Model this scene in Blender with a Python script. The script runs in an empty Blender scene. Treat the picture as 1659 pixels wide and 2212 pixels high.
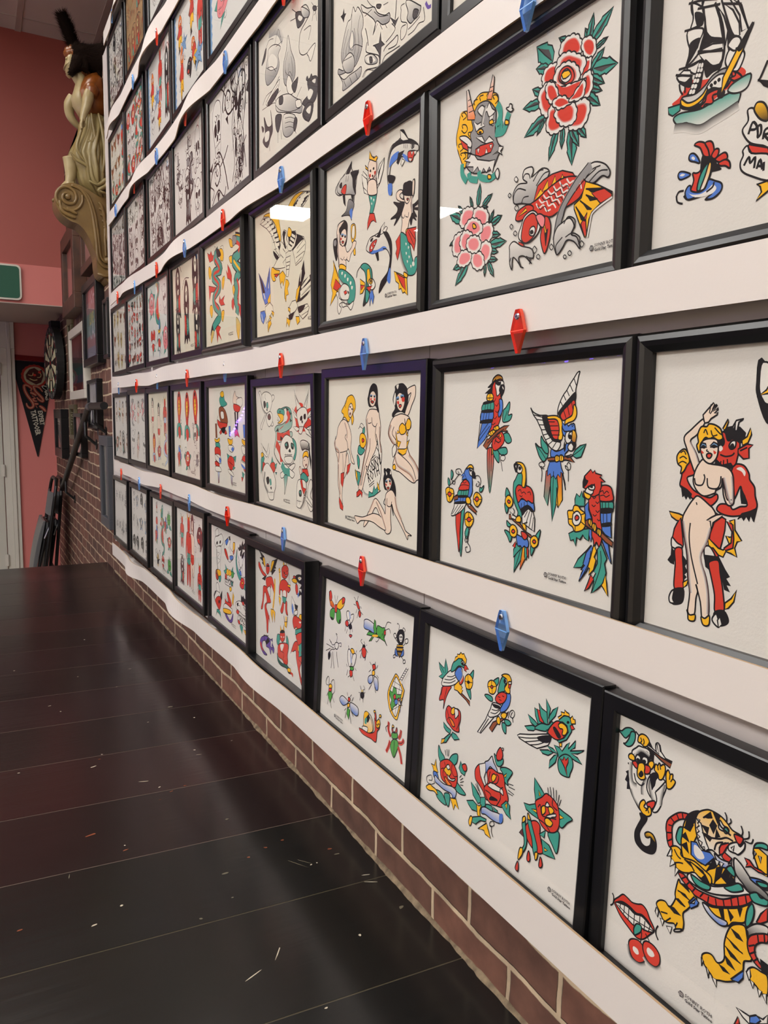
import bpy, math, random
from mathutils import Vector, Matrix
from mathutils.geometry import tessellate_polygon
random.seed(7)
SC = bpy.context.scene
COL = SC.collection
PI = math.pi
R = math.radians

# ------------------------------------------------------------------ camera
CAMZ = 0.825                       # above the boards of the platform (z = 0)
cam = bpy.data.objects.new('camera', bpy.data.cameras.new('camera'))
COL.objects.link(cam)
YAW, PITCH, ROLL, FPX = 0.490066, -0.120572, 0.0154446, 1662.0
_f = Vector((math.sin(YAW)*math.cos(PITCH), math.cos(YAW)*math.cos(PITCH), math.sin(PITCH)))
_r = Vector((math.cos(YAW), -math.sin(YAW), 0)); _u = _r.cross(_f)
_r2 = _r*math.cos(ROLL)+_u*math.sin(ROLL); _u2 = -_r*math.sin(ROLL)+_u*math.cos(ROLL)
M = Matrix(((_r2.x, _u2.x, -_f.x, -0.597412), (_r2.y, _u2.y, -_f.y, 0), (_r2.z, _u2.z, -_f.z, CAMZ), (0, 0, 0, 1)))
cam.matrix_world = M
cam.data.sensor_fit = 'VERTICAL'; cam.data.sensor_height = 24.0
cam.data.lens = 24.0*FPX/2212.0
cam.data.clip_start = 0.01
SC.camera = cam
# ------------------------------------------------------------------ light, exposure
SC.view_settings.view_transform = 'Standard'; SC.view_settings.look = 'None'
SC.view_settings.gamma = 1.0; SC.view_settings.use_curve_mapping = False
SC.view_settings.exposure = -0.24
W = bpy.data.worlds.new('room_air'); SC.world = W; W.use_nodes = True
W.node_tree.nodes['Background'].inputs[0].default_value = (0.9, 0.85, 0.8, 1)
W.node_tree.nodes['Background'].inputs[1].default_value = 0.10
PANEL_POWER = 23.5      # emission of the ceiling panels near the wall
FAR_POWER = 42.0
LED_POWER = 36.0
ROOM_POWER = 47.0
# ------------------------------------------------------------------ materials
def srgb(r, g, b):
    f = lambda c: (c/255/12.92) if c <= 10 else ((c/255+0.055)/1.055)**2.4
    return (f(r), f(g), f(b), 1)
def mat(name, col, rough=0.5, metal=0.0, spec=0.5, coat=0.0, bump=None, var=None, tr=0.0, sheen=0.0):
    m = bpy.data.materials.new(name); m.use_nodes = True
    nt = m.node_tree; b = nt.nodes['Principled BSDF']
    b.inputs['Base Color'].default_value = col; b.inputs['Roughness'].default_value = rough
    b.inputs['Metallic'].default_value = metal; b.inputs['Specular IOR Level'].default_value = spec
    b.inputs['Coat Weight'].default_value = coat; b.inputs['Coat Roughness'].default_value = 0.1
    b.inputs['Transmission Weight'].default_value = tr
    b.inputs['Sheen Weight'].default_value = sheen
    if bump or var:
        tc = nt.nodes.new('ShaderNodeTexCoord')
        if var:
            sc, amt, col2 = var
            n = nt.nodes.new('ShaderNodeTexNoise'); n.inputs['Scale'].default_value = sc; n.inputs['Detail'].default_value = 6
            nt.links.new(tc.outputs['Object'], n.inputs['Vector'])
            rp = nt.nodes.new('ShaderNodeValToRGB'); rp.color_ramp.elements[0].position = .5-amt; rp.color_ramp.elements[1].position = .5+amt
            rp.color_ramp.elements[0].color = col; rp.color_ramp.elements[1].color = col2
            nt.links.new(n.outputs['Fac'], rp.inputs['Fac']); nt.links.new(rp.outputs['Color'], b.inputs['Base Color'])
        if bump:
            sc, st, di = bump
            n = nt.nodes.new('ShaderNodeTexNoise'); n.inputs['Scale'].default_value = sc; n.inputs['Detail'].default_value = 4
            nt.links.new(tc.outputs['Object'], n.inputs['Vector'])
            bp = nt.nodes.new('ShaderNodeBump'); bp.inputs['Strength'].default_value = st; bp.inputs['Distance'].default_value = di
            nt.links.new(n.outputs['Fac'], bp.inputs['Height']); nt.links.new(bp.outputs['Normal'], b.inputs['Normal'])
    return m
def emit(name, col, st):
    m = bpy.data.materials.new(name); m.use_nodes = True; nt = m.node_tree
    e = nt.nodes.new('ShaderNodeEmission'); e.inputs[0].default_value = col; e.inputs[1].default_value = st
    nt.links.new(e.outputs[0], nt.nodes['Material Output'].inputs[0]); return m
def clear(name, col, ior=1.45, rough=0.0):
    m = bpy.data.materials.new(name); m.use_nodes = True; nt = m.node_tree; nt.nodes.remove(nt.nodes['Principled BSDF'])
    t = nt.nodes.new('ShaderNodeBsdfTransparent'); t.inputs[0].default_value = col
    g = nt.nodes.new('ShaderNodeBsdfGlossy'); g.inputs['Roughness'].default_value = rough
    lw = nt.nodes.new('ShaderNodeLayerWeight'); lw.inputs[0].default_value = .5
    pw = nt.nodes.new('ShaderNodeMath'); pw.operation = 'POWER'; pw.inputs[1].default_value = 5.0
    f = nt.nodes.new('ShaderNodeMath'); f.operation = 'MULTIPLY_ADD'; f.inputs[1].default_value = .8; f.inputs[2].default_value = ((ior-1)/(ior+1))**2*1.5
    nt.links.new(lw.outputs['Facing'], pw.inputs[0]); nt.links.new(pw.outputs[0], f.inputs[0])
    x = nt.nodes.new('ShaderNodeMixShader')
    nt.links.new(f.outputs[0], x.inputs[0]); nt.links.new(t.outputs[0], x.inputs[1]); nt.links.new(g.outputs[0], x.inputs[2])
    nt.links.new(x.outputs[0], nt.nodes['Material Output'].inputs[0]); return m
def acrylic(name, tcol, dcol):
    m = clear(name, tcol, 1.5, .03); nt = m.node_tree; out = nt.nodes['Material Output']; src = out.inputs[0].links[0].from_socket
    t = nt.nodes.new('ShaderNodeBsdfTranslucent'); t.inputs[0].default_value = dcol; d = nt.nodes.new('ShaderNodeBsdfDiffuse'); d.inputs[0].default_value = dcol
    a = nt.nodes.new('ShaderNodeMixShader'); a.inputs[0].default_value = .5; nt.links.new(t.outputs[0], a.inputs[1]); nt.links.new(d.outputs[0], a.inputs[2])
    x = nt.nodes.new('ShaderNodeMixShader'); x.inputs[0].default_value = .16; nt.links.new(src, x.inputs[1]); nt.links.new(a.outputs[0], x.inputs[2]); nt.links.new(x.outputs[0], out.inputs[0]); return m
MT = {}
MT['board'] = mat('white_painted_board', srgb(214, 206, 201), .45, bump=(260, .08, .001))
MT['backing'] = mat('backing_board_paint', srgb(204, 196, 194), .4)
MT['raw'] = mat('raw_fibreboard_edge', srgb(168, 140, 108), .8)
MT['black'] = mat('black_frame_lacquer', srgb(15, 15, 17), .3, bump=(90, .05, .001))
MT['blackside'] = mat('black_metal', srgb(12, 12, 13), .4)
MT['glass'] = clear('picture_glass', (1, 1, 1, 1), 1.42)
MT['red_acrylic'] = acrylic('red_acrylic', srgb(255, 110, 84), srgb(250, 84, 56))
MT['red_edge'] = mat('red_acrylic_edge', srgb(252, 84, 52), .25, spec=.7)
MT['blue_acrylic'] = acrylic('blue_acrylic', srgb(196, 220, 246), srgb(150, 196, 246))
MT['blue_edge'] = mat('blue_acrylic_edge', srgb(120, 176, 244), .2, spec=.8)
MT['steel'] = mat('screw_steel', srgb(200, 200, 205), .25, metal=1)
MT['pink'] = mat('pink_wall_paint', srgb(212, 124, 118), .55, bump=(180, .06, .001))
MT['rose'] = mat('deep_rose_wall', srgb(166, 86, 78), .55, bump=(180, .06, .001))
MT['soffit'] = mat('grey_soffit_paint', srgb(196, 184, 176), .6)
MT['ceiling'] = mat('ceiling_tile', srgb(214, 206, 196), .8, bump=(300, .15, .001))
MT['tbar'] = mat('ceiling_grid_paint', srgb(186, 174, 164), .5)
MT['door'] = mat('door_paint', srgb(200, 198, 186), .4)
MT['trimp'] = mat('trim_paint', srgb(212, 208, 196), .4)
MT['white'] = mat('white_lacquer', srgb(205, 200, 188), .4)
MT['olive'] = mat('olive_frame_paint', srgb(92, 84, 60), .5)
MT['brown'] = mat('dark_brown_wood', srgb(64, 42, 34), .5, var=(14, .2, srgb(92, 60, 44)))
MT['green'] = mat('green_sign_paint', srgb(22, 84, 62), .5)
MT['grey'] = mat('grey_plastic', srgb(100, 100, 102), .5)
MT['rubber'] = mat('black_rubber', srgb(14, 14, 14), .7)
MT['padv'] = mat('grey_vinyl_seat', srgb(96, 98, 100), .28)
MT['gold'] = mat('carved_gilt_wood', srgb(100, 76, 42), .33, bump=(40, .25, .003), var=(9, .25, srgb(130, 104, 60)))
MT['flesh'] = mat('painted_carved_skin', srgb(176, 160, 122), .34, bump=(30, .15, .002), var=(12, .25, srgb(150, 132, 92)))
MT['dress'] = mat('painted_carved_dress', srgb(150, 136, 92), .33, bump=(30, .2, .002), var=(10, .25, srgb(118, 98, 56)))
MT['orange'] = mat('orange_brown_sash', srgb(140, 78, 26), .3, bump=(30, .2, .002), var=(10, .25, srgb(104, 54, 20)))
MT['fur'] = mat('dark_brown_fur', srgb(30, 20, 15), .95, spec=.1)
MT['felt'] = mat('black_felt', srgb(22, 20, 22), .95)
MT['feltred'] = mat('dark_red_felt', srgb(120, 24, 22), .95)
MT['panel_light'] = emit('ceiling_panel_light', (1.0, .98, .945, 1), PANEL_POWER)
MT['panel_far'] = emit('far_ceiling_panel_light', (1.0, .97, .92, 1), FAR_POWER)
MT['stair_fill'] = emit('stair_fill_light', (1.0, .93, .84, 1), 14.0)  # added fill for the stair area, no known fixture
MT['panel_room'] = emit('room_ceiling_panel_light', (1.0, .98, .95, 1), ROOM_POWER)
MT['led'] = emit('violet_led', (.16, .08, 1.0, 1), LED_POWER)
# printed ink: reads the pigment stored on the print
def ink_mat():
    m = bpy.data.materials.new('printed_paper'); m.use_nodes = True; nt = m.node_tree; b = nt.nodes['Principled BSDF']
    a = nt.nodes.new('ShaderNodeAttribute'); a.attribute_name = 'ink'
    nt.links.new(a.outputs['Color'], b.inputs['Base Color'])
    b.inputs['Roughness'].default_value = .8; b.inputs['Specular IOR Level'].default_value = .2
    tc = nt.nodes.new('ShaderNodeTexCoord')
    n = nt.nodes.new('ShaderNodeTexNoise'); n.inputs['Scale'].default_value = 420; n.inputs['Detail'].default_value = 3
    nt.links.new(tc.outputs['Object'], n.inputs['Vector'])
    bp = nt.nodes.new('ShaderNodeBump'); bp.inputs['Strength'].default_value = .2; bp.inputs['Distance'].default_value = .0009
    nt.links.new(n.outputs['Fac'], bp.inputs['Height']); nt.links.new(bp.outputs['Normal'], b.inputs['Normal'])
    return m
MT['ink'] = ink_mat()
def brick_mat():
    m = bpy.data.materials.new('old_brick'); m.use_nodes = True; nt = m.node_tree; b = nt.nodes['Principled BSDF']
    L = nt.links.new; N = nt.nodes.new
    tc = N('ShaderNodeTexCoord'); sp = N('ShaderNodeSeparateXYZ'); cb = N('ShaderNodeCombineXYZ')
    L(tc.outputs['Object'], sp.inputs[0])
    # brick pattern lies in the plane of the wall: u = y, v = z ; lines wander a little
    nz = N('ShaderNodeTexNoise'); nz.inputs['Scale'].default_value = 7; nz.inputs['Detail'].default_value = 5
    L(tc.outputs['Object'], nz.inputs['Vector'])
    v1 = N('ShaderNodeMath'); v1.operation = 'MULTIPLY_ADD'; v1.inputs[1].default_value = .022; L(nz.outputs['Fac'], v1.inputs[0]); L(sp.outputs['Z'], v1.inputs[2])
    v2 = N('ShaderNodeMath'); v2.operation = 'ADD'; v2.inputs[1].default_value = -.011-.064+.067*20+.005; L(v1.outputs[0], v2.inputs[0])
    u1 = N('ShaderNodeMath'); u1.operation = 'MULTIPLY_ADD'; u1.inputs[1].default_value = .02; L(nz.outputs['Fac'], u1.inputs[0]); L(sp.outputs['Y'], u1.inputs[2])
    u2 = N('ShaderNodeMath'); u2.operation = 'ADD'; u2.inputs[1].default_value = -.01+.205*20-1.0-.0025; L(u1.outputs[0], u2.inputs[0])
    L(u2.outputs[0], cb.inputs[0]); L(v2.outputs[0], cb.inputs[1])
    bt = N('ShaderNodeTexBrick'); bt.inputs['Scale'].default_value = 1.0
    bt.inputs['Brick Width'].default_value = .205; bt.inputs['Row Height'].default_value = .067
    bt.inputs['Mortar Size'].default_value = .0055; bt.inputs['Mortar Smooth'].default_value = .35; bt.inputs['Bias'].default_value = 0
    bt.offset = .5
    bt.inputs['Color1'].default_value = srgb(128, 88, 76); bt.inputs['Color2'].default_value = srgb(96, 70, 62); bt.inputs['Mortar'].default_value = srgb(206, 188, 164)
    L(cb.outputs[0], bt.inputs['Vector'])
    n2 = N('ShaderNodeTexNoise'); n2.inputs['Scale'].default_value = 22; n2.inputs['Detail'].default_value = 8; L(tc.outputs['Object'], n2.inputs['Vector'])
    rp = N('ShaderNodeValToRGB'); rp.color_ramp.elements[0].position = .3; rp.color_ramp.elements[1].position = .72
    rp.color_ramp.elements[0].color = (.55, .5, .45, 1); rp.color_ramp.elements[1].color = (1.2, 1.12, 1.0, 1)
    L(n2.outputs['Fac'], rp.inputs['Fac'])
    mx = N('ShaderNodeMixRGB'); mx.blend_type = 'MULTIPLY'; mx.inputs[0].default_value = .8
    L(bt.outputs['Color'], mx.inputs[1]); L(rp.outputs['Color'], mx.inputs[2]); L(mx.outputs[0], b.inputs['Base Color'])
    b.inputs['Roughness'].default_value = .75
    h = N('ShaderNodeMath'); h.operation = 'MULTIPLY_ADD'; h.inputs[1].default_value = -1.0; L(bt.outputs['Fac'], h.inputs[0])
    h2 = N('ShaderNodeMath'); h2.operation = 'MULTIPLY'; h2.inputs[1].default_value = .35; L(n2.outputs['Fac'], h2.inputs[0]); L(h2.outputs[0], h.inputs[2])
    bp = N('ShaderNodeBump'); bp.inputs['Strength'].default_value = .9; bp.inputs['Distance'].default_value = .006
    L(h.outputs[0], bp.inputs['Height']); L(bp.outputs['Normal'], b.inputs['Normal'])
    return m
MT['brick'] = brick_mat()
def floor_mat():
    m = bpy.data.materials.new('dark_stained_boards'); m.use_nodes = True; nt = m.node_tree; b = nt.nodes['Principled BSDF']
    L = nt.links.new; N = nt.nodes.new
    tc = N('ShaderNodeTexCoord'); a = N('ShaderNodeAttribute'); a.attribute_name = 'ink'
    mp = N('ShaderNodeMapping'); mp.inputs['Scale'].default_value = (3, 60, 60); L(tc.outputs['Object'], mp.inputs[0])
    n = N('ShaderNodeTexNoise'); n.inputs['Scale'].default_value = 1.0; n.inputs['Detail'].default_value = 8; L(mp.outputs[0], n.inputs['Vector'])
    mx = N('ShaderNodeMixRGB'); mx.blend_type = 'MULTIPLY'; mx.inputs[0].default_value = .6
    rp = N('ShaderNodeValToRGB'); rp.color_ramp.elements[0].color = (.55, .5, .5, 1); rp.color_ramp.elements[1].color = (1.4, 1.35, 1.35, 1)
    L(n.outputs['Fac'], rp.inputs['Fac']); L(a.outputs['Color'], mx.inputs[1]); L(rp.outputs['Color'], mx.inputs[2])
    # fine pale scuffs
    mp2 = N('ShaderNodeMapping'); mp2.inputs['Scale'].default_value = (26, 9, 9); mp2.inputs['Rotation'].default_value = (0, 0, .7); L(tc.outputs['Object'], mp2.inputs[0])
    n2 = N('ShaderNodeTexNoise'); n2.inputs['Scale'].default_value = 2.6; n2.inputs['Detail'].default_value = 12; n2.inputs['Roughness'].default_value = .75; L(mp2.outputs[0], n2.inputs['Vector'])
    r2 = N('ShaderNodeValToRGB'); r2.color_ramp.elements[0].position = .70; r2.color_ramp.elements[1].position = .78; L(n2.outputs['Fac'], r2.inputs['Fac'])
    m2 = N('ShaderNodeMixRGB'); m2.inputs[2].default_value = srgb(96, 84, 78); L(r2.outputs['Color'], m2.inputs[0]); L(mx.outputs[0], m2.inputs[1])
    L(m2.outputs[0], b.inputs['Base Color'])
    n3 = N('ShaderNodeTexNoise'); n3.inputs['Scale'].default_value = 3; n3.inputs['Detail'].default_value = 6; L(tc.outputs['Object'], n3.inputs['Vector'])
    r3 = N('ShaderNodeMapRange'); r3.inputs['To Min'].default_value = .14; r3.inputs['To Max'].default_value = .27; L(n3.outputs['Fac'], r3.inputs[0]); L(r3.outputs[0], b.inputs['Roughness'])
    b.inputs['Specular IOR Level'].default_value = .42
    bp = N('ShaderNodeBump'); bp.inputs['Strength'].default_value = .12; bp.inputs['Distance'].default_value = .002
    L(n.outputs['Fac'], bp.inputs['Height']); L(bp.outputs['Normal'], b.inputs['Normal'])
    return m
MT['boards'] = floor_mat()

# ------------------------------------------------------------------ mesh helpers
class MB:
    def __init__(s): s.v = []; s.f = []; s.m = []; s.c = []; s.cm = False
    def quad(s, a, b, c, d, mi=0, col=None):
        n = len(s.v); s.v += [tuple(a), tuple(b), tuple(c), tuple(d)]; s.f.append((n, n+1, n+2, n+3)); s.m.append(mi)
        s.c.append([col]*4 if col and not isinstance(col, list) else col)
    def box(s, x0, x1, y0, y1, z0, z1, mi=0, col=None):
        n = len(s.v)
        for z in (z0, z1):
            for y in (y0, y1):
                for x in (x0, x1): s.v.append((x, y, z))
        for f in ((0, 2, 3, 1), (4, 5, 7, 6), (0, 1, 5, 4), (2, 6, 7, 3), (0, 4, 6, 2), (1, 3, 7, 5)):
            s.f.append(tuple(n+i for i in f)); s.m.append(mi); s.c.append([col]*4 if col else None)
    def add(s, vs, fs, mi=0):
        n = len(s.v); s.v += [tuple(v) for v in vs]
        for f in fs: s.f.append(tuple(n+i for i in f)); s.m.append(mi); s.c.append(None)
    def tube(s, pts, rad, seg=10, mi=0, caps=True, sq=None):
        pts = [Vector(p) for p in pts]; n0 = len(s.v); k = len(pts)
        rads = rad if isinstance(rad, (list, tuple)) else [rad]*k
        t0 = (pts[1]-pts[0]).normalized(); up = Vector((0, 0, 1)) if abs(t0.z) < .9 else Vector((1, 0, 0))
        nrm = t0.cross(up).normalized()
        for i, p in enumerate(pts):
            t = (pts[min(i+1, k-1)]-pts[max(i-1, 0)]).normalized()
            nrm = (nrm-t*nrm.dot(t)).normalized(); bi = t.cross(nrm)
            for j in range(seg):
                a = 2*PI*j/seg; s.v.append(tuple(p+(nrm*math.cos(a)+bi*math.sin(a))*rads[i]))
        for i in range(k-1):
            for j in range(seg):
                a = n0+i*seg+j; b = n0+i*seg+(j+1) % seg
                s.f.append((a, b, b+seg, a+seg)); s.m.append(mi); s.c.append(None)
        if caps:
            s.f.append(tuple(n0+j for j in range(seg))[::-1]); s.m.append(mi); s.c.append(None)
            s.f.append(tuple(n0+(k-1)*seg+j for j in range(seg))); s.m.append(mi); s.c.append(None)
    def prism(s, poly, fn, d0, d1, mi=0, mside=None):
        # poly in 2-D, fn(u, v, d) -> 3-D ; extruded from d0 to d1
        k = len(poly); n = len(s.v)
        for d in (d0, d1):
            for (u, w) in poly: s.v.append(tuple(fn(u, w, d)))
        tr = tessellate_polygon([[Vector((u, w, 0)) for (u, w) in poly]])
        for t in tr:
            s.f.append((n+t[0], n+t[1], n+t[2])); s.m.append(mi); s.c.append(None)
            s.f.append((n+k+t[2], n+k+t[1], n+k+t[0])); s.m.append(mi); s.c.append(None)
        for i in range(k):
            j = (i+1) % k; s.f.append((n+i, n+j, n+k+j, n+k+i)); s.m.append(mi if mside is None else mside); s.c.append(None)
    def build(s, name, mats, parent=None, smooth=False, bevel=0, sub=0):
        me = bpy.data.meshes.new(name); me.from_pydata(s.v, [], s.f)
        mats = mats if isinstance(mats, (list, tuple)) else [mats]
        for m in mats: me.materials.append(MT[m] if isinstance(m, str) else m)
        me.polygons.foreach_set('material_index', s.m)
        if any(c for c in s.c):
            at = me.color_attributes.new('ink', 'FLOAT_COLOR', 'CORNER'); buf = []
            for f, c in zip(s.f, s.c):
                for i in range(len(f)): buf += list(c[i] if c else (.5, .5, .5, 1))
            at.data.foreach_set('color', buf)
        if smooth: me.polygons.foreach_set('use_smooth', [True]*len(me.polygons))
        me.update()
        o = bpy.data.objects.new(name, me); COL.objects.link(o)
        if parent is not None: o.parent = parent
        if bevel:
            b = o.modifiers.new('bevel', 'BEVEL'); b.width = bevel; b.segments = 2; b.limit_method = 'ANGLE'
        if sub:
            q = o.modifiers.new('subdivision', 'SUBSURF'); q.levels = sub; q.render_levels = sub
        return o
def tag(o, label=None, cat=None, group=None, kind=None):
    if label: o['label'] = label
    if cat: o['category'] = cat
    if group: o['group'] = group
    if kind: o['kind'] = kind
    return o
def empty(name, loc=(0, 0, 0), mw=None):
    o = bpy.data.objects.new(name, None); COL.objects.link(o); o.empty_display_size = .05
    if mw is not None: o.matrix_world = mw
    else: o.location = loc
    return o
def struct(o): o['kind'] = 'structure'; return o

# ------------------------------------------------------------------ the room
BX = 0.04                  # face of the brick wall
PEND = 4.03                # far end of the white picture wall
EDGE = 4.24                # far edge of the platform
LOWZ = -0.66               # lower floor beyond the platform
CEIL = 3.356
RNG = random.Random(3)
b = MB()
ang = -.043                # the boards run very slightly askew
def yy(x, y): return y+ang*(x-.02)
k = -14
seam = srgb(104, 90, 82)
while True:
    y0 = 1.15+.2437*k; y1 = y0+.2437
    if y0 > EDGE: break
    y1c = min(y1, EDGE+.02); g = .0012
    t = RNG.random(); base = [srgb(38, 26, 27), srgb(34, 25, 25), srgb(40, 26, 26), srgb(32, 25, 25), srgb(36, 25, 26)][RNG.randrange(5)]
    if k <= 0: base = [srgb(26, 26, 25), srgb(28, 27, 25)][k % 2]
    b.quad((-1.9, yy(-1.9, y0+g), 0), (BX+.02, yy(BX, y0+g), 0), (BX+.02, yy(BX, y1c-g), 0), (-1.9, yy(-1.9, y1c-g), 0), 0, base)
    sw = RNG.uniform(.0005, .0014)
    b.quad((-1.9, yy(-1.9, y0-sw), -.0004), (BX+.02, yy(BX, y0-sw), -.0004), (BX+.02, yy(BX, y0+g+sw), -.0004), (-1.9, yy(-1.9, y0+g+sw), -.0004), 0, seam if k > 0 else srgb(78, 72, 58))
    k += 1
b.box(-1.9, BX+.02, -2.6, EDGE+.26, -.05, -.0006, 0, srgb(20, 16, 15)); b.box(-1.9, -1.86, -2.6, EDGE, LOWZ, -.05, 0, srgb(40, 28, 26))
# nicks and flakes in the varnish, each an irregular speck lying on the boards
SPECKS = [(-0.290, 1.715, 0.0120, 0.0016, 2.87, 0), (-0.379, 1.843, 0.0100, 0.0022, 0.36, 0), (-0.268, 2.947, 0.0040, 0.0030, -0.35, 0), (-0.426, 1.530, 0.0120, 0.0030, 0.25, 1), (-0.374, 1.445, 0.0060, 0.0020, 0.27, 1), (-0.362, 1.878, 0.0040, 0.0020, 0.19, 1), (-0.438, 2.299, 0.0060, 0.0012, 0.14, 0), (-0.338, 2.527, 0.0030, 0.0020, -0.15, 0), (-0.513, 2.674, 0.0030, 0.0020, 0.08, 0), (-0.538, 1.883, 0.0040, 0.0015, 0.09, 0), (-0.415, 2.241, 0.0030, 0.0020, 0.06, 0), (-0.353, 1.903, 0.0030, 0.0020, -0.27, 0), (-0.244, 2.379, 0.0030, 0.0012, -0.06, 0), (-0.178, 2.536, 0.0060, 0.0010, -0.09, 0), (-0.135, 2.145, 0.0100, 0.0040, 0.18, 2), (-0.263, 1.672, 0.0040, 0.0020, 0.40, 0), (-0.245, 1.640, 0.0060, 0.0015, 0.36, 1), (-0.169, 1.470, 0.0040, 0.0030, 0.04, 2), (-0.211, 1.654, 0.0050, 0.0020, -0.04, 1), (-0.173, 1.317, 0.0040, 0.0030, -0.19, 1), (-0.095, 1.345, 0.0040, 0.0030, -0.37, 1), (-0.133, 1.334, 0.0050, 0.0030, -0.38, 1), (-0.025, 1.275, 0.0050, 0.0030, -0.03, 1), (-0.020, 1.253, 0.0080, 0.0020, -0.15, 2), (-0.065, 1.243, 0.0020, 0.0020, -0.10, 0), (-0.077, 1.242, 0.0030, 0.0020, 0.31, 0), (-0.410, 1.274, 0.0030, 0.0030, 0.02, 0), (-0.373, 1.462, 0.0020, 0.0020, 0.05, 0), (-0.236, 1.211, 0.0030, 0.0020, -0.21, 2), (-0.299, 1.179, 0.0040, 0.0030, -0.38, 2), (-0.215, 1.044, 0.0180, 0.0010, 0.98, 0), (-0.266, 1.014, 0.0200, 0.0012, 0.41, 0), (-0.228, 1.286, 0.0080, 0.0030, 0.01, 2), (0.012, 1.057, 0.0060, 0.0040, 0.40, 2), (-0.083, 1.025, 0.0030, 0.0030, 0.14, 0), (-0.001, 1.168, 0.0100, 0.0012, -0.25, 0), (-0.003, 1.145, 0.0160, 0.0010, 2.68, 0), (-0.457, 1.241, 0.0060, 0.0020, 0.24, 0), (-0.566, 1.281, 0.0050, 0.0020, 0.19, 1), (-0.193, 0.908, 0.0030, 0.0020, 0.33, 0), (-0.093, 2.037, 0.0030, 0.0030, 0.21, 0), (-0.213, 2.059, 0.0030, 0.0012, 0.23, 0), (-0.142, 1.799, 0.0080, 0.0010, -0.12, 0), (0.108, 1.606, 0.0030, 0.0020, 0.38, 0), (-0.046, 1.844, 0.0030, 0.0010, 0.37, 0), (-0.145, 1.830, 0.0040, 0.0020, -0.27, 0), (-0.083, 1.255, 0.0200, 0.0010, 2.26, 2), (-0.100, 1.258, 0.0300, 0.0010, 2.15, 2), (-0.479, 1.402, 0.0120, 0.0010, 1.38, 2), (-0.275, 1.613, 0.0040, 0.0010, 0.02, 1)]
for (x, y, l, w, a, c) in SPECKS:
    ca, sa = math.cos(a), math.sin(a); pts = []
    for j in range(7):
        t = 2*PI*j/7; rr = RNG.uniform(.6, 1.1); u, v = l*math.cos(t)*rr, w*math.sin(t)*rr
        pts.append((x+u*ca-v*sa, y+u*sa+v*ca, .0003))
    n = len(b.v); b.v += pts; b.f.append(tuple(range(n, n+7))); b.m.append(0)
    cc = [srgb(190, 182, 160), srgb(122, 70, 48), srgb(100, 96, 80)][c]; b.c.append([cc]*7)
struct(b.build('floor', 'boards'))
b = MB()
for i in range(3):
    b.box(-1.9, BX+.02, EDGE+.26*i+.02, EDGE+.26*(i+1)+.05, -.165*(i+1)-.04, -.165*(i+1), 0, srgb(30, 20, 20))
    b.box(-1.9, BX+.02, EDGE+.26*i+.02, EDGE+.26*i+.04, -.165*(i+1)-.02, -.165*i-.04, 0, srgb(30, 20, 20))
b.box(-6.2, BX+.02, -2.6, 12.2, LOWZ-.04, LOWZ, 0, srgb(176, 158, 140))
b.box(-1.9, BX+.02, EDGE+.26*3+.02, EDGE+.26*3+.04, LOWZ, -.495-.03, 0, srgb(30, 20, 20))
struct(b.build('floor_lower', 'boards'))
b = MB(); b.box(BX, BX+.25, -2.6, 7.4, LOWZ-.05, 2.54); w = struct(b.build('wall_right', 'brick'))
# broken mortar fillet where the brick meets the boards
b = MB(); n = 420; pr = []; rw = .6
for i in range(n+1):
    y = -.6+(EDGE+.6)*i/n; rw = .82*rw+.18*RNG.uniform(-.4, 1.9); r = rw+RNG.uniform(-.08, .08)
    pr.append([(BX+.01, y, .008*r+.002), (BX-.001*r-.0005, y, .006*r), (BX-.007*r-.0005, y, -.001)])
vs = [p for q in pr for p in q]; fs = []
for i in range(n):
    for j in range(2): a = i*3+j; fs.append((a, a+1, a+4, a+3))
b.add(vs, fs); MT['mortar'] = mat('crumbling_mortar', srgb(150, 132, 106), .9, bump=(90, .8, .004), var=(60, .2, srgb(92, 78, 62)))
struct(b.build('trim_1', 'mortar'))
b = MB(); b.box(.29, .5, -2.6, 6.1, 2.5, CEIL); b.box(BX, .5, -2.6, 6.1, 2.50, 2.54); struct(b.build('wall_right_upper', 'brown'))
b = MB(); b.box(-1.45, .5, 6.0, 6.3, 1.842, CEIL, 0); b.box(-1.45, .5, 5.995, 6.3, 1.58, 1.842, 1); struct(b.build('wall_far_upper', ['rose', 'pink']))  # upper part a deeper rose than the band below it
b = MB(); b.box(-1.45, .1, 6.3, 7.5, 1.58, 1.70); b.box(-1.45, .1, 5.996, 6.3, 1.575, 1.58); struct(b.build('ceiling_soffit', 'soffit'))
b = MB(); b.box(-1.6, .1, 7.3, 7.5, LOWZ, 1.60); struct(b.build('wall_far', 'pink'))
b = MB(); b.box(-1.6, -1.45, 7.3, 12.2, LOWZ, CEIL); b.box(-1.6, -1.45, 6.0, 7.3, 1.58, CEIL); struct(b.build('wall_stair', 'pink'))
b = MB(); b.box(-6.2, -1.45, 12.2, 12.4, LOWZ, CEIL); struct(b.build('wall_end', 'rose'))
b = MB(); b.box(-6.4, -6.2, -2.6, 12.4, LOWZ, CEIL); struct(b.build('wall_left', mat('cream_wall_paint', srgb(196, 186, 170), .6)))
b = MB(); b.box(-6.4, .5, -2.8, -2.6, LOWZ, CEIL); struct(b.build('wall_near', mat('grey_wall_paint', srgb(170, 162, 154), .6)))
b = MB(); b.box(-6.4, .5, -2.8, 12.4, CEIL, CEIL+.1, 0)
for x in (-5.58, -4.98, -4.38, -3.78, -3.18, -2.58, -1.98, -1.3, -.8, -.22, .262): b.box(x-.018, x+.018, -2.6, 12.2, CEIL-.006, CEIL+.01, 1)
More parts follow.
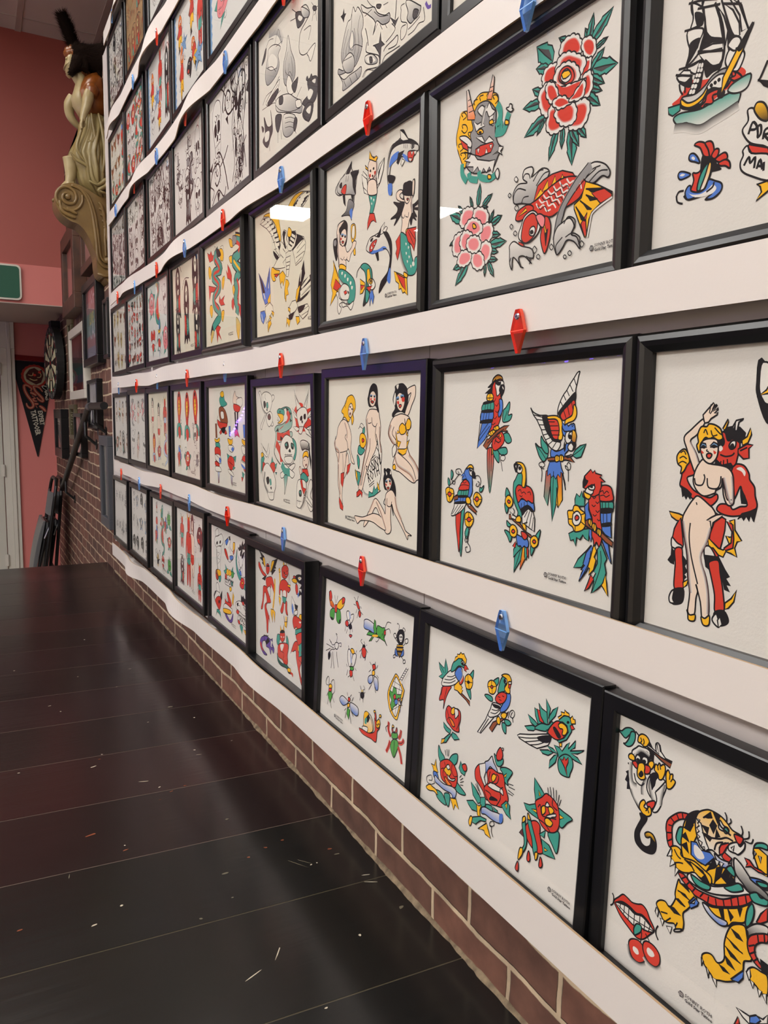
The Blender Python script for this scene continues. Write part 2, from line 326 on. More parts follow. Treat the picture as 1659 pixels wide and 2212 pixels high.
for j in range(25):
    y = 5.80-.6*j
    if y > -2.6: b.box(-6.2, .29, y-.004, y+.004, CEIL-.004, CEIL+.01, 1)
for j in range(1, 11): b.box(-6.2, .29, 5.80+.6*j-.004, 5.80+.6*j+.004, CEIL-.004, CEIL+.01, 1)
struct(b.build('ceiling', ['ceiling', 'tbar']))
# baseboards
b = MB(); b.box(-.24, BX, 7.28, 7.3, LOWZ, -.56); struct(b.build('baseboard_far', 'trimp', bevel=.004))
# door and casing in the far wall (only its right edge is in the picture)
d = empty('door_1', (-.72, 7.3, LOWZ)); d['kind'] = 'structure'
b = MB(); b.box(-.4, .34, -.035, .01, .005, 1.96)
for (z0, z1) in ((.15, .85), (1.0, 1.8)):
    b.box(-.3, .24, -.042, -.03, z0, z1)
b.build('door_leaf', 'door', d, bevel=.004)
b = MB()
for (x0, x1, dd) in ((.345, .40, .03), (.40, .43, .045), (.43, .46, .03)):
    b.box(x0, x1, -dd, .01, 0, 2.235)
    b.box(-x1, -x0, -dd, .01, 0, 2.235)
b.box(-.46, .46, -.04, .01, 2.02, 2.24)
b.build('door_casing', 'trimp', d, bevel=.004)
for z in (.18, .95, 1.8):
    b = MB(); b.tube([(.343, -.045, z), (.343, -.045, z+.1)], .008, 8); b.box(.32, .343, -.041, -.034, z, z+.1); b.build('hinge', 'trimp', d)
# ceiling light panels, some added only to brighten the far end
def panel(x, y, sx, sy, m, lab):
    e = empty('ceiling_light', (x, y, CEIL-.004)); tag(e, lab, 'ceiling light')
    b = MB(); t = .03
    b.box(-sx/2-t, sx/2+t, -sy/2-t, -sy/2, -.02, 0); b.box(-sx/2-t, sx/2+t, sy/2, sy/2+t, -.02, 0)
    b.box(-sx/2-t, -sx/2, -sy/2, sy/2, -.02, 0); b.box(sx/2, sx/2+t, -sy/2, sy/2, -.02, 0)
    b.build('frame', 'trimp', e)
    b = MB(); b.box(-sx/2, sx/2, -sy/2, sy/2, -.012, 0); b.build('diffuser', m, e)
panel(-1.15, .1, .55, 1.15, 'panel_light', 'white rectangular ceiling light panel nearest the picture wall corner')
panel(-1.15, 2.5, .55, 1.15, 'panel_light', 'white rectangular ceiling light panel above the middle of the platform')
panel(-2.3, 3.3, .55, 1.15, 'panel_light', 'white rectangular light panel added over the platform to brighten the far wall')  # added source brightening the pink far wall, no panel known at this spot
panel(-.6, 4.3, .45, .45, 'stair_fill', 'small square light panel added above the steps to brighten them')  # added to lift the steps and the ceiling around them, not a known lamp
panel(-4.7, 2.4, 1.15, 1.15, 'panel_room', 'large square ceiling light panel over the middle of the room')
panel(-4.7, -.4, 1.15, 1.15, 'panel_room', 'large square ceiling light panel near the left wall, behind the camera')
panel(-3.25, 9.85, 0.74, .72, 'panel_far', 'white ceiling light panel far across the room, nearer the stair')
panel(-5.21, 9.3, 0.46, .72, 'panel_far', 'white ceiling light panel in the far left corner of the room')
# counter across the room with a string of violet lights along its top
e = empty('counter', (-3.0, 6.2, LOWZ)); tag(e, 'long grey counter across the room carrying a violet light string', 'counter')
b = MB(); b.box(-.55, 0, -3.9, 2.6, 0, 1.165-LOWZ); b.build('body', 'grey', e)
b = MB(); b.box(-.6, .03, -3.95, 2.65, 1.165-LOWZ, 1.205-LOWZ); b.build('worktop', 'brown', e)
e = empty('string_lights', (-2.96, 6.2, 1.216)); tag(e, 'string of small violet lights lying on the long grey counter', 'light string')
b = MB(); pts = [(.0, -3.8+.06*i, .012+.02*abs(math.sin(i*.9))) for i in range(105)]; b.tube(pts, .004, 6); b.build('cable', 'rubber', e)
b = MB()
for i in range(0, 105, 2):
    p = pts[i]; b.tube([(p[0], p[1], p[2]+.004), (p[0], p[1], p[2]+.05)], [.014, .008], 6)
tag(b.build('bulbs', 'led', e), kind='stuff')
e = empty('cabinet', (-3.35, 11.4, LOWZ)); tag(e, 'pale low cabinet at the far end of the room with violet lights down its side', 'cabinet')
b = MB(); b.box(-.28, .28, -.7, .7, 0, 1.9); b.build('body', 'door', e, bevel=.004)
b = MB(); b.box(-.31, .31, -.73, .73, 1.9, 1.93); b.build('top', 'brown', e)
e = empty('string_lights', (-3.06, 11.5, .5)); tag(e, 'string of violet lights slanting down the side of the pale cabinet', 'light string')
b = MB(); pts = [(.012, -.62+.062*i, .66-.034*i+.02*math.sin(i*1.1)) for i in range(20)]; b.tube(pts, .004, 6); b.build('cable', 'rubber', e)
b = MB()
for p in pts: b.tube([(p[0], p[1], p[2]), (p[0]+.03, p[1], p[2])], [.014, .009], 6)
tag(b.build('bulbs', 'led', e), kind='stuff')


# ------------------------------------------------------------------ white picture wall: backing boards, ledges
PX = .0182
ys = [-.46, .27, 1.015, 1.76, 2.51, 3.27, PEND]
names = ['nearest the camera', 'second from the camera', 'third from the camera', 'behind the middle frames', 'second from its far end', 'at its far end']
for i in range(6):
    b = MB(); b.box(PX, BX-.001, ys[i]+.0012, ys[i+1]-.0012, .205, 2.50)
    o = b.build('backing_board', ['backing'])
    tag(o, 'tall white backing board of the picture wall, ' + names[i], 'wall board', 'white backing boards of the picture wall')
b = MB(); b.box(PX-.002, BX, PEND, PEND+.004, .19, 2.50); struct(b.build('trim_2', 'board'))
def wave(y, amp, ph):
    if y < 1.45: return 0.0
    a = amp*min(1, (y-1.45)/.5); a *= max(0, min(1, (FEND-y)/.25))
    return -a*max(0, math.sin((y-1.45)*2*PI/.8+ph))**1.3
ROWB = [(.207, .265, .022), (.569, .620, .008), (.929, .978, .010), (1.290, 1.340, .016), (1.654, 1.704, .02), (2.005, 2.063, .022), (2.405, 2.46, .02)]
SLP = [-.038, -.008, .012, .030, .020, .040, .03]
def drift(r, y): return SLP[r]*max(-.2, min(1.15, (y-.75)/2.8))
RN = ['lowest', 'second lowest', 'third lowest', 'fourth lowest', 'third highest', 'second highest', 'highest']
SX = -.0165
FEND = 3.78
SHT = [.224, .588, .966, 1.328, 1.695, 2.056, 2.44]
for r, (z0, z1, amp) in enumerate(ROWB):
    e = empty('picture_ledge', (0, 1.8, z0))
    tag(e, RN[r]+' of the long white picture ledges across the wall', 'ledge', 'white picture ledges')
    SX = -.0375 if r == 0 else -.0165; st = SHT[r]-z0
    b = MB(); b.box(SX+.0035, PX-.0005, -.46-1.8, FEND-.004-1.8, st-.014, st); b.v = [(v[0], v[1], v[2]+drift(r, v[1]+1.8)) for v in b.v]; b.build('shelf', 'board', e, bevel=.001)
    b = MB(); n = 160; vs = []; fs = []; ms = []
    for i in range(n+1):
        y = -.46+(FEND+.46)*i/n; wv = wave(y, amp, r*1.9); wt = wave(y, amp*.55, r*1.9+.5); dz = drift(r, y)+(.0035*math.sin(y*5.1+r)+.002*math.sin(y*11+r*2))*min(1, max(0, (y-1.3)/1.0))
        x0 = SX+wv; x1 = SX+wt
        yl = y-1.8
        vs += [(x0, yl, dz), (x1, yl, z1-z0+dz), (x1+.003, yl, z1-z0+dz), (x0+.003, yl, dz)]
    for i in range(n):
        for j in range(4): a = i*4+j; bb = i*4+(j+1) % 4; fs.append((a, bb, bb+4, a+4)); ms.append(1 if j in (1, 3) else 0)
    fs += [(0, 3, 2, 1), (n*4, n*4+1, n*4+2, n*4+3)]; ms += [0, 0]
    b.v = vs; b.f = fs; b.m = ms; b.c = [None]*len(fs)
    b.build('fascia', ['board', 'raw'], e)

# crystals: acrylic diamonds screwed on the lower edge of every ledge
def crystal(y, z, red, label):
    e = empty('acrylic_diamond', (SX-.0006+.0, y, z)); e.rotation_euler = (RNG.uniform(-.04, .04), 0, RNG.uniform(-.10, .10))
    tag(e, label, 'ornament', ('red' if red else 'blue')+' acrylic diamonds on the ledges')
    P = [(-.0045, .026), (.0045, .026), (.0072, .021), (.0145, .001), (.0022, -.0255), (-.0022, -.0255), (-.0145, .001), (-.0072, .021)]
    b = MB(); b.prism(P, lambda u, v, d: (d, -u*.88, v), -.0062, -.0018, 0, 1)
    # facet line across the middle and bright bevel rims
    Q = [(-.0145, .0016), (.0145, .0016), (.0145, .0004), (-.0145, .0004)]
    b.prism(Q, lambda u, v, d: (d, -u*.88, v), -.0064, -.0060, 1, 1)
    c = 'red' if red else 'blue'
    b.build('diamond', [c+'_acrylic', c+'_edge'], e)
    b = MB(); b.tube([(.0, 0, .0175), (-.0066, 0, .0175)], .0012, 8); b.tube([(-.0062, 0, .0175), (-.0078, 0, .0175)], [.0042, .0030], 14)
    b.build('screw', 'steel', e)
    b = MB(); b.box(-.0080, -.0077, -.0020, .0020, .0171, .0179); b.box(-.0080, -.0077, -.0004, .0004, .0155, .0195); b.build('screw_slot', 'blackside', e)
CR = [(0.749, 0.9300, 1, 'red translucent acrylic diamond on the ledge above the parrots print'),
(1.158, 0.9300, 0, 'blue translucent acrylic diamond on the ledge above the pin-up print'),
(1.550, 0.9320, 1, 'red translucent acrylic diamond on the ledge above the skulls print'),
(1.958, 0.9380, 0, 'blue translucent acrylic diamond on the ledge above the daggers print'),
(2.356, 0.9370, 1, 'red translucent acrylic diamond on the ledge above the cobras print'),
(2.780, 0.9410, 0, 'blue translucent acrylic diamond on the ledge above the golden print'),
(3.170, 0.9380, 1, 'red translucent acrylic diamond on the ledge above the rosy grey print'),
(3.586, 0.9400, 0, 'blue translucent acrylic diamond on the ledge above the tall figures print'),
(0.760, 0.5630, 0, 'blue translucent acrylic diamond on the ledge above the small birds print'),
(1.157, 0.5660, 1, 'red translucent acrylic diamond on the ledge above the insects print'),
(1.536, 0.5660, 0, 'blue translucent acrylic diamond on the ledge above the red devils print'),
(1.949, 0.5660, 1, 'red translucent acrylic diamond on the ledge above the horses print'),
(2.351, 0.5600, 0, 'blue translucent acrylic diamond on the ledge above the small devils print'),
(2.762, 0.5570, 1, 'red translucent acrylic diamond on the ledge above the frogs print'),
(3.159, 0.5530, 0, 'blue translucent acrylic diamond on the ledge above the pale green print'),
(3.583, 0.5600, 1, 'red translucent acrylic diamond on the ledge above the grey daggers print'),
(0.753, 1.2910, 0, 'blue translucent acrylic diamond on the ledge above the koi print'),
(1.156, 1.2990, 1, 'red translucent acrylic diamond on the ledge above the mermaids print'),
(1.549, 1.3050, 0, 'blue translucent acrylic diamond on the ledge above the eagle print'),
(1.966, 1.3140, 1, 'red translucent acrylic diamond on the ledge above the dragons print'),
(2.360, 1.3160, 0, 'blue translucent acrylic diamond on the ledge above the reapers print'),
(2.759, 1.3170, 1, 'red translucent acrylic diamond on the ledge above the snake and peonies print'),
(3.161, 1.3150, 0, 'blue translucent acrylic diamond on the ledge above the many small designs print'),
(3.561, 1.3270, 1, 'red translucent acrylic diamond on the ledge above the brown moths print'),
(1.532, 1.6550, 1, 'red translucent acrylic diamond on the ledge above the grey masks print'),
(1.933, 1.6740, 0, 'blue translucent acrylic diamond on the ledge above the scrollwork print'),
(2.331, 1.6770, 1, 'red translucent acrylic diamond on the ledge above the knives and masks print'),
(2.724, 1.6770, 0, 'blue translucent acrylic diamond on the ledge above the marbled print'),
(3.124, 1.6800, 1, 'red translucent acrylic diamond on the ledge above the dark ornaments print'),
(3.551, 1.6870, 0, 'blue translucent acrylic diamond on the ledge above the feathery black print'),
(2.682, 2.0320, 1, 'red translucent acrylic diamond on the ledge above the orange comic print'),
(3.105, 2.0450, 0, 'blue translucent acrylic diamond on the ledge above the red and green print'),
(3.524, 2.0690, 1, 'red translucent acrylic diamond on the ledge above the olive birds print'),
(3.520, 2.4470, 0, 'blue translucent acrylic diamond on the ledge above the grey heads print')]
for (y, z, red, lab) in CR: crystal(y, z, red, lab)

# ------------------------------------------------------------------ framed prints
PAL = {'r': srgb(200, 60, 46), 'g': srgb(64, 148, 134), 'y': srgb(232, 176, 36), 'b': srgb(78, 118, 196), 'k': srgb(30, 27, 30), 'w': srgb(228, 222, 212),
       's': srgb(224, 204, 186), 'p': srgb(222, 130, 134), 'n': srgb(140, 78, 50), 'o': srgb(226, 120, 40), 'e': srgb(140, 138, 138), 'v': srgb(76, 150, 66),
       'm': srgb(96, 52, 56), 'l': srgb(176, 190, 216), 'd': srgb(74, 70, 72), 'u': srgb(98, 74, 150), 't': srgb(196, 176, 120), 'q': srgb(110, 150, 190)}
def catmull(p, closed, k=4):
    n = len(p); out = []
    if n < 3: return list(p)
    rng = range(n if closed else n-1)
    for i in rng:
        p0 = p[(i-1) % n] if closed or i > 0 else p[i]; p1 = p[i]; p2 = p[(i+1) % n]
        p3 = p[(i+2) % n] if closed or i+2 < n else p2
        for j in range(k):
            t = j/k; t2 = t*t; t3 = t2*t
            out.append(tuple(.5*((2*p1[a])+(-p0[a]+p2[a])*t+(2*p0[a]-5*p1[a]+4*p2[a]-p3[a])*t2+(-p0[a]+3*p1[a]-3*p2[a]+p3[a])*t3) for a in (0, 1)))
    if not closed: out.append(p[-1])
    return out
DZ = 3.0e-6
class Art:
    # flat ink on a sheet: local x right, z up (metres, origin at the sheet's top left), thickness of ink along -y
    def __init__(s, paper):
        s.b = MB(); s.z = 0; s.paper = paper; s.PAL = dict(PAL); s.PAL['w'] = tuple(min(1, c*1.06) for c in paper[:3])+(1,)
    def lay(s): s.z += DZ; return -s.z
    def fill(s, pts, col, col2=None):
        y = s.lay(); n = len(s.b.v); s.b.v += [(p[0], y, p[1]) for p in pts]
        zs = [p[1] for p in pts]; lo, hi = min(zs), max(zs)+1e-9
        for t in tessellate_polygon([[Vector((p[0], p[1], 0)) for p in pts]]):
            s.b.f.append((n+t[0], n+t[1], n+t[2])); s.b.m.append(0)
            if col2 is None: s.b.c.append([col]*3)
            else:
                cc = []
                for q in t:
                    a = (pts[q][1]-lo)/(hi-lo); cc.append(tuple(col[i]*a+col2[i]*(1-a) for i in range(4)))
                s.b.c.append(cc)
    def ribbon(s, pts, w0, col, closed=False, taper=False, cin=None):
        n = len(pts)
        if n < 2: return
        y = s.lay(); base = len(s.b.v)
        for i in range(n):
            a = pts[i-1] if (closed or i > 0) else pts[i]; c = pts[(i+1) % n] if (closed or i < n-1) else pts[i]
            dx, dz = c[0]-a[0], c[1]-a[1]; L = math.hypot(dx, dz) or 1e-9; nx, nz = -dz/L, dx/L
            w = w0/2
            if taper: w *= .35+.65*math.sin(PI*min(1, max(0, i/(n-1))))**.6
            if cin is None: s.b.v += [(pts[i][0]+nx*w, y, pts[i][1]+nz*w), (pts[i][0]-nx*w, y, pts[i][1]-nz*w)]
            else: s.b.v += [(pts[i][0], y, pts[i][1]), (pts[i][0]+nx*w0*cin[1], y, pts[i][1]+nz*w0*cin[1])]
        for i in range(n if closed else n-1):
            j = (i+1) % n; s.b.f.append((base+2*i, base+2*j, base+2*j+1, base+2*i+1)); s.b.m.append(0)
            s.b.c.append([col]*4 if cin is None else [col, col, cin[0], cin[0]])
    def ring(s, P, Q, c1, c2):
        y = s.lay(); n = len(P); b0 = len(s.b.v); s.b.v += [(p[0], y, p[1]) for p in P]+[(q[0], y, q[1]) for q in Q]
        for i in range(n):
            j = (i+1) % n; s.b.f.append((b0+i, b0+j, b0+n+j, b0+n+i)); s.b.m.append(0); s.b.c.append([c1, c1, c2, c2])
    def run(s, src, tf=None, lw=.0017):
        # tf maps integer pairs to sheet metres
        tf = tf or (lambda x, y: (x*.00025, -y*.00025))
        for line in src.split(';'):
            q = line.split()
            if not q: continue
            op = q[0]; v = [int(t) for t in q[1:]]; pts = [tf(v[i], v[i+1]) for i in range(0, len(v)-1, 2)]
            c = op[0]; rest = op[1:]
            if c == 'L':        # stroke, width in tenths of a millimetre, optional colour
                wd = int(''.join(ch for ch in rest if ch.isdigit()) or 13)*1e-4*(lw/.0013); cc = [ch for ch in rest if ch.isalpha() and ch.islower()]
                P = catmull(pts, False) if '|' not in op else pts
                s.ribbon(P, wd, s.PAL[cc[0]] if cc else s.PAL['k'], taper='T' in op)
            elif c == 'S':      # whip shading along a path: S<from><to><width mm>
                wd = float(int(''.join(ch for ch in rest if ch.isdigit()) or 6))*1e-3*(lw/.0013); P = catmull(pts, False)
                c2 = s.PAL.get(rest[1], s.paper)
                s.ribbon(P, wd*.1, s.PAL[rest[0]], cin=(c2, -1 if '-' in op else 1))
            elif c == 'G':      # leaf from base to tip, width in percent of its length
                (ax, ay), (bx, by) = pts[:2]; wv = int(rest)/200.0; dx, dy = bx-ax, by-ay
                def q(t, k): return (ax+dx*t-dy*k*wv, ay+dy*t+dx*k*wv)
                lf = [q(0, 0), q(.12, .7), q(.35, 1), q(.55, .8), q(.62, .95), q(.8, .45), q(1, 0), q(.82, -.45), q(.6, -.95), q(.54, -.8), q(.33, -1), q(.12, -.7)]
                s.fill(catmull(lf, True, 2), s.PAL['g']); s.fill([q(.05, 0), q(.2, -.3), q(.4, -.55), q(.6, -.3), q(.9, 0)], s.PAL['d'])
                s.ribbon(lf[:7]+lf[7:], lw, s.PAL['k'], True); s.ribbon([q(.05, 0), q(.5, .06), q(.92, 0)], lw*.8, s.PAL['k'])
            elif c == 'P':      # petal with a scalloped pale rim
                Q = catmull(pts, True, 5); cx = sum(p[0] for p in Q)/len(Q); cy = sum(p[1] for p in Q)/len(Q)
                per = sum(math.dist(Q[i], Q[i-1]) for i in range(len(Q))); nb = max(7, int(per/.0085)); cum = 0; O = []
                for i in range(len(Q)):
                    a, b_ = Q[i], Q[(i+1) % len(Q)]; L = math.dist(a, b_); st = max(1, int(L/.0012))
                    for j in range(st):
                        t = j/st; x, y = a[0]+(b_[0]-a[0])*t, a[1]+(b_[1]-a[1])*t; u = (cum+L*t)/per*nb
                        h = abs(math.sin(PI*u))**.6*.0022; r = math.hypot(x-cx, y-cy) or 1; O.append((x+(x-cx)/r*h, y+(y-cy)/r*h))
                    cum += L
                s.fill(O, s.PAL['w']); s.ribbon(O, lw, s.PAL['k'], True)
                base_ = s.PAL[rest[0]]; I1 = [(cx+(x-cx)*.80, cy+(y-cy)*.80) for x, y in Q]; I2 = [(cx+(x-cx)*.66, cy+(y-cy)*.66) for x, y in Q]
                s.ring(I1, I2, tuple(base_[i]*.45+s.PAL['w'][i]*.55 for i in range(4)), base_); s.fill(I2, base_)
            elif c == 'E':      # ellipse  cx cy rx-point ry-point
                (cx, cy), (ax, ay), (bx, by) = pts[:3]; ux, uy, wx, wy = ax-cx, ay-cy, bx-cx, by-cy
                P = [(cx+ux*math.cos(2*PI*i/16)+wx*math.sin(2*PI*i/16), cy+uy*math.cos(2*PI*i/16)+wy*math.sin(2*PI*i/16)) for i in range(16)]
                s.fill(P, s.PAL[[ch for ch in rest if ch.isalpha()][0]])
                if '.' not in op: s.ribbon(P, lw, s.PAL['k'], True)
            else:
                P = pts if '|' in op else catmull(pts, True)
                al = [ch for ch in op if ch.isalpha()]
                s.fill(P, s.PAL[al[0]], s.PAL[al[1]] if len(al) > 1 else None)
                if '.' not in op: s.ribbon(P, lw, s.PAL['k'], True)
OW, OH, FB = .349, .2714, .0195
TXT = {}
def text_mesh(body, size, weight=0.0):
    key = (body, size)
    if key in TXT: return TXT[key]
    cu = bpy.data.curves.new('lettering', 'FONT'); cu.body = body; cu.size = size; cu.space_line = .8; cu.offset = weight; cu.resolution_u = 1
    o = bpy.data.objects.new('lettering', cu); COL.objects.link(o)
    dg = bpy.context.evaluated_depsgraph_get(); me = bpy.data.meshes.new_from_object(o.evaluated_get(dg))
    v = [(a.co.x, a.co.y) for a in me.vertices]; f = [tuple(p.vertices) for p in me.polygons]
    bpy.data.objects.remove(o); bpy.data.curves.remove(cu); bpy.data.meshes.remove(me); TXT[key] = (v, f); return v, f
def stamp(A, body, x, z, size, col, ang=0, weight=0.0, sx=1.0, vert=None):
    v, f = text_mesh(body, size, weight); y = A.lay(); n = len(A.b.v); ca, sa = math.cos(ang), math.sin(ang)
    A.b.v += [(x+(a*sx)*ca-b_*sa, y, z+(a*sx)*sa+b_*ca) for a, b_ in v]
    for q in f: A.b.f.append(tuple(n+i for i in q)); A.b.m.append(0); A.b.c.append([col]*len(q))
def picture(y, z, lean, rot, label, paper, art, group, sign=None, ph=0.0, ow=OW, oh=OH, yaw=0.0, lip=.012):
    # y, z: top-left corner of the opening. Built about its own corner, then hung
    mw = Matrix.Translation((0, y, z)) @ Matrix.Rotation(R(-90)+yaw, 4, 'Z') @ Matrix.Rotation(-lean, 4, 'X') @ Matrix.Rotation(-rot, 4, 'Y')
    base = Vector((ow/2, .008, -oh-FB))
    mw = mw.copy(); e = empty('framed_print', mw=mw @ Matrix.Translation(base)); tag(e, label, 'framed picture', group)
    x0, x1, z0, z1 = -FB, ow+FB, -oh-FB, FB
    p = .0075 if lip < .02 else .021
    b = MB(); prof = [(0, .011), (0, -p+.0015), (.0015, -p), (FB-.003, -p), (FB, -p+.002), (FB, .0025), (FB, .011)]
    if ph: prof = [(0, .011), (0, -.004), (.003, -.0095), (.0085, -.012), (.0135, -.0105), (FB, -.0055), (FB, .0025), (FB, .011)]
    k = len(prof); vs = []
    for (cx, cz, sx_, sz_) in ((x0, z1, 1, -1), (x1, z1, -1, -1), (x1, z0, -1, 1), (x0, z0, 1, 1)):
        for (t, yv) in prof: vs.append((cx+sx_*t, yv, cz+sz_*t))
    fs = []
    for c in range(4):
        d = (c+1) % 4
        for i in range(k-1): fs.append((c*k+i, d*k+i, d*k+i+1, c*k+i+1))
    b.add([Vector(v)-base for v in vs], fs); b.build('frame', 'black', e)
    A = Art(paper); A.b.quad((-.004, 0, .004), (ow+.004, 0, .004), (ow+.004, 0, -oh-.004), (-.004, 0, -oh-.004), 0, paper)
    art(A)
    if sign:
        sx_, sz_ = sign
        cx, cz = sx_, sz_
        P = [(cx+.0034*math.cos(t*PI/5)*(1 if t % 2 else .86), cz+.0034*math.sin(t*PI/5)*(1 if t % 2 else .86)) for t in range(10)]
        A.fill(P, PAL['d'])
        for t in range(3): A.ribbon([(cx-.0024, cz-.0012+.0012*t), (cx+.0024, cz-.0012+.0012*t)], .0004, paper)
        stamp(A, 'SONNY ROTH', cx+.0046, cz+.0006, .0048, PAL['d'], weight=.00008)
        stamp(A, 'Gold Star Tattoo', cx+.0046, cz-.0040, .0046, PAL['k'], weight=.00012)
    A.b.v = [tuple(Vector(v)-base) for v in A.b.v]
    # keep the ink inside the sheet
    lx, hx, lz, hz = -.004-base.x, ow+.004-base.x, -oh-.004-base.z, .004-base.z
    A.b.v = [(min(max(v[0], lx), hx), v[1], min(max(v[2], lz), hz)) for v in A.b.v]
    A.b.build('print', 'ink', e)
    b = MB(); gy = -.0022-base.y
    b.box(-.002-base.x, ow+.002-base.x, gy-.001, gy, -oh-.002-base.z, .002-base.z); b.f = [b.f[2]]; b.m = [0]; b.c = [None]
    b.build('glass', 'glass', e)
    return e

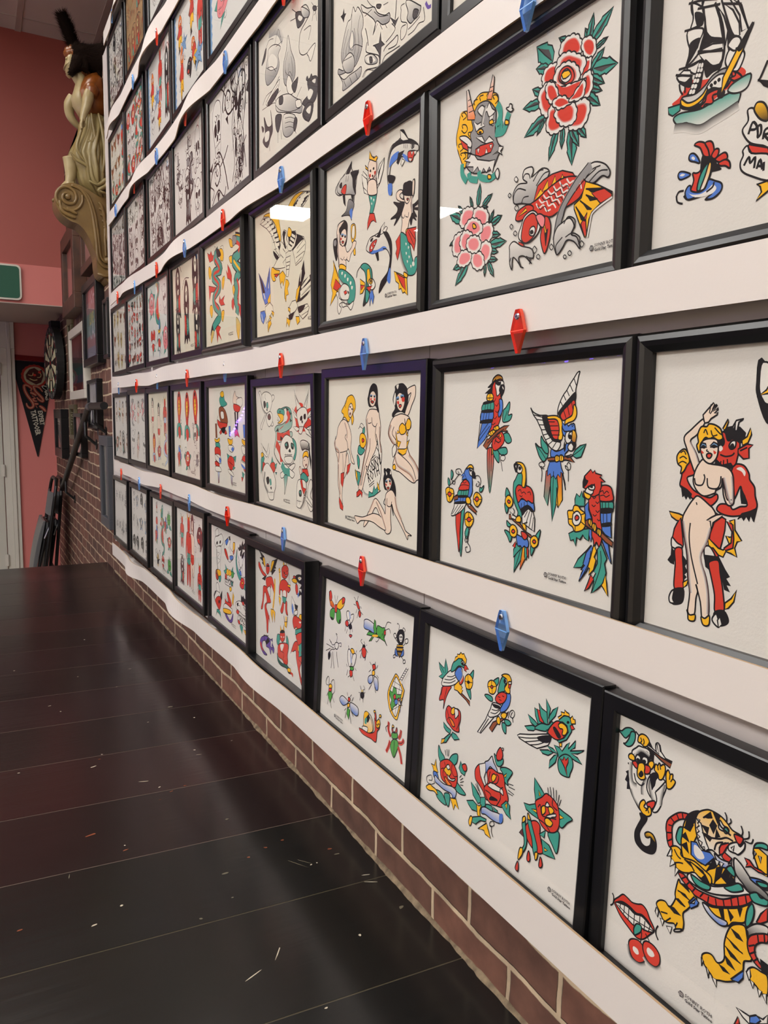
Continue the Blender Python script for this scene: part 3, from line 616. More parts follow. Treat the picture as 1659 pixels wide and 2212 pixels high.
# ------------------------------------------------------------------ simple motifs for the sheets further along (units -100..100, y down)
LIB = {
 'rose': 'g -60 -40 -95 -20 -60 10;g 60 -40 95 -30 60 10;g -20 50 -50 95 0 80;g 20 50 60 90 50 50;r -10 -60 30 -60 60 -30 60 20 30 55 -20 60 -55 30 -60 -20;w. -10 -30 25 -35 35 0 10 20 -20 10;y 0 -20 20 -15 15 5 -5 5;L10 -50 -10 -10 40 50 20;L10 -30 -50 -40 -10 -20 20',
 'peony': 'g| -60 -50 -95 -40 -60 10;g| 50 -60 95 -50 60 0;g| -30 60 -60 99 0 80;g| 30 60 60 95 60 40;g| -10 -60 0 -99 20 -60;p -40 -60 0 -70 50 -50 70 -10 60 40 10 70 -40 60 -70 20 -65 -30;w -30 -30 10 -50 40 -20 20 10 -20 5;p -20 -20 10 -30 25 -5 0 10;L12 -60 0 -20 30 20 20 60 -10;L12 -30 60 0 30 40 55',
 'dagger': 'ln| -6 -20 6 -20 7 70 0 99 -7 70;y -30 -30 0 -22 30 -30 25 -15 0 -12 -25 -15;b -6 -80 6 -80 8 -30 -8 -30;y -9 -92 9 -92 9 -78 -9 -78;w -40 0 -10 -10 40 20 35 32 -5 10 -38 14;r -30 20 0 10 30 30 10 60 -20 50;w -34 52 0 44 36 66 34 76 0 58 -32 64;g| 20 20 50 0 40 40;g| -20 40 -50 60 -20 60;L9 0 -20 0 90',
 'skull': 'w -50 -30 -40 -75 0 -92 45 -72 52 -20 40 20 30 70 -20 75 -35 25;k -30 -20 -8 -25 -5 5 -28 8;k 10 -25 34 -20 32 6 10 5;k -5 18 5 12 8 28 -4 28;L10 -25 42 30 42;L8 -12 36 -12 62;L8 2 36 2 62;L8 16 36 16 62;Sk010 -50 -30 -36 20 -22 60',
 'snake': 'g -10 -95 25 -90 30 -60 0 -40 -25 -10 0 15 35 25 35 60 0 80 -30 95 -10 70 10 60 15 40 -25 30 -50 0 -30 -45 0 -65 -5 -80;r. 0 -85 15 -75 10 -60 -20 -35 -35 -8 -10 18 20 28 22 50;y -12 -95 -30 -90 -15 -80;L9 -30 -90 -42 -85',
 'cobra': 'r -20 -90 10 -99 35 -70 40 -30 20 10 10 60 -10 40 -25 0 -35 -50;y -12 -60 8 -65 15 -30 0 0 -15 -20;k -10 -88 10 -90 5 -78 -8 -78;g -40 40 0 30 40 45 50 80 0 70 -45 90;r -25 55 10 45 30 70 0 95;L9 -15 -50 12 -50;L9 -14 -35 12 -35;L9 -12 -20 8 -20',
 'bird': 'b -20 -60 0 -90 25 -80 30 -50 40 0 30 40 0 45 -20 10;r -60 -20 -20 -40 20 -20 10 30 -30 60 -60 80 -50 30;y 15 -80 45 -75 25 -60;g -10 40 20 45 10 95 -5 70;y -20 50 -5 50 -20 90;L9 -50 0 10 -10;L9 -50 25 5 10;k 12 -72 18 -72 16 -66',
 'eagle': 'k| -95 -60 -60 -80 -20 -20 0 -40 20 -20 60 -90 95 -70 70 0 30 20 20 60 -20 60 -30 20 -70 0;w. -85 -58 -60 -70 -25 -10 -60 0;w. 85 -66 62 -78 28 -10 62 0;y -15 -30 10 -40 15 0 0 20 -15 0;L9 -80 -50 -30 0;L9 80 -60 30 0;y -10 60 0 90 12 60',
 'devil': 'r -15 -75 0 -85 18 -75 15 -50 0 -42 -14 -50;y| -16 -76 -24 -99 -6 -82;y| 16 -76 26 -98 6 -82;r -30 -40 0 -45 32 -38 40 0 30 30 22 -10 20 20 25 60 20 95 8 90 0 40 -8 90 -22 95 -25 60 -20 10 -25 -10 -35 30 -42 0;g| -20 10 20 10 24 35 0 42 -22 35;L9 -8 -66 -2 -64;L9 6 -64 12 -66;L12r 20 30 50 50 40 80;L9 -6 -54 8 -54',
 'woman': 's -12 -75 0 -85 14 -72 10 -50 0 -45 -12 -55;s -28 -40 0 -45 26 -38 22 -10 30 20 20 60 15 95 2 95 4 50 -4 50 -8 95 -20 92 -24 50 -28 20 -20 -8;k -18 -70 -10 -92 10 -94 22 -70 20 -40 12 -60 8 -80 -8 -76 -14 -50;L9 26 -38 45 -5 30 25;L9 -28 -40 -45 -5 -30 15;r -4 -56 6 -56 0 -52;r| -22 8 22 8 20 30 0 36 -22 28',
 'reaper': 'k -30 -70 0 -95 28 -70 35 -20 30 40 40 95 10 80 0 98 -20 80 -40 92 -30 30 -38 -20;w -15 -65 0 -78 15 -62 12 -35 0 -28 -12 -38;k -8 -58 -2 -60 -4 -48;k 4 -58 10 -56 6 -48;L22 -45 -95 20 -99 60 -70;L12n 45 -90 40 60;r 5 20 30 10 25 60 8 70;g -25 30 -5 20 -5 70 -25 60;L8w -20 -20 -14 60;L8w 0 -15 0 60;w -10 -10 10 -14 6 6 -8 6',
 'dragon': 'g -20 -95 20 -90 30 -70 0 -55 -25 -40 -20 -20 20 -5 30 20 0 40 -25 55 -10 75 10 95 -20 90 -40 60 -25 35 8 18 -5 5 -40 -15 -45 -45 -20 -65 -30 -80;r. -5 -75 -25 -50 -32 -30 -5 -12 18 8 -5 28 -28 50;y| 0 -95 20 -99 30 -85 15 -88;y| -50 -60 -65 -50 -60 -40 -45 -50;y| 35 10 60 20 50 35 30 22;r| 30 -30 60 -50 50 -20 70 -10 40 -5;r| -55 0 -80 -20 -70 10 -90 20 -60 20;r| 25 50 60 40 45 65 70 80 35 70;y| -15 -5 -25 10 -5 8;y 10 90 25 99 0 99;L9 -40 -40 -10 -20 20 0',
 'moth': 'n| -80 -60 -20 -30 0 -50 20 -30 80 -60 60 0 20 20 40 70 0 40 -40 70 -20 20 -60 0;k| -12 -40 12 -40 10 60 0 80 -10 60;r -30 -20 -15 -10 -25 5;r 30 -20 15 -10 25 5;k -60 -45 -40 -38 -50 -25;k 60 -45 40 -38 50 -25',
 'heart': 'r 0 -50 30 -80 70 -60 60 -10 0 60 -60 -10 -70 -60 -30 -80;w -80 0 0 -20 80 0 75 25 0 5 -75 25;g| 40 30 80 60 30 60;k| -10 60 0 99 10 60',
 'head': 'k -60 -30 -30 -70 20 -80 60 -50 70 0 50 60 20 90 10 50 -20 40 -50 30 -70 0;w. -20 -40 10 -45 0 -25;r -50 5 -10 5 0 35 -40 28;w| -40 5 -35 18 -28 5;y. -12 -38 0 -40 -4 -30;r. 30 -60 50 -45 35 -40',
 'mask': 'w -45 -60 0 -90 45 -60 50 0 30 60 0 90 -30 60 -50 0;k -35 -30 -8 -25 -12 -5 -32 -8;k 8 -25 35 -30 32 -8 12 -5;L14 -30 30 0 50 30 30;L10 -20 40 0 62 20 40;L10 0 -20 -6 10 6 14;L16 -45 -60 -70 -95 -50 -99;L16 45 -60 70 -95 50 -99;Sk012 -45 -50 -50 0 -28 60;L9 -25 -60 0 -50 25 -60',
 'horse': 'w -30 -80 0 -90 25 -60 45 -20 60 60 20 90 -10 20 -30 40 -60 70 -75 50 -50 0 -40 -50;k| 0 -95 30 -90 50 -60 70 -20 80 40 60 20 40 -20 20 -50;k -30 -40 -22 -44 -24 -34;L10 -62 50 -50 58;L9 0 -20 20 40;Sk012 25 -60 50 0 62 60;g| -20 80 20 90 60 70 40 99 -30 99;r -5 75 15 72 18 95 0 95',
 'arm': 'w -20 -60 10 -70 20 -20 15 60 -15 60;w -30 -95 0 -99 20 -80 25 -50 -25 -55;r -20 60 18 60 20 99 -18 99;Sk012 -20 -50 -15 0 -14 60;L10 -20 -85 15 -75',
 'boot': 'n -20 -90 20 -90 15 0 60 50 50 80 -20 70 -25 0;y| -22 -90 22 -90 20 -70 -20 -70;r -20 70 50 80 50 95 -20 88;L10 -18 -40 16 -40;L10 -20 -10 14 -10',
 'curl': 'L34 -90 60 -60 -40 0 -60 20 -10 -10 20 -30 0;L34 90 70 60 -20 20 -90 -10 -99;L26 -60 80 0 40 50 80 70 50;L26 20 -40 60 -60 90 -90;k| -10 50 0 99 12 50;k| -90 -60 -50 -80 -60 -50;L22 -80 0 -40 30 -60 60',
 'marble': 'L18 -90 -90 -60 -40 -80 0 -50 60 -80 95;L14 -50 -95 -20 -50 -50 0 -10 40 -40 95;L20 -10 -95 20 -40 -10 0 30 50 0 95;L12 40 -95 60 -50 30 -10 70 40 40 95;L18 80 -90 90 -20 60 20 95 90;E.k 10 -20 24 -20 10 -2;E.k -30 40 -18 40 -30 58;L8 -70 -60 70 50;L8 -80 40 60 -70;E.d 50 60 64 60 50 78',
 'comic': 'o -30 -60 0 -90 30 -60 25 -30 -20 -30;w -15 -60 -2 -64 -4 -48 -14 -46;w 6 -64 18 -60 16 -46 6 -48;r -25 -28 25 -28 30 20 -28 20;y -24 20 24 20 30 60 5 50 -10 90 -28 60;w| 30 -20 60 -50 55 0;n| -30 -20 -60 0 -35 20;L10 -20 -40 0 -36 18 -42;k| -10 60 -30 99 5 90',
 'star': 'q| 0 -90 20 -30 90 -30 35 10 60 80 0 40 -60 80 -35 10 -90 -30 -20 -30',
 'spider': 'e 0 -20 20 0 10 30 -10 30 -20 0;k -8 -40 8 -40 8 -20 -8 -20;L9 -15 -20 -60 -60 -70 -20;L9 15 -20 60 -60 70 -20;L9 -18 0 -70 0 -80 40;L9 18 0 70 0 80 40;L9 -16 20 -50 40 -50 90;L9 16 20 50 40 50 90',
 'santa': 's -20 -40 0 -55 20 -40 15 -10 -15 -10;r| -25 -40 0 -95 30 -42;w -28 -10 0 0 28 -10 20 40 0 60 -20 40;r -30 40 30 40 35 90 -35 90',
 'frog': 'v -40 -40 0 -60 40 -40 50 20 20 50 -30 50 -50 10;w -25 -70 -5 -70 -8 -45 -25 -45;w 8 -70 28 -70 25 -45 8 -45;r -20 0 0 15 25 0 0 8;g -50 50 -80 90 -20 80;g 40 50 80 90 10 80;k -16 -60 -10 -60 -12 -52;k 16 -60 22 -60 20 -52',
 'fish': 'g -40 0 0 -40 60 -30 90 0 60 30 0 40;r| -40 0 -90 -40 -80 40;y| 0 -38 20 -70 40 -35;w 60 -15 76 -10 70 5 58 2;L9 0 -30 -10 0 0 30;L9 25 -30 15 0 25 30',
}
def put(A, name, u, v, s, rot=0, sy=None, lw=None, swap=None, flip=1):
    sy = sy or s; ca, sa = math.cos(rot), math.sin(rot)
    def tf(x, y): x *= flip*s/100; y *= -sy/100; return (u*OW+x*ca-y*sa, -v*OH+x*sa+y*ca)
    src = LIB[name]
    if swap:
        out = []
        for ln in src.split(';'):
            q = ln.split(' ', 1); op = q[0]
            if op[0] == 'E': op = 'E.'+swap.get(op[2], op[2])
            elif op[0] not in 'LS': op = ''.join(swap.get(ch, ch) for ch in op)
            out.append(op+' '+q[1])
        src = ';'.join(out)
    A.run(src, tf, lw or max(.0009, min(.0015, s*.035)))
GREY = {'r': 'e', 'g': 'd', 'y': 'w', 'b': 'e', 'n': 'd', 'o': 'e', 'p': 'e', 's': 'w', 'v': 'd', 'l': 'w', 'q': 'w', 'u': 'd', 'm': 'k'}
PALE = {'k': 'd'}
NARROW = {'dagger', 'cobra', 'snake', 'devil', 'woman', 'reaper', 'dragon'}
def sheet(items, grey=False, border=None, swap=None, heavy=False):
    def f(A):
        if border:
            rg = random.Random(5); n = 26; P = []
            for i in range(n): a = i/n; P.append((.012+(.008 if i % 2 else 0), -a*OH))
            for side in (0, 1):
                Q = [(x if side == 0 else OW-x, z) for (x, z) in P]+[(0 if side == 0 else OW, -OH), (0 if side == 0 else OW, 0)]
                A.fill(Q, PAL['q'])
        rg = random.Random(len(items)*31)
        for it in items:
            nm, u, v, s = it[:4]; rot = it[4] if len(it) > 4 else 0
            sy_ = it[5] if len(it) > 5 else s; s *= 1.85 if nm in NARROW else 1.4; sy_ *= 1.12
            put(A, nm, u, v, s, rot, sy_, swap=(GREY if grey else swap), flip=it[6] if len(it) > 6 else 1, lw=.0021 if heavy else None)
            for _ in range(9 if heavy else 5):
                cx, cz = u*OW+rg.uniform(-.6, .6)*min(s, .05), -v*OH+rg.uniform(-.8, .8)*sy_; L = rg.uniform(.006, .018); a = rg.uniform(0, 2*PI)
                pts = [(cx, cz), (cx+L*math.cos(a), cz+L*math.sin(a)), (cx+L*1.3*math.cos(a+.9), cz+L*1.3*math.sin(a+.9)), (cx+L*.8*math.cos(a+1.7), cz+L*.8*math.sin(a+1.7))]
                A.ribbon(catmull(pts, False), rg.choice([.0012, .002, .0035 if heavy else .0016]), PAL['k'], taper=True)
    return f
def grid(names, nx, ny, s, seed, jit=.03):
    rg = random.Random(seed); out = []
    for j in range(ny):
        for i in range(nx):
            out.append((names[rg.randrange(len(names))], (i+.55)/(nx+.1)+rg.uniform(-jit, jit), (j+.5)/ny+rg.uniform(-jit, jit), s*rg.uniform(.8, 1.15), rg.uniform(-.3, .3), s*rg.uniform(.9, 1.2)))
    return out
MUTE = 1
FAR = {
 (3, 4): sheet([('dragon', .27, .52, .085, 0, .125), ('dragon', .72, .5, .085, .05, .128, -1)]),
 (3, 5): sheet([('reaper', .2, .3, .045, 0, .075), ('reaper', .82, .27, .05, 0, .085), ('reaper', .5, .55, .045, 0, .09, -1), ('reaper', .17, .74, .036, 0, .066), ('reaper', .84, .77, .042, 0, .07, -1)]),
 (3, 6): sheet([('peony', .2, .25, .045, 0, .05), ('snake', .5, .4, .05, 0, .1), ('dagger', .55, .7, .035, 0, .075), ('mask', .82, .28, .036, .3, .055), ('heart', .24, .76, .038, 0, .05), ('peony', .84, .75, .04, 0, .05)], swap={'n': 'q'}),
 (3, 7): sheet(grid(['skull', 'heart', 'rose', 'moth', 'head', 'boot', 'dagger'], 6, 5, .021, 4)),
 (3, 8): sheet(grid(['moth', 'mask', 'spider', 'moth'], 4, 3, .033, 8), swap={'w': 't', 'k': 'n'}),
 (4, 4): sheet([('boot', .27, .23, .04, 0, .06), ('woman', .27, .2, .035, 0, .055), ('comic', .64, .2, .04, 0, .05), ('bird', .66, .2, .03, .2, .04), ('dagger', .17, .68, .045, 0, .085), ('dagger', .5, .72, .045, 0, .08), ('dagger', .84, .7, .05, 0, .09)]),
 (4, 5): sheet([('cobra', .2, .3, .04, 0, .07), ('cobra', .5, .32, .04, 0, .07), ('cobra', .8, .3, .04, .1, .07), ('bird', .2, .78, .034, .3), ('rose', .5, .8, .034), ('skull', .78, .52, .026, 0, .034), ('spider', .84, .8, .042)]),
 (4, 6): sheet([('woman', .2, .3, .04, 0, .06), ('woman', .5, .45, .045, 0, .08), ('devil', .8, .3, .04, 0, .06), ('cobra', .25, .75, .035, 0, .05), ('snake', .82, .75, .04, 0, .055), ('rose', .5, .78, .03)], swap={'g': 'l'}),
 (4, 7): sheet(grid(['woman', 'mask', 'dragon', 'devil'], 3, 2, .045, 5), swap={'g': 'e', 'r': 'p', 'y': 'w'}),
 (4, 8): sheet(grid(['woman', 'reaper', 'dagger', 'rose'], 4, 2, .04, 6, .02), swap={'r': 'n', 'b': 'e'}),
 (5, 4): None,
 (5, 5): sheet([('devil', .2, .27, .035, 0, .05), ('woman', .58, .45, .05, 0, .11), ('devil', .45, .45, .05, 0, .11), ('head', .84, .25, .035, 0, .04), ('reaper', .2, .75, .032, 0, .045), ('devil', .84, .75, .034, 0, .055, -1)], swap={'k': 'm'}),
 (5, 6): sheet([('santa', .2, .2, .03, 0, .04), ('frog', .78, .2, .035), ('fish', .45, .2, .035, 1.2), ('bird', .2, .5, .035), ('snake', .5, .5, .04, 0, .07), ('rose', .8, .5, .028), ('eagle', .25, .82, .035), ('heart', .5, .84, .02, 0, .03), ('frog', .8, .8, .035), ('bird', .64, .3, .03)]),
 (5, 7): sheet(grid(['head', 'spider', 'woman', 'fish', 'rose'], 4, 3, .03, 7), swap={'r': 'e', 'y': 'w', 's': 'w', 'p': 'w', 'g': 'q'}),
 (5, 8): sheet(grid(['dagger', 'reaper', 'snake', 'spider'], 4, 2, .038, 9, .02), grey=True),
 (2, 4): sheet([('skull', .2, .33, .055, .1, .075), ('mask', .72, .35, .05, 0, .1), ('curl', .22, .78, .07, 0, .06), ('curl', .85, .16, .06, .8), ('marble', .72, .45, .045, 0, .12), ('curl', .5, .12, .05, 2), ('marble', .75, .82, .05, 1.2, .03)], grey=True, heavy=True),
 (2, 5): sheet([('mask', .22, .55, .036, 0, .05), ('mask', .8, .8, .045, 0, .055), ('skull', .8, .3, .035, 0, .06), ('reaper', .48, .7, .04, 0, .07), ('dagger', .14, .3, .03, 0, .05), ('dagger', .5, .26, .03, 0, .06), ('snake', .6, .5, .03, 0, .06), ('skull', .45, .5, .03)], grey=True, heavy=True),
 (2, 6): sheet([('marble', .25, .5, .07, 0, .14), ('marble', .72, .5, .07, 0, .14, -1), ('curl', .5, .2, .07), ('curl', .4, .85, .07, 2)]+grid(['mask', 'curl'], 3, 3, .04, 12), grey=True, heavy=True),
 (2, 7): sheet(grid(['curl', 'mask', 'marble', 'skull'], 3, 4, .05, 13), grey=True, heavy=True),
 (2, 8): sheet(grid(['marble', 'curl', 'snake'], 4, 3, .05, 14), grey=True, heavy=True),
 (1, 4): sheet([('comic', .15, .3, .04), ('star', .3, .6, .03), ('peony', .35, .62, .06, .3, .05), ('devil', .6, .55, .045, .4), ('comic', .82, .6, .045), ('star', .7, .3, .035), ('comic', .45, .25, .05)], border=1),
 (1, 5): sheet([('comic', .2, .25, .05), ('comic', .25, .7, .04, 0, .08), ('star', .34, .42, .03), ('comic', .6, .22, .045, 0, .06), ('devil', .85, .4, .04, 0, .09), ('comic', .66, .65, .045, .5), ('star', .8, .75, .04), ('head', .5, .75, .03)], border=1),
 (1, 6): sheet([('comic', .2, .35, .045, 0, .06), ('devil', .55, .3, .04, 0, .08), ('star', .4, .5, .04), ('comic', .5, .75, .045), ('reaper', .82, .5, .04, 0, .1), ('mask', .2, .72, .04)], border=1),
 (1, 7): sheet(grid(['snake', 'rose', 'dragon', 'mask'], 4, 3, .045, 15), swap={'b': 'g'}),
 (1, 8): sheet(grid(['bird', 'rose', 'moth', 'snake'], 4, 3, .036, 16), swap={'k': 'n'}),
 (0, 6): sheet(grid(['mask', 'snake', 'spider'], 3, 2, .045, 17), grey=True),
 (0, 7): sheet(grid(['marble', 'reaper'], 4, 2, .05, 18), swap={'w': 't', 'k': 'n', 'e': 'n', 'd': 'n'}),
 (0, 8): sheet(grid(['curl', 'mask', 'head', 'dragon'], 4, 3, .042, 19), grey=True),
}
# every framed print: (row, column): (y, z of the opening's top-left corner, lean, turn, paper, short name, label, sign, profile)
CREAM = srgb(213, 208, 197); COOL = srgb(211, 207, 201); WARM = srgb(214, 207, 187); GREYP = srgb(207, 206, 201); BROWNP = srgb(160, 128, 88)
FR = {
 (3, 0): (.571, .440+CAMZ, -.012, -.004, COOL, 'ship', 'black framed print of a sailing ship above a red fish tail in water', None, .004),
 (4, 0): (.555, .0687+CAMZ, -.0069, .0065, COOL, 'couple', 'black framed print of a red horned devil dancing with a blonde woman', None, .004),
 (5, 0): (.576, -.307+CAMZ, .0247, .0034, COOL, 'tiger', 'black framed print of a tiger fighting a snake with a monkey and red lips', (0.1036, -0.2499), 0),
 (2, 1): (.943, .815+CAMZ, 0, 0, CREAM, 'corner', 'black framed sheet of which only a lower corner shows at the top edge', None, 0),
 (3, 1): (.9706, .4421+CAMZ, -.0262, -.0084, COOL, 'koi', 'black framed print of a koi in waves, two peonies and a horned mask', (0.3125, -0.2518), .004),
 (4, 1): (.944, .0667+CAMZ, .0020, .0072, COOL, 'parrots', 'black framed print of five colourful parrots', (0.2369, -0.2502), .004),
 (5, 1): (.965, -.3066+CAMZ, .048, .0074, COOL, 'small birds', 'black framed print of three small birds above three red roses', (0.3015, -0.2513), 0),
 (2, 2): (1.339, .826+CAMZ, 0, 0, CREAM, 'star and flames', 'black framed grey print with flames, a black star and slanting eyes', None, 0),
 (3, 2): (1.3646, .4515+CAMZ, -.0095, -.0159, CREAM, 'mermaids', 'black framed print of sharks, mermaids and a striped fish', (0.2396, -0.2496), .002),
 (4, 2): (1.3492, .072+CAMZ, -.0027, -.0075, CREAM, 'pin-up', 'black framed print of four pin-up women, one kneeling in a yellow swimsuit', (0.0827, -0.2513), 0),
 (5, 2): (1.3538, -.3083+CAMZ, .0487, .0091, COOL, 'insects', 'black framed print of insects, a fly swatter and a snail', (0.0696, -0.2543), 0),
 (2, 3): (1.745, .825+CAMZ, 0, .002, CREAM, 'grey masks', 'black framed grey print of masks, flames and small monsters', None, 0),
 (3, 3): (1.7764, .4562+CAMZ, -.0217, -.0183, WARM, 'eagle', 'black framed print of one large and two small eagles with a bright reflection', (0.3176, -0.2525), .002),
 (4, 3): (1.7753, .0687+CAMZ, -.0274, -.0041, CREAM, 'skulls', 'black framed print of skulls, a snake and crossed bones', (0.1719, -0.2511), 0),
 (5, 3): (1.785, -.3105+CAMZ, 0, .0093, COOL, 'red devils', 'black framed print of red devils with tridents, its near side standing out from the wall', (0.3243, -0.2511), 0),
 (2, 4): (2.15, .828+CAMZ, 0, .004, COOL, 'scrollwork', 'black framed black and white print of skulls among heavy black scrollwork', None, 0),
 (3, 4): (2.215, .465+CAMZ, -.01, -.01, WARM, 'dragons', 'black framed print of two long green dragons', (.22, -.25), .003),
 (4, 4): (2.190, .080+CAMZ, 0, 0, CREAM, 'daggers', 'black framed print of three daggers with banners under two cartoon figures', (.22, -.255), 0),
 (5, 4): (2.178, -.308+CAMZ, .01, .004, COOL, 'horses', 'black framed print of horse heads, an arm and a LUCKY banner', (.2, -.25), 0),
 (1, 4): (2.132, 1.209+CAMZ, 0, 0, GREYP, 'pink comic', 'black framed comic print with a pink monster and pale blue edging', None, 0),
 (2, 5): (2.56, .835+CAMZ, 0, .004, COOL, 'knives and masks', 'black framed black and white print of knives and laughing masks', None, 0),
 (3, 5): (2.612, .470+CAMZ, -.01, -.008, WARM, 'reapers', 'black framed print of five hooded reapers', (.22, -.255), 0),
 (4, 5): (2.622, .081+CAMZ, 0, 0, CREAM, 'cobras', 'black framed print of three red cobras above a bird and a spider', (.22, -.255), 0),
 (5, 5): (2.604, -.305+CAMZ, .01, .002, COOL, 'small devils', 'black framed print of small red devils around a tall pair', (.2, -.25), 0),
 (1, 5): (2.531, 1.201+CAMZ, 0, 0, GREYP, 'blue-edged comic', 'black framed comic print with red and yellow figures and pale blue edging', None, 0),
 (2, 6): (2.955, .837+CAMZ, 0, 0, COOL, 'marbled', 'black framed black and white print densely filled with marbled lines', None, 0),
 (3, 6): (3.02, .470+CAMZ, 0, -.006, GREYP, 'snake and peonies', 'black framed print of a snake and dagger between pink peonies', None, 0),
 (4, 6): (3.043, .081+CAMZ, 0, 0, WARM, 'golden', 'black framed print of women and snakes with yellow accents', (.22, -.255), 0),
 (5, 6): (3.004, -.310+CAMZ, .01, 0, COOL, 'frogs', 'black framed print of frogs, birds and a red-capped man', (.2, -.25), 0),
 (1, 6): (2.932, 1.201+CAMZ, 0, 0, GREYP, 'orange comic', 'black framed comic print with orange figures, second in colour from the far end', None, 0),
 (0, 6): (2.877, 1.596+CAMZ, 0, 0, GREYP, 'pale outline', 'black framed pale outline drawing cut by the top of the photo', None, 0),
 (2, 7): (3.386, .838+CAMZ, 0, 0, COOL, 'dark ornaments', 'black framed black and white print of dark ornaments, next to last in its row', None, 0),
 (3, 7): (3.437, .471+CAMZ, 0, 0, COOL, 'many small designs', 'black framed print of many small designs in close rows', None, 0),
 (4, 7): (3.441, .084+CAMZ, 0, 0, COOL, 'rosy grey', 'black framed rosy grey print of crowded figures', None, 0),
 (5, 7): (3.448, -.310+CAMZ, .01, 0, COOL, 'pale green', 'black framed print of pale grey-green heads, next to last in the lowest row', None, 0),
 (1, 7): (3.367, 1.203+CAMZ, 0, 0, COOL, 'red and green', 'black framed print of faded red and green snakes, under the brown sheet', None, 0),
 (0, 7): (3.317, 1.598+CAMZ, 0, 0, BROWNP, 'brown paper', 'black framed sheet on brown paper near the top left corner', None, 0),
 (2, 8): (3.792, .838+CAMZ, 0, 0, COOL, 'feathery black', 'black framed print of feathery black lines at the far end of its row', None, 0),
 (3, 8): (3.825, .468+CAMZ, 0, 0, CREAM, 'brown moths', 'black framed print of brown moths at the far end of its row', None, 0),
 (4, 8): (3.838, .079+CAMZ, 0, 0, COOL, 'tall figures', 'black framed print of small tall figures at the far end of its row', None, 0),
 (5, 8): (3.896, -.311+CAMZ, .01, 0, COOL, 'grey daggers', 'black framed print of fine grey daggers at the far end of the lowest row', None, 0),
 (1, 8): (3.770, 1.203+CAMZ, 0, 0, CREAM, 'olive birds', 'black framed print of olive and brown birds at the far end of its row', None, 0),
 (0, 8): (3.740, 1.598+CAMZ, 0, 0, COOL, 'grey heads', 'black framed grey print at the far end of the highest row', None, 0),
}
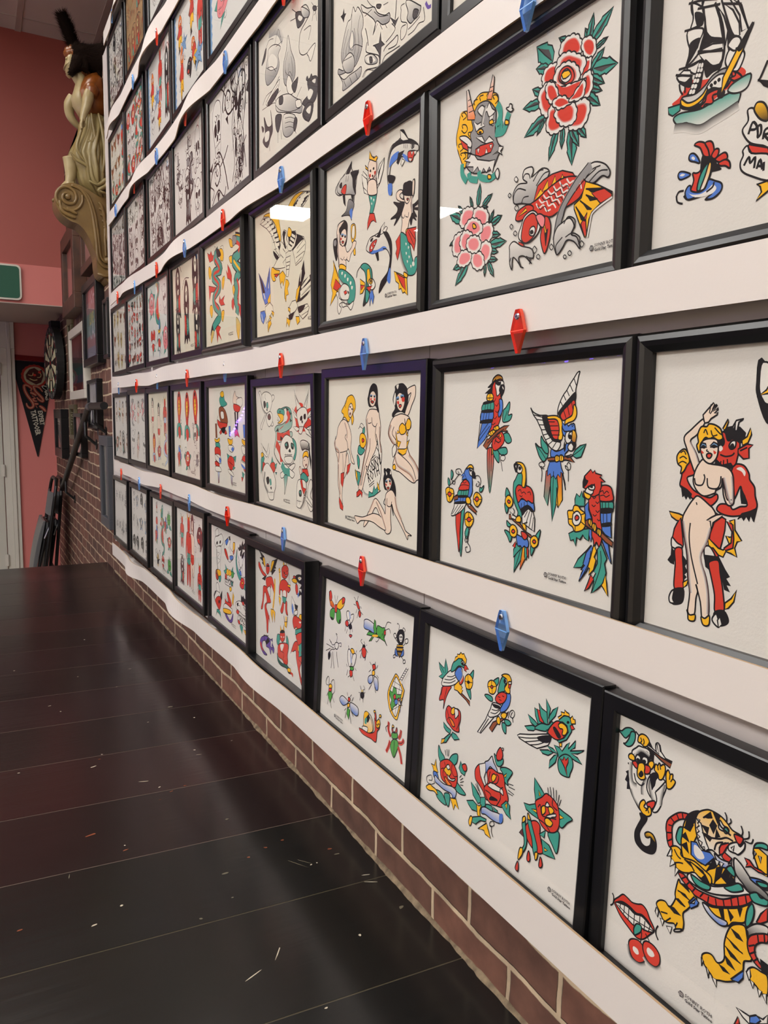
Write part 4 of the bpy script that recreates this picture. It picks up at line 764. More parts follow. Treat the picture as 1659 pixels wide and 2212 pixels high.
TR = {
'parrots': 'rg 444 420 442 487 451 562 474 651 492 559 500 484 491 418;y| 476 394 498 393 493 443 484 451;L8 461 419 461 502 471 619;L8 477 418 480 535;g 566 274 570 221 589 206 619 177 623 206 611 242 643 239 631 266 599 278;L8 579 270 603 222;g 576 342 615 333 646 369 625 385 598 378;g 539 416 599 406 614 434 575 448 540 433;g 491 426 540 429 547 486 514 467;r 486 369 515 339 555 326 583 350 582 382 546 412 505 426 483 406;L9 503 393 516 360 543 351 557 367 530 380;y| 548 333 563 351 543 359;r| 515 351 543 363 557 375 537 384 514 376;n| 402 404 448 353 514 323 580 298 624 295 594 314 615 325 555 326 488 368 434 422;w| 431 361 486 327 540 306 514 327 446 369;L9 440 390 515 343 581 314;L9 563 485 559 456 581 443 599 459 583 476 562 473 571 501 579 529;r 497 42 470 64 467 114 476 171 476 237 449 295 445 338 489 329 529 296 554 247 563 197 552 157 557 109 555 65 527 40;ny 500 42 478 57 471 77 501 66 541 60 559 69 549 49 524 39;w 495 91 504 75 528 68 563 73 567 97 544 112 532 136 512 144 503 115;k 519 79 505 67 494 74 513 88 536 89 539 76;w 520 77 511 71 508 77 522 85 533 80;k 520 76 515 75 521 80 526 77;k 543 92 572 95 571 125 546 153 541 132 531 116;w| 556 93 570 105 566 119 552 105;k| 500 58 430 100 468 98 406 130 469 129 472 90;b| 404 232 378 312 347 421 418 370 471 303 477 245;b 533 164 560 169 563 221 538 253 526 237 538 205;g 391 186 478 171 483 217 389 224;b 384 224 478 219 475 270 377 278;k. 388 216 481 214 479 229 386 231;k. 379 270 475 263 470 283 373 287;k. 399 173 478 165 479 178 397 188;y 421 154 434 133 470 132 483 155 464 170 433 167;L9 451 131 450 167;L9 421 154 483 154;L8 415 178 410 216;L8 437 176 433 214;L8 459 173 458 212;L8 404 232 395 270;L8 428 230 418 270;L8 450 227 444 266;L8 366 354 442 286;L8 360 380 457 299;L10 378 220 350 419;L8 505 156 492 172 481 167;L8 527 180 514 197 500 188;L8 536 213 520 229 503 221;L8 517 249 500 262 488 253;L8 505 282 485 293 473 285;y 447 338 486 319 507 327 473 351;y 492 307 529 296 538 314 507 323;L9 461 328 473 346;L9 479 323 492 340;L9 506 302 516 320;w 789 208 811 230 859 245 917 248 930 284 952 358 1014 371 994 408 954 401 925 381 906 359 888 338 875 314 858 292 837 265 812 243;k. 877 248 923 248 949 306 1006 342 1024 360 997 371 952 358 916 329 891 292;r 921 262 980 260 1003 283 1014 320 1020 349 974 357 950 335 935 299;y 918 250 979 248 1015 267 1026 305 1026 349 1013 360 996 353 1002 313 991 276 969 263 921 263;L9 924 276 969 276;L9 932 295 993 294;L9 940 317 1000 316;L9 950 337 1006 336;L10 815 243 877 254;L10 837 265 890 269;L10 858 290 908 291;L10 875 314 921 312;L10 891 338 933 330;L10 909 360 949 347;L10 930 382 965 361;L10 960 398 986 368;w 987 243 988 214 1002 182 1022 153 1043 133 1062 108 1087 81 1108 58 1124 54 1117 72 1111 100 1102 134 1103 177 1063 212 1022 240 996 254;k. 989 236 1010 211 1050 176 1101 141 1105 184 1064 226 1013 262;r 1006 247 1026 222 1052 204 1093 177 1105 205 1091 240 1050 262 1024 269;y 1043 265 1081 249 1090 226 1094 198 1110 212 1115 244 1098 269 1062 280 1041 287;L9 1026 222 1045 258;L9 1052 204 1067 247;L9 1078 187 1090 223;L10 1002 182 1020 204;L10 1022 153 1040 179;L10 1043 133 1062 160;L10 1062 108 1085 141;L10 1087 81 1104 113;rg| 921 508 981 475 995 519 953 581 941 671 912 629;ry| 993 489 1032 502 1043 633 1015 673 993 578;rg| 1036 509 1057 559 1062 587 1045 537;g| 958 499 994 504 1009 577 1002 652 976 739 962 641 955 566;y| 1000 578 1015 673 1000 652;b| 931 496 944 462 1018 455 1028 487 1044 512 1025 506 1023 532 1006 518 990 541 975 524 960 536 950 518 932 530;L9 974 505 976 730;b 952 402 988 412 1042 392 1056 355 1030 334 1021 309 1025 291 1058 294 1084 287 1099 283 1109 304 1113 340 1105 375 1090 390 1049 421 1045 435 957 443;b| 1024 305 1019 276 1041 292 1052 283 1063 296 1083 283 1089 297 1104 286 1109 311 1070 319 1038 319;w 1049 326 1064 318 1083 322 1090 344 1083 365 1060 373 1045 355;w 1090 333 1096 326 1085 319 1072 326 1066 341 1077 351 1092 347;k 1084 339 1076 335 1069 342 1078 347 1086 346;yn| 1092 311 1112 318 1121 339 1115 368 1099 372 1088 354;w 1078 373 1109 368 1118 382 1101 403 1080 406 1065 391;k. 1089 372 1115 372 1114 393 1096 401 1100 386;k. 1049 334 1040 356 1053 391 1045 413 1036 385;g 835 379 862 394 897 404 927 422 928 440 901 464 870 443 851 413;g 876 344 895 363 925 388 933 421 910 422 879 390;g| 1097 426 1117 400 1146 381 1183 372 1168 405 1155 431 1124 438;L8 1102 426 1143 403 1177 377;L8 843 387 887 423 917 452;n| 923 447 957 441 1034 436 1076 427 1115 457 1078 452 1056 449 935 459;w| 1055 435 1092 422 1103 427 1066 438;y 986 460 981 438 995 430 1010 437 1009 455;y 1013 455 1012 433 1025 427 1039 436 1037 454;L9 995 434 996 452;L9 1025 430 1024 451;L9 908 498 885 495 866 477 889 465 911 479 896 491 881 488 892 514 889 560;L9 1063 471 1073 459 1089 469 1085 491 1064 492 1052 475 1069 481 1076 506 1078 546;g 180 758 239 743 242 787 232 851 232 923 221 1030 202 963 186 893;r 164 778 206 769 209 836 207 908 200 1008 181 939 161 851;L8 216 772 202 891 216 997;w 113 809 136 763 156 729 254 715 240 752 181 790;L9 121 801 179 740;L9 146 798 208 738;L9 170 793 231 740;b 154 689 271 683 267 718 151 732;g 188 655 274 648 271 686 177 694;k. 176 687 271 679 268 691 171 702;k. 155 725 262 713 251 728 143 740;r 210 613 248 594 283 612 279 647 185 657 195 632;L8 212 653 200 720;L8 235 648 226 718;L8 258 644 251 716;L8 190 632 234 624 281 625;L8 217 603 234 615 257 605;b 214 595 231 558 253 531 291 511 319 523 311 562 314 614 313 666 269 709 282 651 285 612 251 592;b| 231 558 200 578 232 574 209 600 256 588;y 255 538 276 514 306 512 319 531 284 527;w 281 534 310 532 320 553 309 571 286 562;k 297 539 286 538 295 546 306 540;k 311 545 335 554 332 582 312 571;n| 133 700 176 687 177 709 142 719;n| 266 710 309 728 366 761 351 767 361 776 286 747 257 724;w| 269 714 309 735 286 737;y 264 723 256 697 281 688 303 706 293 725;L9 200 567 176 575 145 600 97 635;L9 208 560 191 539 151 545 152 565 181 569 171 553;L9 145 609 138 627 113 624 118 609 138 614;L9 343 586 346 568 376 567 392 591 386 617;L9 363 597 378 602 371 623 349 620 359 606;g 72 632 71 596 92 617 86 640;g 101 603 102 550 123 570 112 597;g 386 626 401 629 422 614 409 645 385 651;g 254 893 276 854 296 878 276 921;L10 307 851 285 889 276 934 304 957 310 983 275 995 263 972 284 964;L10 256 937 263 909 286 911 287 933 261 941;y 58 702 48 666 73 650 98 653 126 659 134 690 122 714 97 735 68 728;r 82 677 71 689 89 702 108 693 104 679;L9 90 649 91 676;L9 58 693 75 691;L9 132 682 108 685;L9 97 732 92 700;y 327 695 336 668 358 655 388 664 407 688 391 715 365 735 339 720;r 356 681 342 694 360 705 378 695 374 682;L9 361 655 362 681;L9 330 695 345 695;L9 407 689 378 692;L9 365 732 362 705;y 251 813 257 781 284 770 311 778 335 803 324 835 299 853 263 847;r 286 800 271 813 290 824 313 813 304 800;L9 287 770 289 798;L9 252 815 274 812;L9 335 805 311 810;L9 296 852 293 824;y| 706 938 730 902 744 932 700 1025;g| 754 883 768 945 701 1033 704 955;g| 728 870 695 916 694 957 749 908;r| 709 873 685 901 711 905;yr| 769 881 793 893 795 940 749 1012 758 946;g| 779 879 812 906 796 956 785 942;r| 798 876 814 906 814 945 800 924;L9 755 899 733 958 704 1024;b 716 840 752 843 803 852 811 883 793 893 780 887 762 899 748 890 730 894 718 872;r 751 819 782 819 802 836 784 855 762 846;y| 755 771 787 783 788 818 765 802;w| 752 731 824 685 852 744 851 805 818 795 787 783 798 766 759 778;L10 772 745 795 711;L10 786 775 813 709;L10 811 788 829 715;L10 834 797 843 737;b 718 671 748 657 792 660 835 660 846 706 812 694 782 705 745 716 721 695;k. 739 709 793 680 837 699 829 715 795 703 757 739;r 695 613 719 588 763 588 807 593 833 622 835 668 798 660 786 665 748 653 718 675;g 677 587 692 562 716 528 748 527 773 541 774 595 757 593 719 588 699 605 696 633 718 679 739 709 752 731 747 756 710 760 721 727 700 697 681 659;L9 715 620 733 610 743 625;L9 743 629 763 620 778 630;L9 790 621 808 616 817 631;L9 728 639 744 645 751 637;L8 746 677 745 708;L8 768 667 770 702;L8 792 664 794 692;y 688 479 720 475 751 483 769 510 774 556 764 596 745 590 746 542 728 516 714 489;w 708 489 727 490 744 507 735 527 710 529 699 510;k 723 498 715 505 724 512 734 505;k 676 491 692 482 710 488 706 505 697 526 683 511;w| 685 495 698 490 696 510;n| 650 743 670 741 742 780 788 814 826 825 851 838 820 838 750 799 671 765 651 767;w| 656 726 683 743 741 757 736 769 671 761;y 708 773 709 752 734 741 747 756 742 772;g 615 657 621 611 644 630 652 653;g 611 690 634 696 642 711 630 741 615 718;y 614 681 619 660 641 646 665 656 677 679 667 700 648 710 625 700;r 642 670 632 679 646 688 658 679;g 632 777 652 787 673 797 653 807 636 801;g 615 829 648 831 676 853 664 884 643 858;y 659 831 660 807 679 792 705 797 719 819 714 844 695 855 669 850;r 687 815 674 828 690 835 703 824;g 862 828 896 791 892 824 876 854;g 829 880 859 879 849 908 834 926;y 825 861 829 841 850 826 874 830 885 852 877 873 853 886 835 879;r 854 845 842 856 857 864 868 853;L9 678 707 692 726 676 748;g| 1216 845 1244 815 1241 841 1218 887 1190 924 1139 933 1167 888;b| 1216 852 1249 815 1256 846 1238 877 1244 897 1221 937 1176 990 1192 949 1201 933 1186 936 1210 910 1199 905;y| 1247 861 1261 809 1280 835 1267 865 1279 877 1266 922 1237 950 1242 919 1230 914;g| 1284 827 1307 803 1344 860 1331 883 1343 922 1332 967 1295 1002 1257 1029 1273 970 1263 965 1281 934 1266 929 1288 890;r| 1250 946 1271 964 1241 1009 1215 1028 1235 985;y| 1327 967 1339 930 1348 963 1359 1021 1333 994 1318 980;L9 1304 831 1308 901 1262 1023;L9 1245 840 1234 899 1183 984;b| 1193 648 1217 624 1219 659 1242 699 1250 754 1243 801 1220 758 1202 704;b| 1303 748 1328 758 1351 803 1371 879 1342 839 1311 788;b| 1288 666 1358 651 1358 713 1364 767 1328 758 1298 734;g 1280 618 1360 610 1360 651 1288 659;k. 1282 649 1359 638 1359 660 1289 669;k. 1294 714 1357 699 1357 717 1302 727;k. 1280 608 1360 600 1361 614 1281 621;r 1278 577 1291 551 1319 544 1347 551 1360 577 1361 607 1285 614;L9 1287 576 1301 569 1309 581 1325 569 1337 577;L9 1287 593 1307 588 1322 595 1343 584;L8 1302 619 1304 650;L8 1321 618 1323 648;L8 1339 616 1341 646;L8 1310 667 1313 708;L8 1331 665 1334 706;r 1217 617 1220 589 1247 544 1281 549 1280 583 1291 638 1295 693 1307 740 1306 789 1293 815 1277 797 1264 816 1257 789 1246 769 1245 699 1224 659;L9 1240 601 1251 608 1262 599;L9 1261 620 1273 627 1282 618;L9 1238 636 1251 643 1262 635;L9 1264 658 1276 666 1287 656;L9 1247 677 1259 684 1271 676;L9 1276 695 1286 702 1295 694;r| 1177 543 1185 514 1223 482 1236 496 1248 485 1253 497 1292 503 1279 511 1313 531 1289 531 1291 555 1279 587 1250 600 1215 596 1204 572 1178 564;k. 1174 539 1187 514 1196 527 1211 533 1198 555 1180 564;w 1194 584 1203 565 1232 552 1243 569 1241 587 1215 595;w 1213 565 1232 549 1252 554 1248 569 1229 572;k 1228 560 1223 555 1233 552 1238 559;L12 1208 558 1237 552 1252 544;y 1184 581 1200 587 1228 595 1226 609 1211 614 1191 604;g| 1130 621 1139 596 1160 608 1172 582 1181 606 1193 612 1193 648 1132 654;g| 1098 782 1139 762 1229 743 1228 800 1202 789 1191 776 1172 801 1151 793 1146 833 1131 806 1112 813;n| 1198 715 1222 701 1303 748 1374 783 1370 804 1330 789 1290 763 1204 732;y 1223 722 1222 705 1237 700 1246 716 1241 734;y 1247 737 1248 719 1265 717 1273 734 1265 753;y 1280 758 1280 738 1298 738 1304 754 1298 769;L9 1235 703 1234 728;L9 1260 719 1257 746;L9 1290 739 1290 765;y 1091 713 1086 680 1117 673 1127 651 1153 650 1169 664 1200 679 1199 704 1204 732 1185 756 1139 769 1122 749 1097 738;w 1120 709 1124 687 1149 674 1170 686 1177 707 1163 733 1137 740 1121 727;r 1147 692 1135 704 1141 716 1156 712 1162 700;L10 1117 673 1134 686;L10 1197 679 1170 689;L10 1203 732 1173 718;L10 1139 767 1140 740;L10 1091 716 1120 713',
'couple': 'yr| 100 618 148 622 179 630 192 646 210 665 190 671 187 688 172 656 137 649 114 638;r 155 439 178 420 198 409 216 432 210 466 178 482 205 521 243 538 284 548 314 532 319 551 294 577 262 580 212 561 168 528 146 512 152 477;k| 152 512 181 527 202 542 197 562 186 550 179 563 169 548 163 556;r| 158 636 170 698 177 739 174 757 119 740 130 682 142 659;w 121 718 147 736 172 746 157 763 135 759 120 751;k| 122 757 136 773 135 823 121 818 107 810 122 789;r 138 762 170 754 177 795 184 850 186 910 145 916 142 858 143 815;k| 177 781 199 805 187 821 201 840 187 853 198 862 187 878;y| 184 885 207 870 204 892 188 906;k 140 930 150 917 188 911 189 955 171 973 136 977;w 131 931 143 925 139 959 149 974 127 976 121 955;r| 311 599 359 620 358 660 349 707 337 755 331 783 286 757 294 695 298 640;y| 287 696 319 718 335 729 355 733 380 709 363 679 378 683 393 678 382 630 374 625 396 616 400 654 430 689 412 695 403 719 414 750 389 741 367 737 357 759 337 755 312 732 292 732;r| 363 626 390 636 397 687 396 720 366 734 358 726 387 702 388 662;w 273 738 296 728 322 758 319 778 284 788;k| 338 762 367 804 388 827 373 836 394 859 376 859 392 882 372 876 362 845 285 805 274 765;r 300 785 338 775 349 820 365 884 374 960 336 968 330 905 311 841 300 809;y| 376 926 401 904 421 868 413 914 392 942 377 949;k 336 968 374 956 395 985 385 1004 355 1015 334 999;w 329 987 342 974 353 995 357 1021 339 1015 326 1001;w| 349 996 360 983 370 1008 355 1022;r 369 446 382 420 419 421 442 448 447 470 467 494 472 525 482 561 459 586 417 600 380 606 342 602 318 588 332 567 370 566 386 581 415 568 443 559 418 510 410 498 384 545 348 464;w. 391 435 409 428 428 443 425 459 413 444;k| 410 498 430 528 443 556 421 555 416 530;k| 482 563 472 616 460 595 454 615 442 599 432 615 424 603 409 614 424 593 459 580;r 322 309 337 304 350 334 369 328 391 333 400 352 392 397 383 423 346 441 315 433 302 404 311 368 309 336;k| 302 404 330 426 367 417 375 424 346 441 323 439 301 457 282 452 300 434;k| 326 306 344 290 366 286 395 289 418 308 413 339 399 343 376 327 350 334 337 309;y| 325 293 345 259 347 270 340 290 333 299;w| 366 286 379 264 409 258 401 264 390 270 385 299 375 299 376 273 370 296;y| 406 333 426 320 438 290 443 313 431 342 410 351;r| 393 365 428 346 451 349 436 361 439 395 417 399 394 381;L12 401 371 429 358;w 316 335 327 325 334 341 329 354 316 355;w 355 354 366 337 382 337 380 359 364 366;k 320 338 330 335 329 349 321 350;k 362 355 370 348 374 359 365 363;w. 311 362 322 355 330 366 319 376;L12 320 387 343 393 369 388 379 378;L12 338 310 348 335 362 334;L10 325 410 323 426;L10 336 406 336 424;L10 351 402 354 421;s 245 264 233 261 187 298 155 329 171 373 195 426 218 466 230 441 232 425 213 385 185 342 213 318 242 281;s| 241 264 236 244 258 222 280 200 285 206 274 225 294 206 296 209 279 232 302 219 301 225 285 238 302 237 299 243 272 258 262 271 246 274;L9 269 205 263 238;L9 289 209 267 241;s 232 421 251 407 276 422 323 426 357 434 377 456 384 500 388 558 363 567 343 530 337 471 332 504 310 519 306 529 260 544 226 526 208 494 213 456;s 212 561 236 546 286 575 302 586 316 612 300 667 283 716 259 778 288 845 304 910 309 988 283 1012 270 945 245 881 255 906 249 936 245 999 215 999 219 921 206 860 197 778 180 710 167 642 185 599;L12 205 651 203 707 218 781 253 879;L12 213 480 221 503 249 503 259 477 254 463;L12 270 476 277 509 313 512 327 492 329 465;L11 337 471 347 510 361 548 384 545;L10 227 570 231 580;Sm021 337 471 352 516 370 560 385 562;Sm016- 378 462 384 500 388 552;Sm021- 301 660 286 716 263 774 289 845 305 910 310 984;Sm021 167 649 181 710 199 777 208 860 220 920;Sm014- 185 342 214 384 231 423;s| 319 608 346 602 343 612 306 639 300 664 294 634 278 633 297 620;y 216 1003 210 986 224 1004 249 998 249 1020 234 1027 219 1023;y 279 1012 278 999 294 1002 313 987 315 1018 304 1029 288 1028;y 222 344 217 318 231 288 255 287 266 277 290 280 314 293 322 309 327 329 309 336 285 326 270 333 253 327 239 344 232 371 227 384 215 358;y 180 393 162 373 141 381 126 402 132 430 150 443 147 467 163 456 175 434 186 420;L10 142 388 158 380 168 394;L10 139 409 156 401 173 410;L10 136 429 154 420 174 427;L10 244 311 251 297 262 317;L10 275 300 284 320 304 316;L10 290 290 311 309 323 316;s 231 358 246 337 277 330 305 336 311 368 305 401 283 422 259 416 242 397;q| 230 363 239 347 255 350 260 363 243 357;q| 275 357 290 343 306 349 309 360 291 354;L12 234 365 256 363;L12 275 361 304 360;k 244 364 240 361 248 358 251 365;k 287 361 283 358 292 356 295 362;r. 242 377 236 376 241 387 249 384;r. 296 375 290 374 295 387 304 381;r 262 390 273 384 285 389 278 402 266 401;L10 264 370 261 376 271 379;k 463 53 452 135 458 181 499 270 546 269 553 186;w 470 66 461 135 468 175 495 209 540 186 534 102;y| 465 178 491 160 497 148 536 138 538 162 495 173;L14 455 181 476 190 496 233 500 270',
'birds': 'g| 116 201 178 220 188 160 217 213 218 245 163 288 126 286 160 263 134 237;L8 126 206 181 249;L8 190 173 194 245;g 438 187 454 165 473 147 472 190 455 209;g 411 265 446 254 461 284 462 316 432 294;y 395 232 398 206 420 185 438 183 463 193 472 218 463 249 441 266 411 265;k 428 221 419 231 431 234 442 224;L8 420 186 424 219;L8 468 219 440 225;L8 397 231 419 229;L8 441 264 434 236;r 147 423 159 374 175 332 264 304 242 340 215 393 196 462 194 408;L10 175 339 161 389;L10 220 325 199 406;n| 289 296 360 306 392 314 454 329 460 355 418 334 342 316;y| 294 288 340 245 361 267 377 276 364 289 382 288 367 318 329 309 297 312;r 341 255 373 206 382 232 361 263;w 167 327 170 289 193 260 241 217 291 202 339 231 312 271 251 305;L10 178 305 249 287 303 256;L10 189 283 253 268 313 231;L10 213 258 264 246 317 212;b 303 195 331 169 360 171 369 200 357 232 334 250 293 223;Sk020 352 181 365 209 341 248;g 254 198 267 165 302 130 345 118 383 132 386 160 349 160 319 169 285 204 254 220;y| 279 155 288 123 306 115 305 101 324 99 340 82 353 88 371 81 379 91 399 107 395 129 384 139 357 115 320 122;w 347 136 367 123 384 136 363 149;k 359 136 371 134 367 144 357 143;r| 379 148 396 139 425 157 399 162 407 176 382 172;g 588 250 618 237 657 241 659 261 627 265;g 658 151 673 136 700 121 701 148 682 173 666 172;y 611 196 613 171 636 153 664 152 685 169 682 200 661 222 628 224 620 206;r 643 179 635 191 649 194 658 182;L8 640 153 642 176;L8 613 195 633 190;L8 686 172 658 182;L8 655 222 649 196;w| 545 472 611 379 629 339 713 303 675 350 616 418 576 467;L12 570 464 638 363;w 648 305 666 266 730 258 743 280 715 319 653 351 630 342;L10 650 325 693 317 727 285;L10 659 305 702 297 736 269;k. 661 274 720 264 737 275 711 284 679 288;b 771 178 804 174 811 204 801 240 774 275 739 294 732 277 754 236;r 693 217 732 187 774 184 775 210 754 239 719 255 685 246;L9 704 220 725 219;L9 716 232 737 232;L9 740 205 758 205;g 702 200 706 166 720 122 743 95 764 95 769 120 755 151 762 171 732 187;y 723 101 747 86 783 80 804 96 808 115 794 132 803 168 779 179 756 166 760 149 773 129 766 108 739 103;w 746 121 760 106 771 113 768 130 752 132;k 753 118 760 115 761 124 753 126;w 782 119 802 110 810 119 791 128;r| 787 129 806 123 801 146 786 147;n| 649 413 677 369 748 324 785 285 804 265 792 295 754 335 710 371 675 424;y 715 362 706 339 724 322 739 337 736 361;y 741 313 750 294 780 283 787 300 768 320;g 755 345 787 343 792 390 764 378;g 774 321 809 312 829 325 803 344 781 339;L10 817 290 840 289 853 264 838 250 814 265 803 305;L10 834 261 822 285 838 295 845 312;g| 936 297 993 272 1035 272 1005 296 964 308;g| 955 229 1009 242 1043 257 1021 271 983 263;g| 1002 179 1031 187 1065 243 1038 253 1013 218;r| 1020 179 1058 184 1084 212 1073 234 1045 232;g| 1031 147 1056 166 1093 172 1108 228 1081 231 1051 205;g| 1081 109 1117 146 1112 178 1103 218 1092 160;g| 1167 120 1155 169 1112 220 1112 184 1135 146;g 1013 281 1055 241 1108 228 1132 204 1142 215 1111 251 1086 269;g| 1098 256 1116 261 1104 272;w| 886 362 905 349 980 324 1113 272 1140 277 1134 297 1119 327 1042 372 986 375 947 374 902 372;k. 1036 316 1114 277 1141 282 1118 315 1065 329;L11 897 368 982 342 1115 289;L11 947 374 1020 343 1107 301;L11 986 375 1049 348 1108 310;r 1111 257 1142 210 1174 186 1201 194 1223 240 1205 264 1167 279 1122 271;k. 1144 233 1161 221 1203 250 1183 267;y 1180 202 1200 186 1230 190 1243 209 1231 234 1210 239 1212 214 1190 216;g| 1176 281 1224 251 1250 212 1238 187 1208 180 1178 185 1197 157 1229 140 1263 143 1273 163 1270 205 1242 253 1194 286;y| 1172 169 1196 149 1190 136 1215 133 1214 119 1229 125 1244 126 1250 139 1213 146 1182 177;y| 1255 146 1269 129 1275 142 1287 140 1291 159 1265 168;r| 1258 180 1270 170 1290 183 1269 196;k 1240 166 1237 173 1245 171 1249 165;y| 1194 286 1212 279 1214 297 1200 302;g| 1062 371 1122 348 1157 349 1125 374 1085 380;g| 1111 330 1155 328 1192 341 1148 346;g| 1136 433 1140 392 1167 357 1192 341 1179 388;g| 1162 308 1196 306 1219 316 1244 276 1263 257 1258 291 1302 234 1301 269 1271 295 1361 258 1320 290 1281 303 1322 307 1355 326 1308 327 1266 323 1260 344 1203 367 1192 341;g 1202 355 1241 322 1283 323 1297 358 1283 399 1273 421 1218 426 1197 393;r| 1210 355 1228 357 1234 336 1248 349 1263 328 1265 353 1254 382 1267 423 1244 386;r 225 486 230 447 251 422 278 424 304 429 340 410 373 420 380 461 369 500 370 536 317 545 270 529 242 517;y 285 429 309 413 326 422 307 457 281 455;w 316 418 347 415 356 440 328 472 319 446;o 265 487 305 494 327 516 302 525;L10 234 446 258 482 248 507;L10 355 433 367 480 347 530;g| 208 535 253 550 292 554 282 579 242 576 217 563;g| 306 560 344 560 381 575 330 598 303 587;g| 193 669 222 631 270 588 307 567 273 609 250 643;y| 196 671 203 639 235 627 225 653;g 174 688 205 717 240 733 250 759 212 782 179 750;g 293 734 321 690 372 666 374 709 346 742 314 747;g| 396 739 410 691 424 710 463 723 454 758 417 756;r 424 710 453 690 470 702 469 724 445 733;g 381 829 426 839 478 859 425 879 380 873;r 205 814 205 777 267 737 313 733 353 746 382 778 387 820 372 862 329 877 277 881 222 868;y 245 809 272 779 305 781 322 796 298 828 264 820;w 268 777 292 760 307 776 287 792;w 284 823 324 832 367 813 350 835 300 846;o 260 844 301 856 334 864 304 881 270 877;L10 216 817 244 802 240 845 290 876;L10 327 742 325 780 353 805 383 792;L10 244 761 259 781;g 172 965 232 953 275 979 289 1006 238 1011 189 999;g 265 946 322 928 317 1001 287 989;b 133 871 159 853 189 874 191 896 150 898;wb 155 881 191 888 252 892 341 872 383 879 379 918 355 932 334 916 262 925 201 922 159 917;y| 103 830 142 825 154 783 162 821 186 852 139 861 125 840;y| 330 943 386 925 420 972 380 961 369 997 345 962;y 66 988 108 956 129 960 178 962 195 985 153 981 112 995 84 999;L9 115 959 72 955 68 925 115 898 125 924 91 938;L9 121 952 154 931 146 923;L9 245 690 256 719;L9 263 678 274 716;L9 282 673 284 714;L9 408 789 425 767;L9 416 800 442 778;L9 417 814 452 793;L9 419 827 449 818;wb 632 611 663 585 692 550 706 574 742 603 739 628 683 611 654 657;g 733 577 709 530 729 538 742 556 787 528 785 556 761 579;r 730 545 732 514 755 478 771 485 782 511 772 538 747 551;L10 770 475 783 472 782 484 771 485;g 767 586 817 562 869 564 852 600 835 627 842 647 810 638 795 604;y| 799 613 825 589 818 615;r 551 682 584 638 597 650 601 693 633 721 654 753 723 773 670 801 633 769 590 746 559 731;w| 584 638 638 609 648 653 636 692 663 735 728 771 689 765 628 723 601 693;r 659 648 694 616 749 617 790 607 808 625 817 661 836 686 851 726 810 778 758 795 705 806 663 783 642 745 671 704;y 700 665 713 639 740 638 732 664 713 683;w 672 718 703 691 757 688 800 689 808 715 781 711 749 718 706 723;k. 692 791 711 762 765 758 745 774;L12 685 637 681 693 745 679 762 638 739 628;L12 803 674 779 698 789 740 758 795;L12 654 753 699 754 717 773 765 764;g| 522 765 565 782 602 803 629 833 597 855 547 828;g| 490 886 550 858 586 867 602 901 545 914 513 900;g| 615 812 658 792 663 838 622 878;g 668 829 717 814 731 841 682 857;g| 733 813 771 816 774 841 753 844;g| 798 773 836 732 868 744 867 778 884 809 844 802;y| 828 756 847 740 846 774;y| 586 867 609 863 630 846 618 887 628 931 598 917;wb 632 863 664 845 719 840 778 826 815 828 814 859 778 879 725 885 669 884 636 893;b. 789 828 816 815 816 855 794 871;g| 534 983 560 949 627 914 682 905 673 923 629 937 587 978;y 523 988 537 954 556 958 543 1007 529 1007;y| 612 991 685 925 698 946 728 989 681 989 668 974;L9 718 929 749 907 742 890 716 903 712 925 729 920 732 950 746 973;L9 562 758 598 785;L9 559 777 597 806;L9 573 747 616 798;L9 846 636 886 628;L9 848 651 900 645;L9 844 669 896 673;L9 846 685 887 683;g| 1042 520 1090 549 1122 569 1105 604 1062 630 1047 580;y| 1078 567 1099 588 1086 594;g| 976 678 1019 669 1072 638 1076 674 1089 708 1042 708 998 703;y| 1035 683 1080 666 1077 686;g 1220 595 1263 593 1322 600 1292 632 1259 673 1236 660;y| 1235 617 1266 621 1242 638;g 1166 742 1236 702 1246 745 1237 810 1207 789;r 1069 658 1062 630 1104 592 1136 559 1181 564 1219 583 1237 629 1238 677 1216 715 1165 737 1119 728 1088 699;y 1109 640 1130 624 1138 651 1117 673;y 1156 618 1182 609 1197 623 1173 647;w 1134 622 1145 598 1164 608 1152 620;w 1148 665 1206 628 1212 641 1187 655 1167 674;y 1137 688 1158 672 1194 679 1180 705 1149 708;L12 1083 652 1099 632 1113 675 1145 673 1217 650;L12 1182 569 1185 598 1221 606;L12 1098 707 1144 710 1183 731;r 1003 784 1028 753 1072 726 1106 734 1111 776 1129 817 1150 843 1117 873 1070 872 1030 854 1002 817;m| 958 842 981 808 1000 850;g 974 792 983 762 995 756 1005 803 1019 847 1015 894 991 938 966 981 975 933 1000 888 995 846;g 1013 747 1031 733 1059 776 1082 815 1101 856 1092 904 1071 884 1056 828 1032 789;y 978 780 975 756 993 741 998 761;y 1011 729 1014 714 1034 738 1018 745;y 973 915 993 911 991 944 964 983 964 946;y 1085 883 1106 875 1102 909 1089 916;g| 1126 793 1181 796 1230 841 1178 853 1143 859;y| 1148 825 1175 827 1154 841;g| 1106 778 1148 739 1143 779;r 1040 897 1053 931 1046 951 1031 949 1030 924;r 962 992 972 1019 965 1044 947 1039 950 1018;r 1127 883 1145 915 1133 936 1120 931;L9 1142 526 1151 565;L9 1158 516 1172 562;L9 1180 510 1190 563;L9 1202 512 1208 564;L9 1225 526 1218 577;L9 1240 543 1227 579',
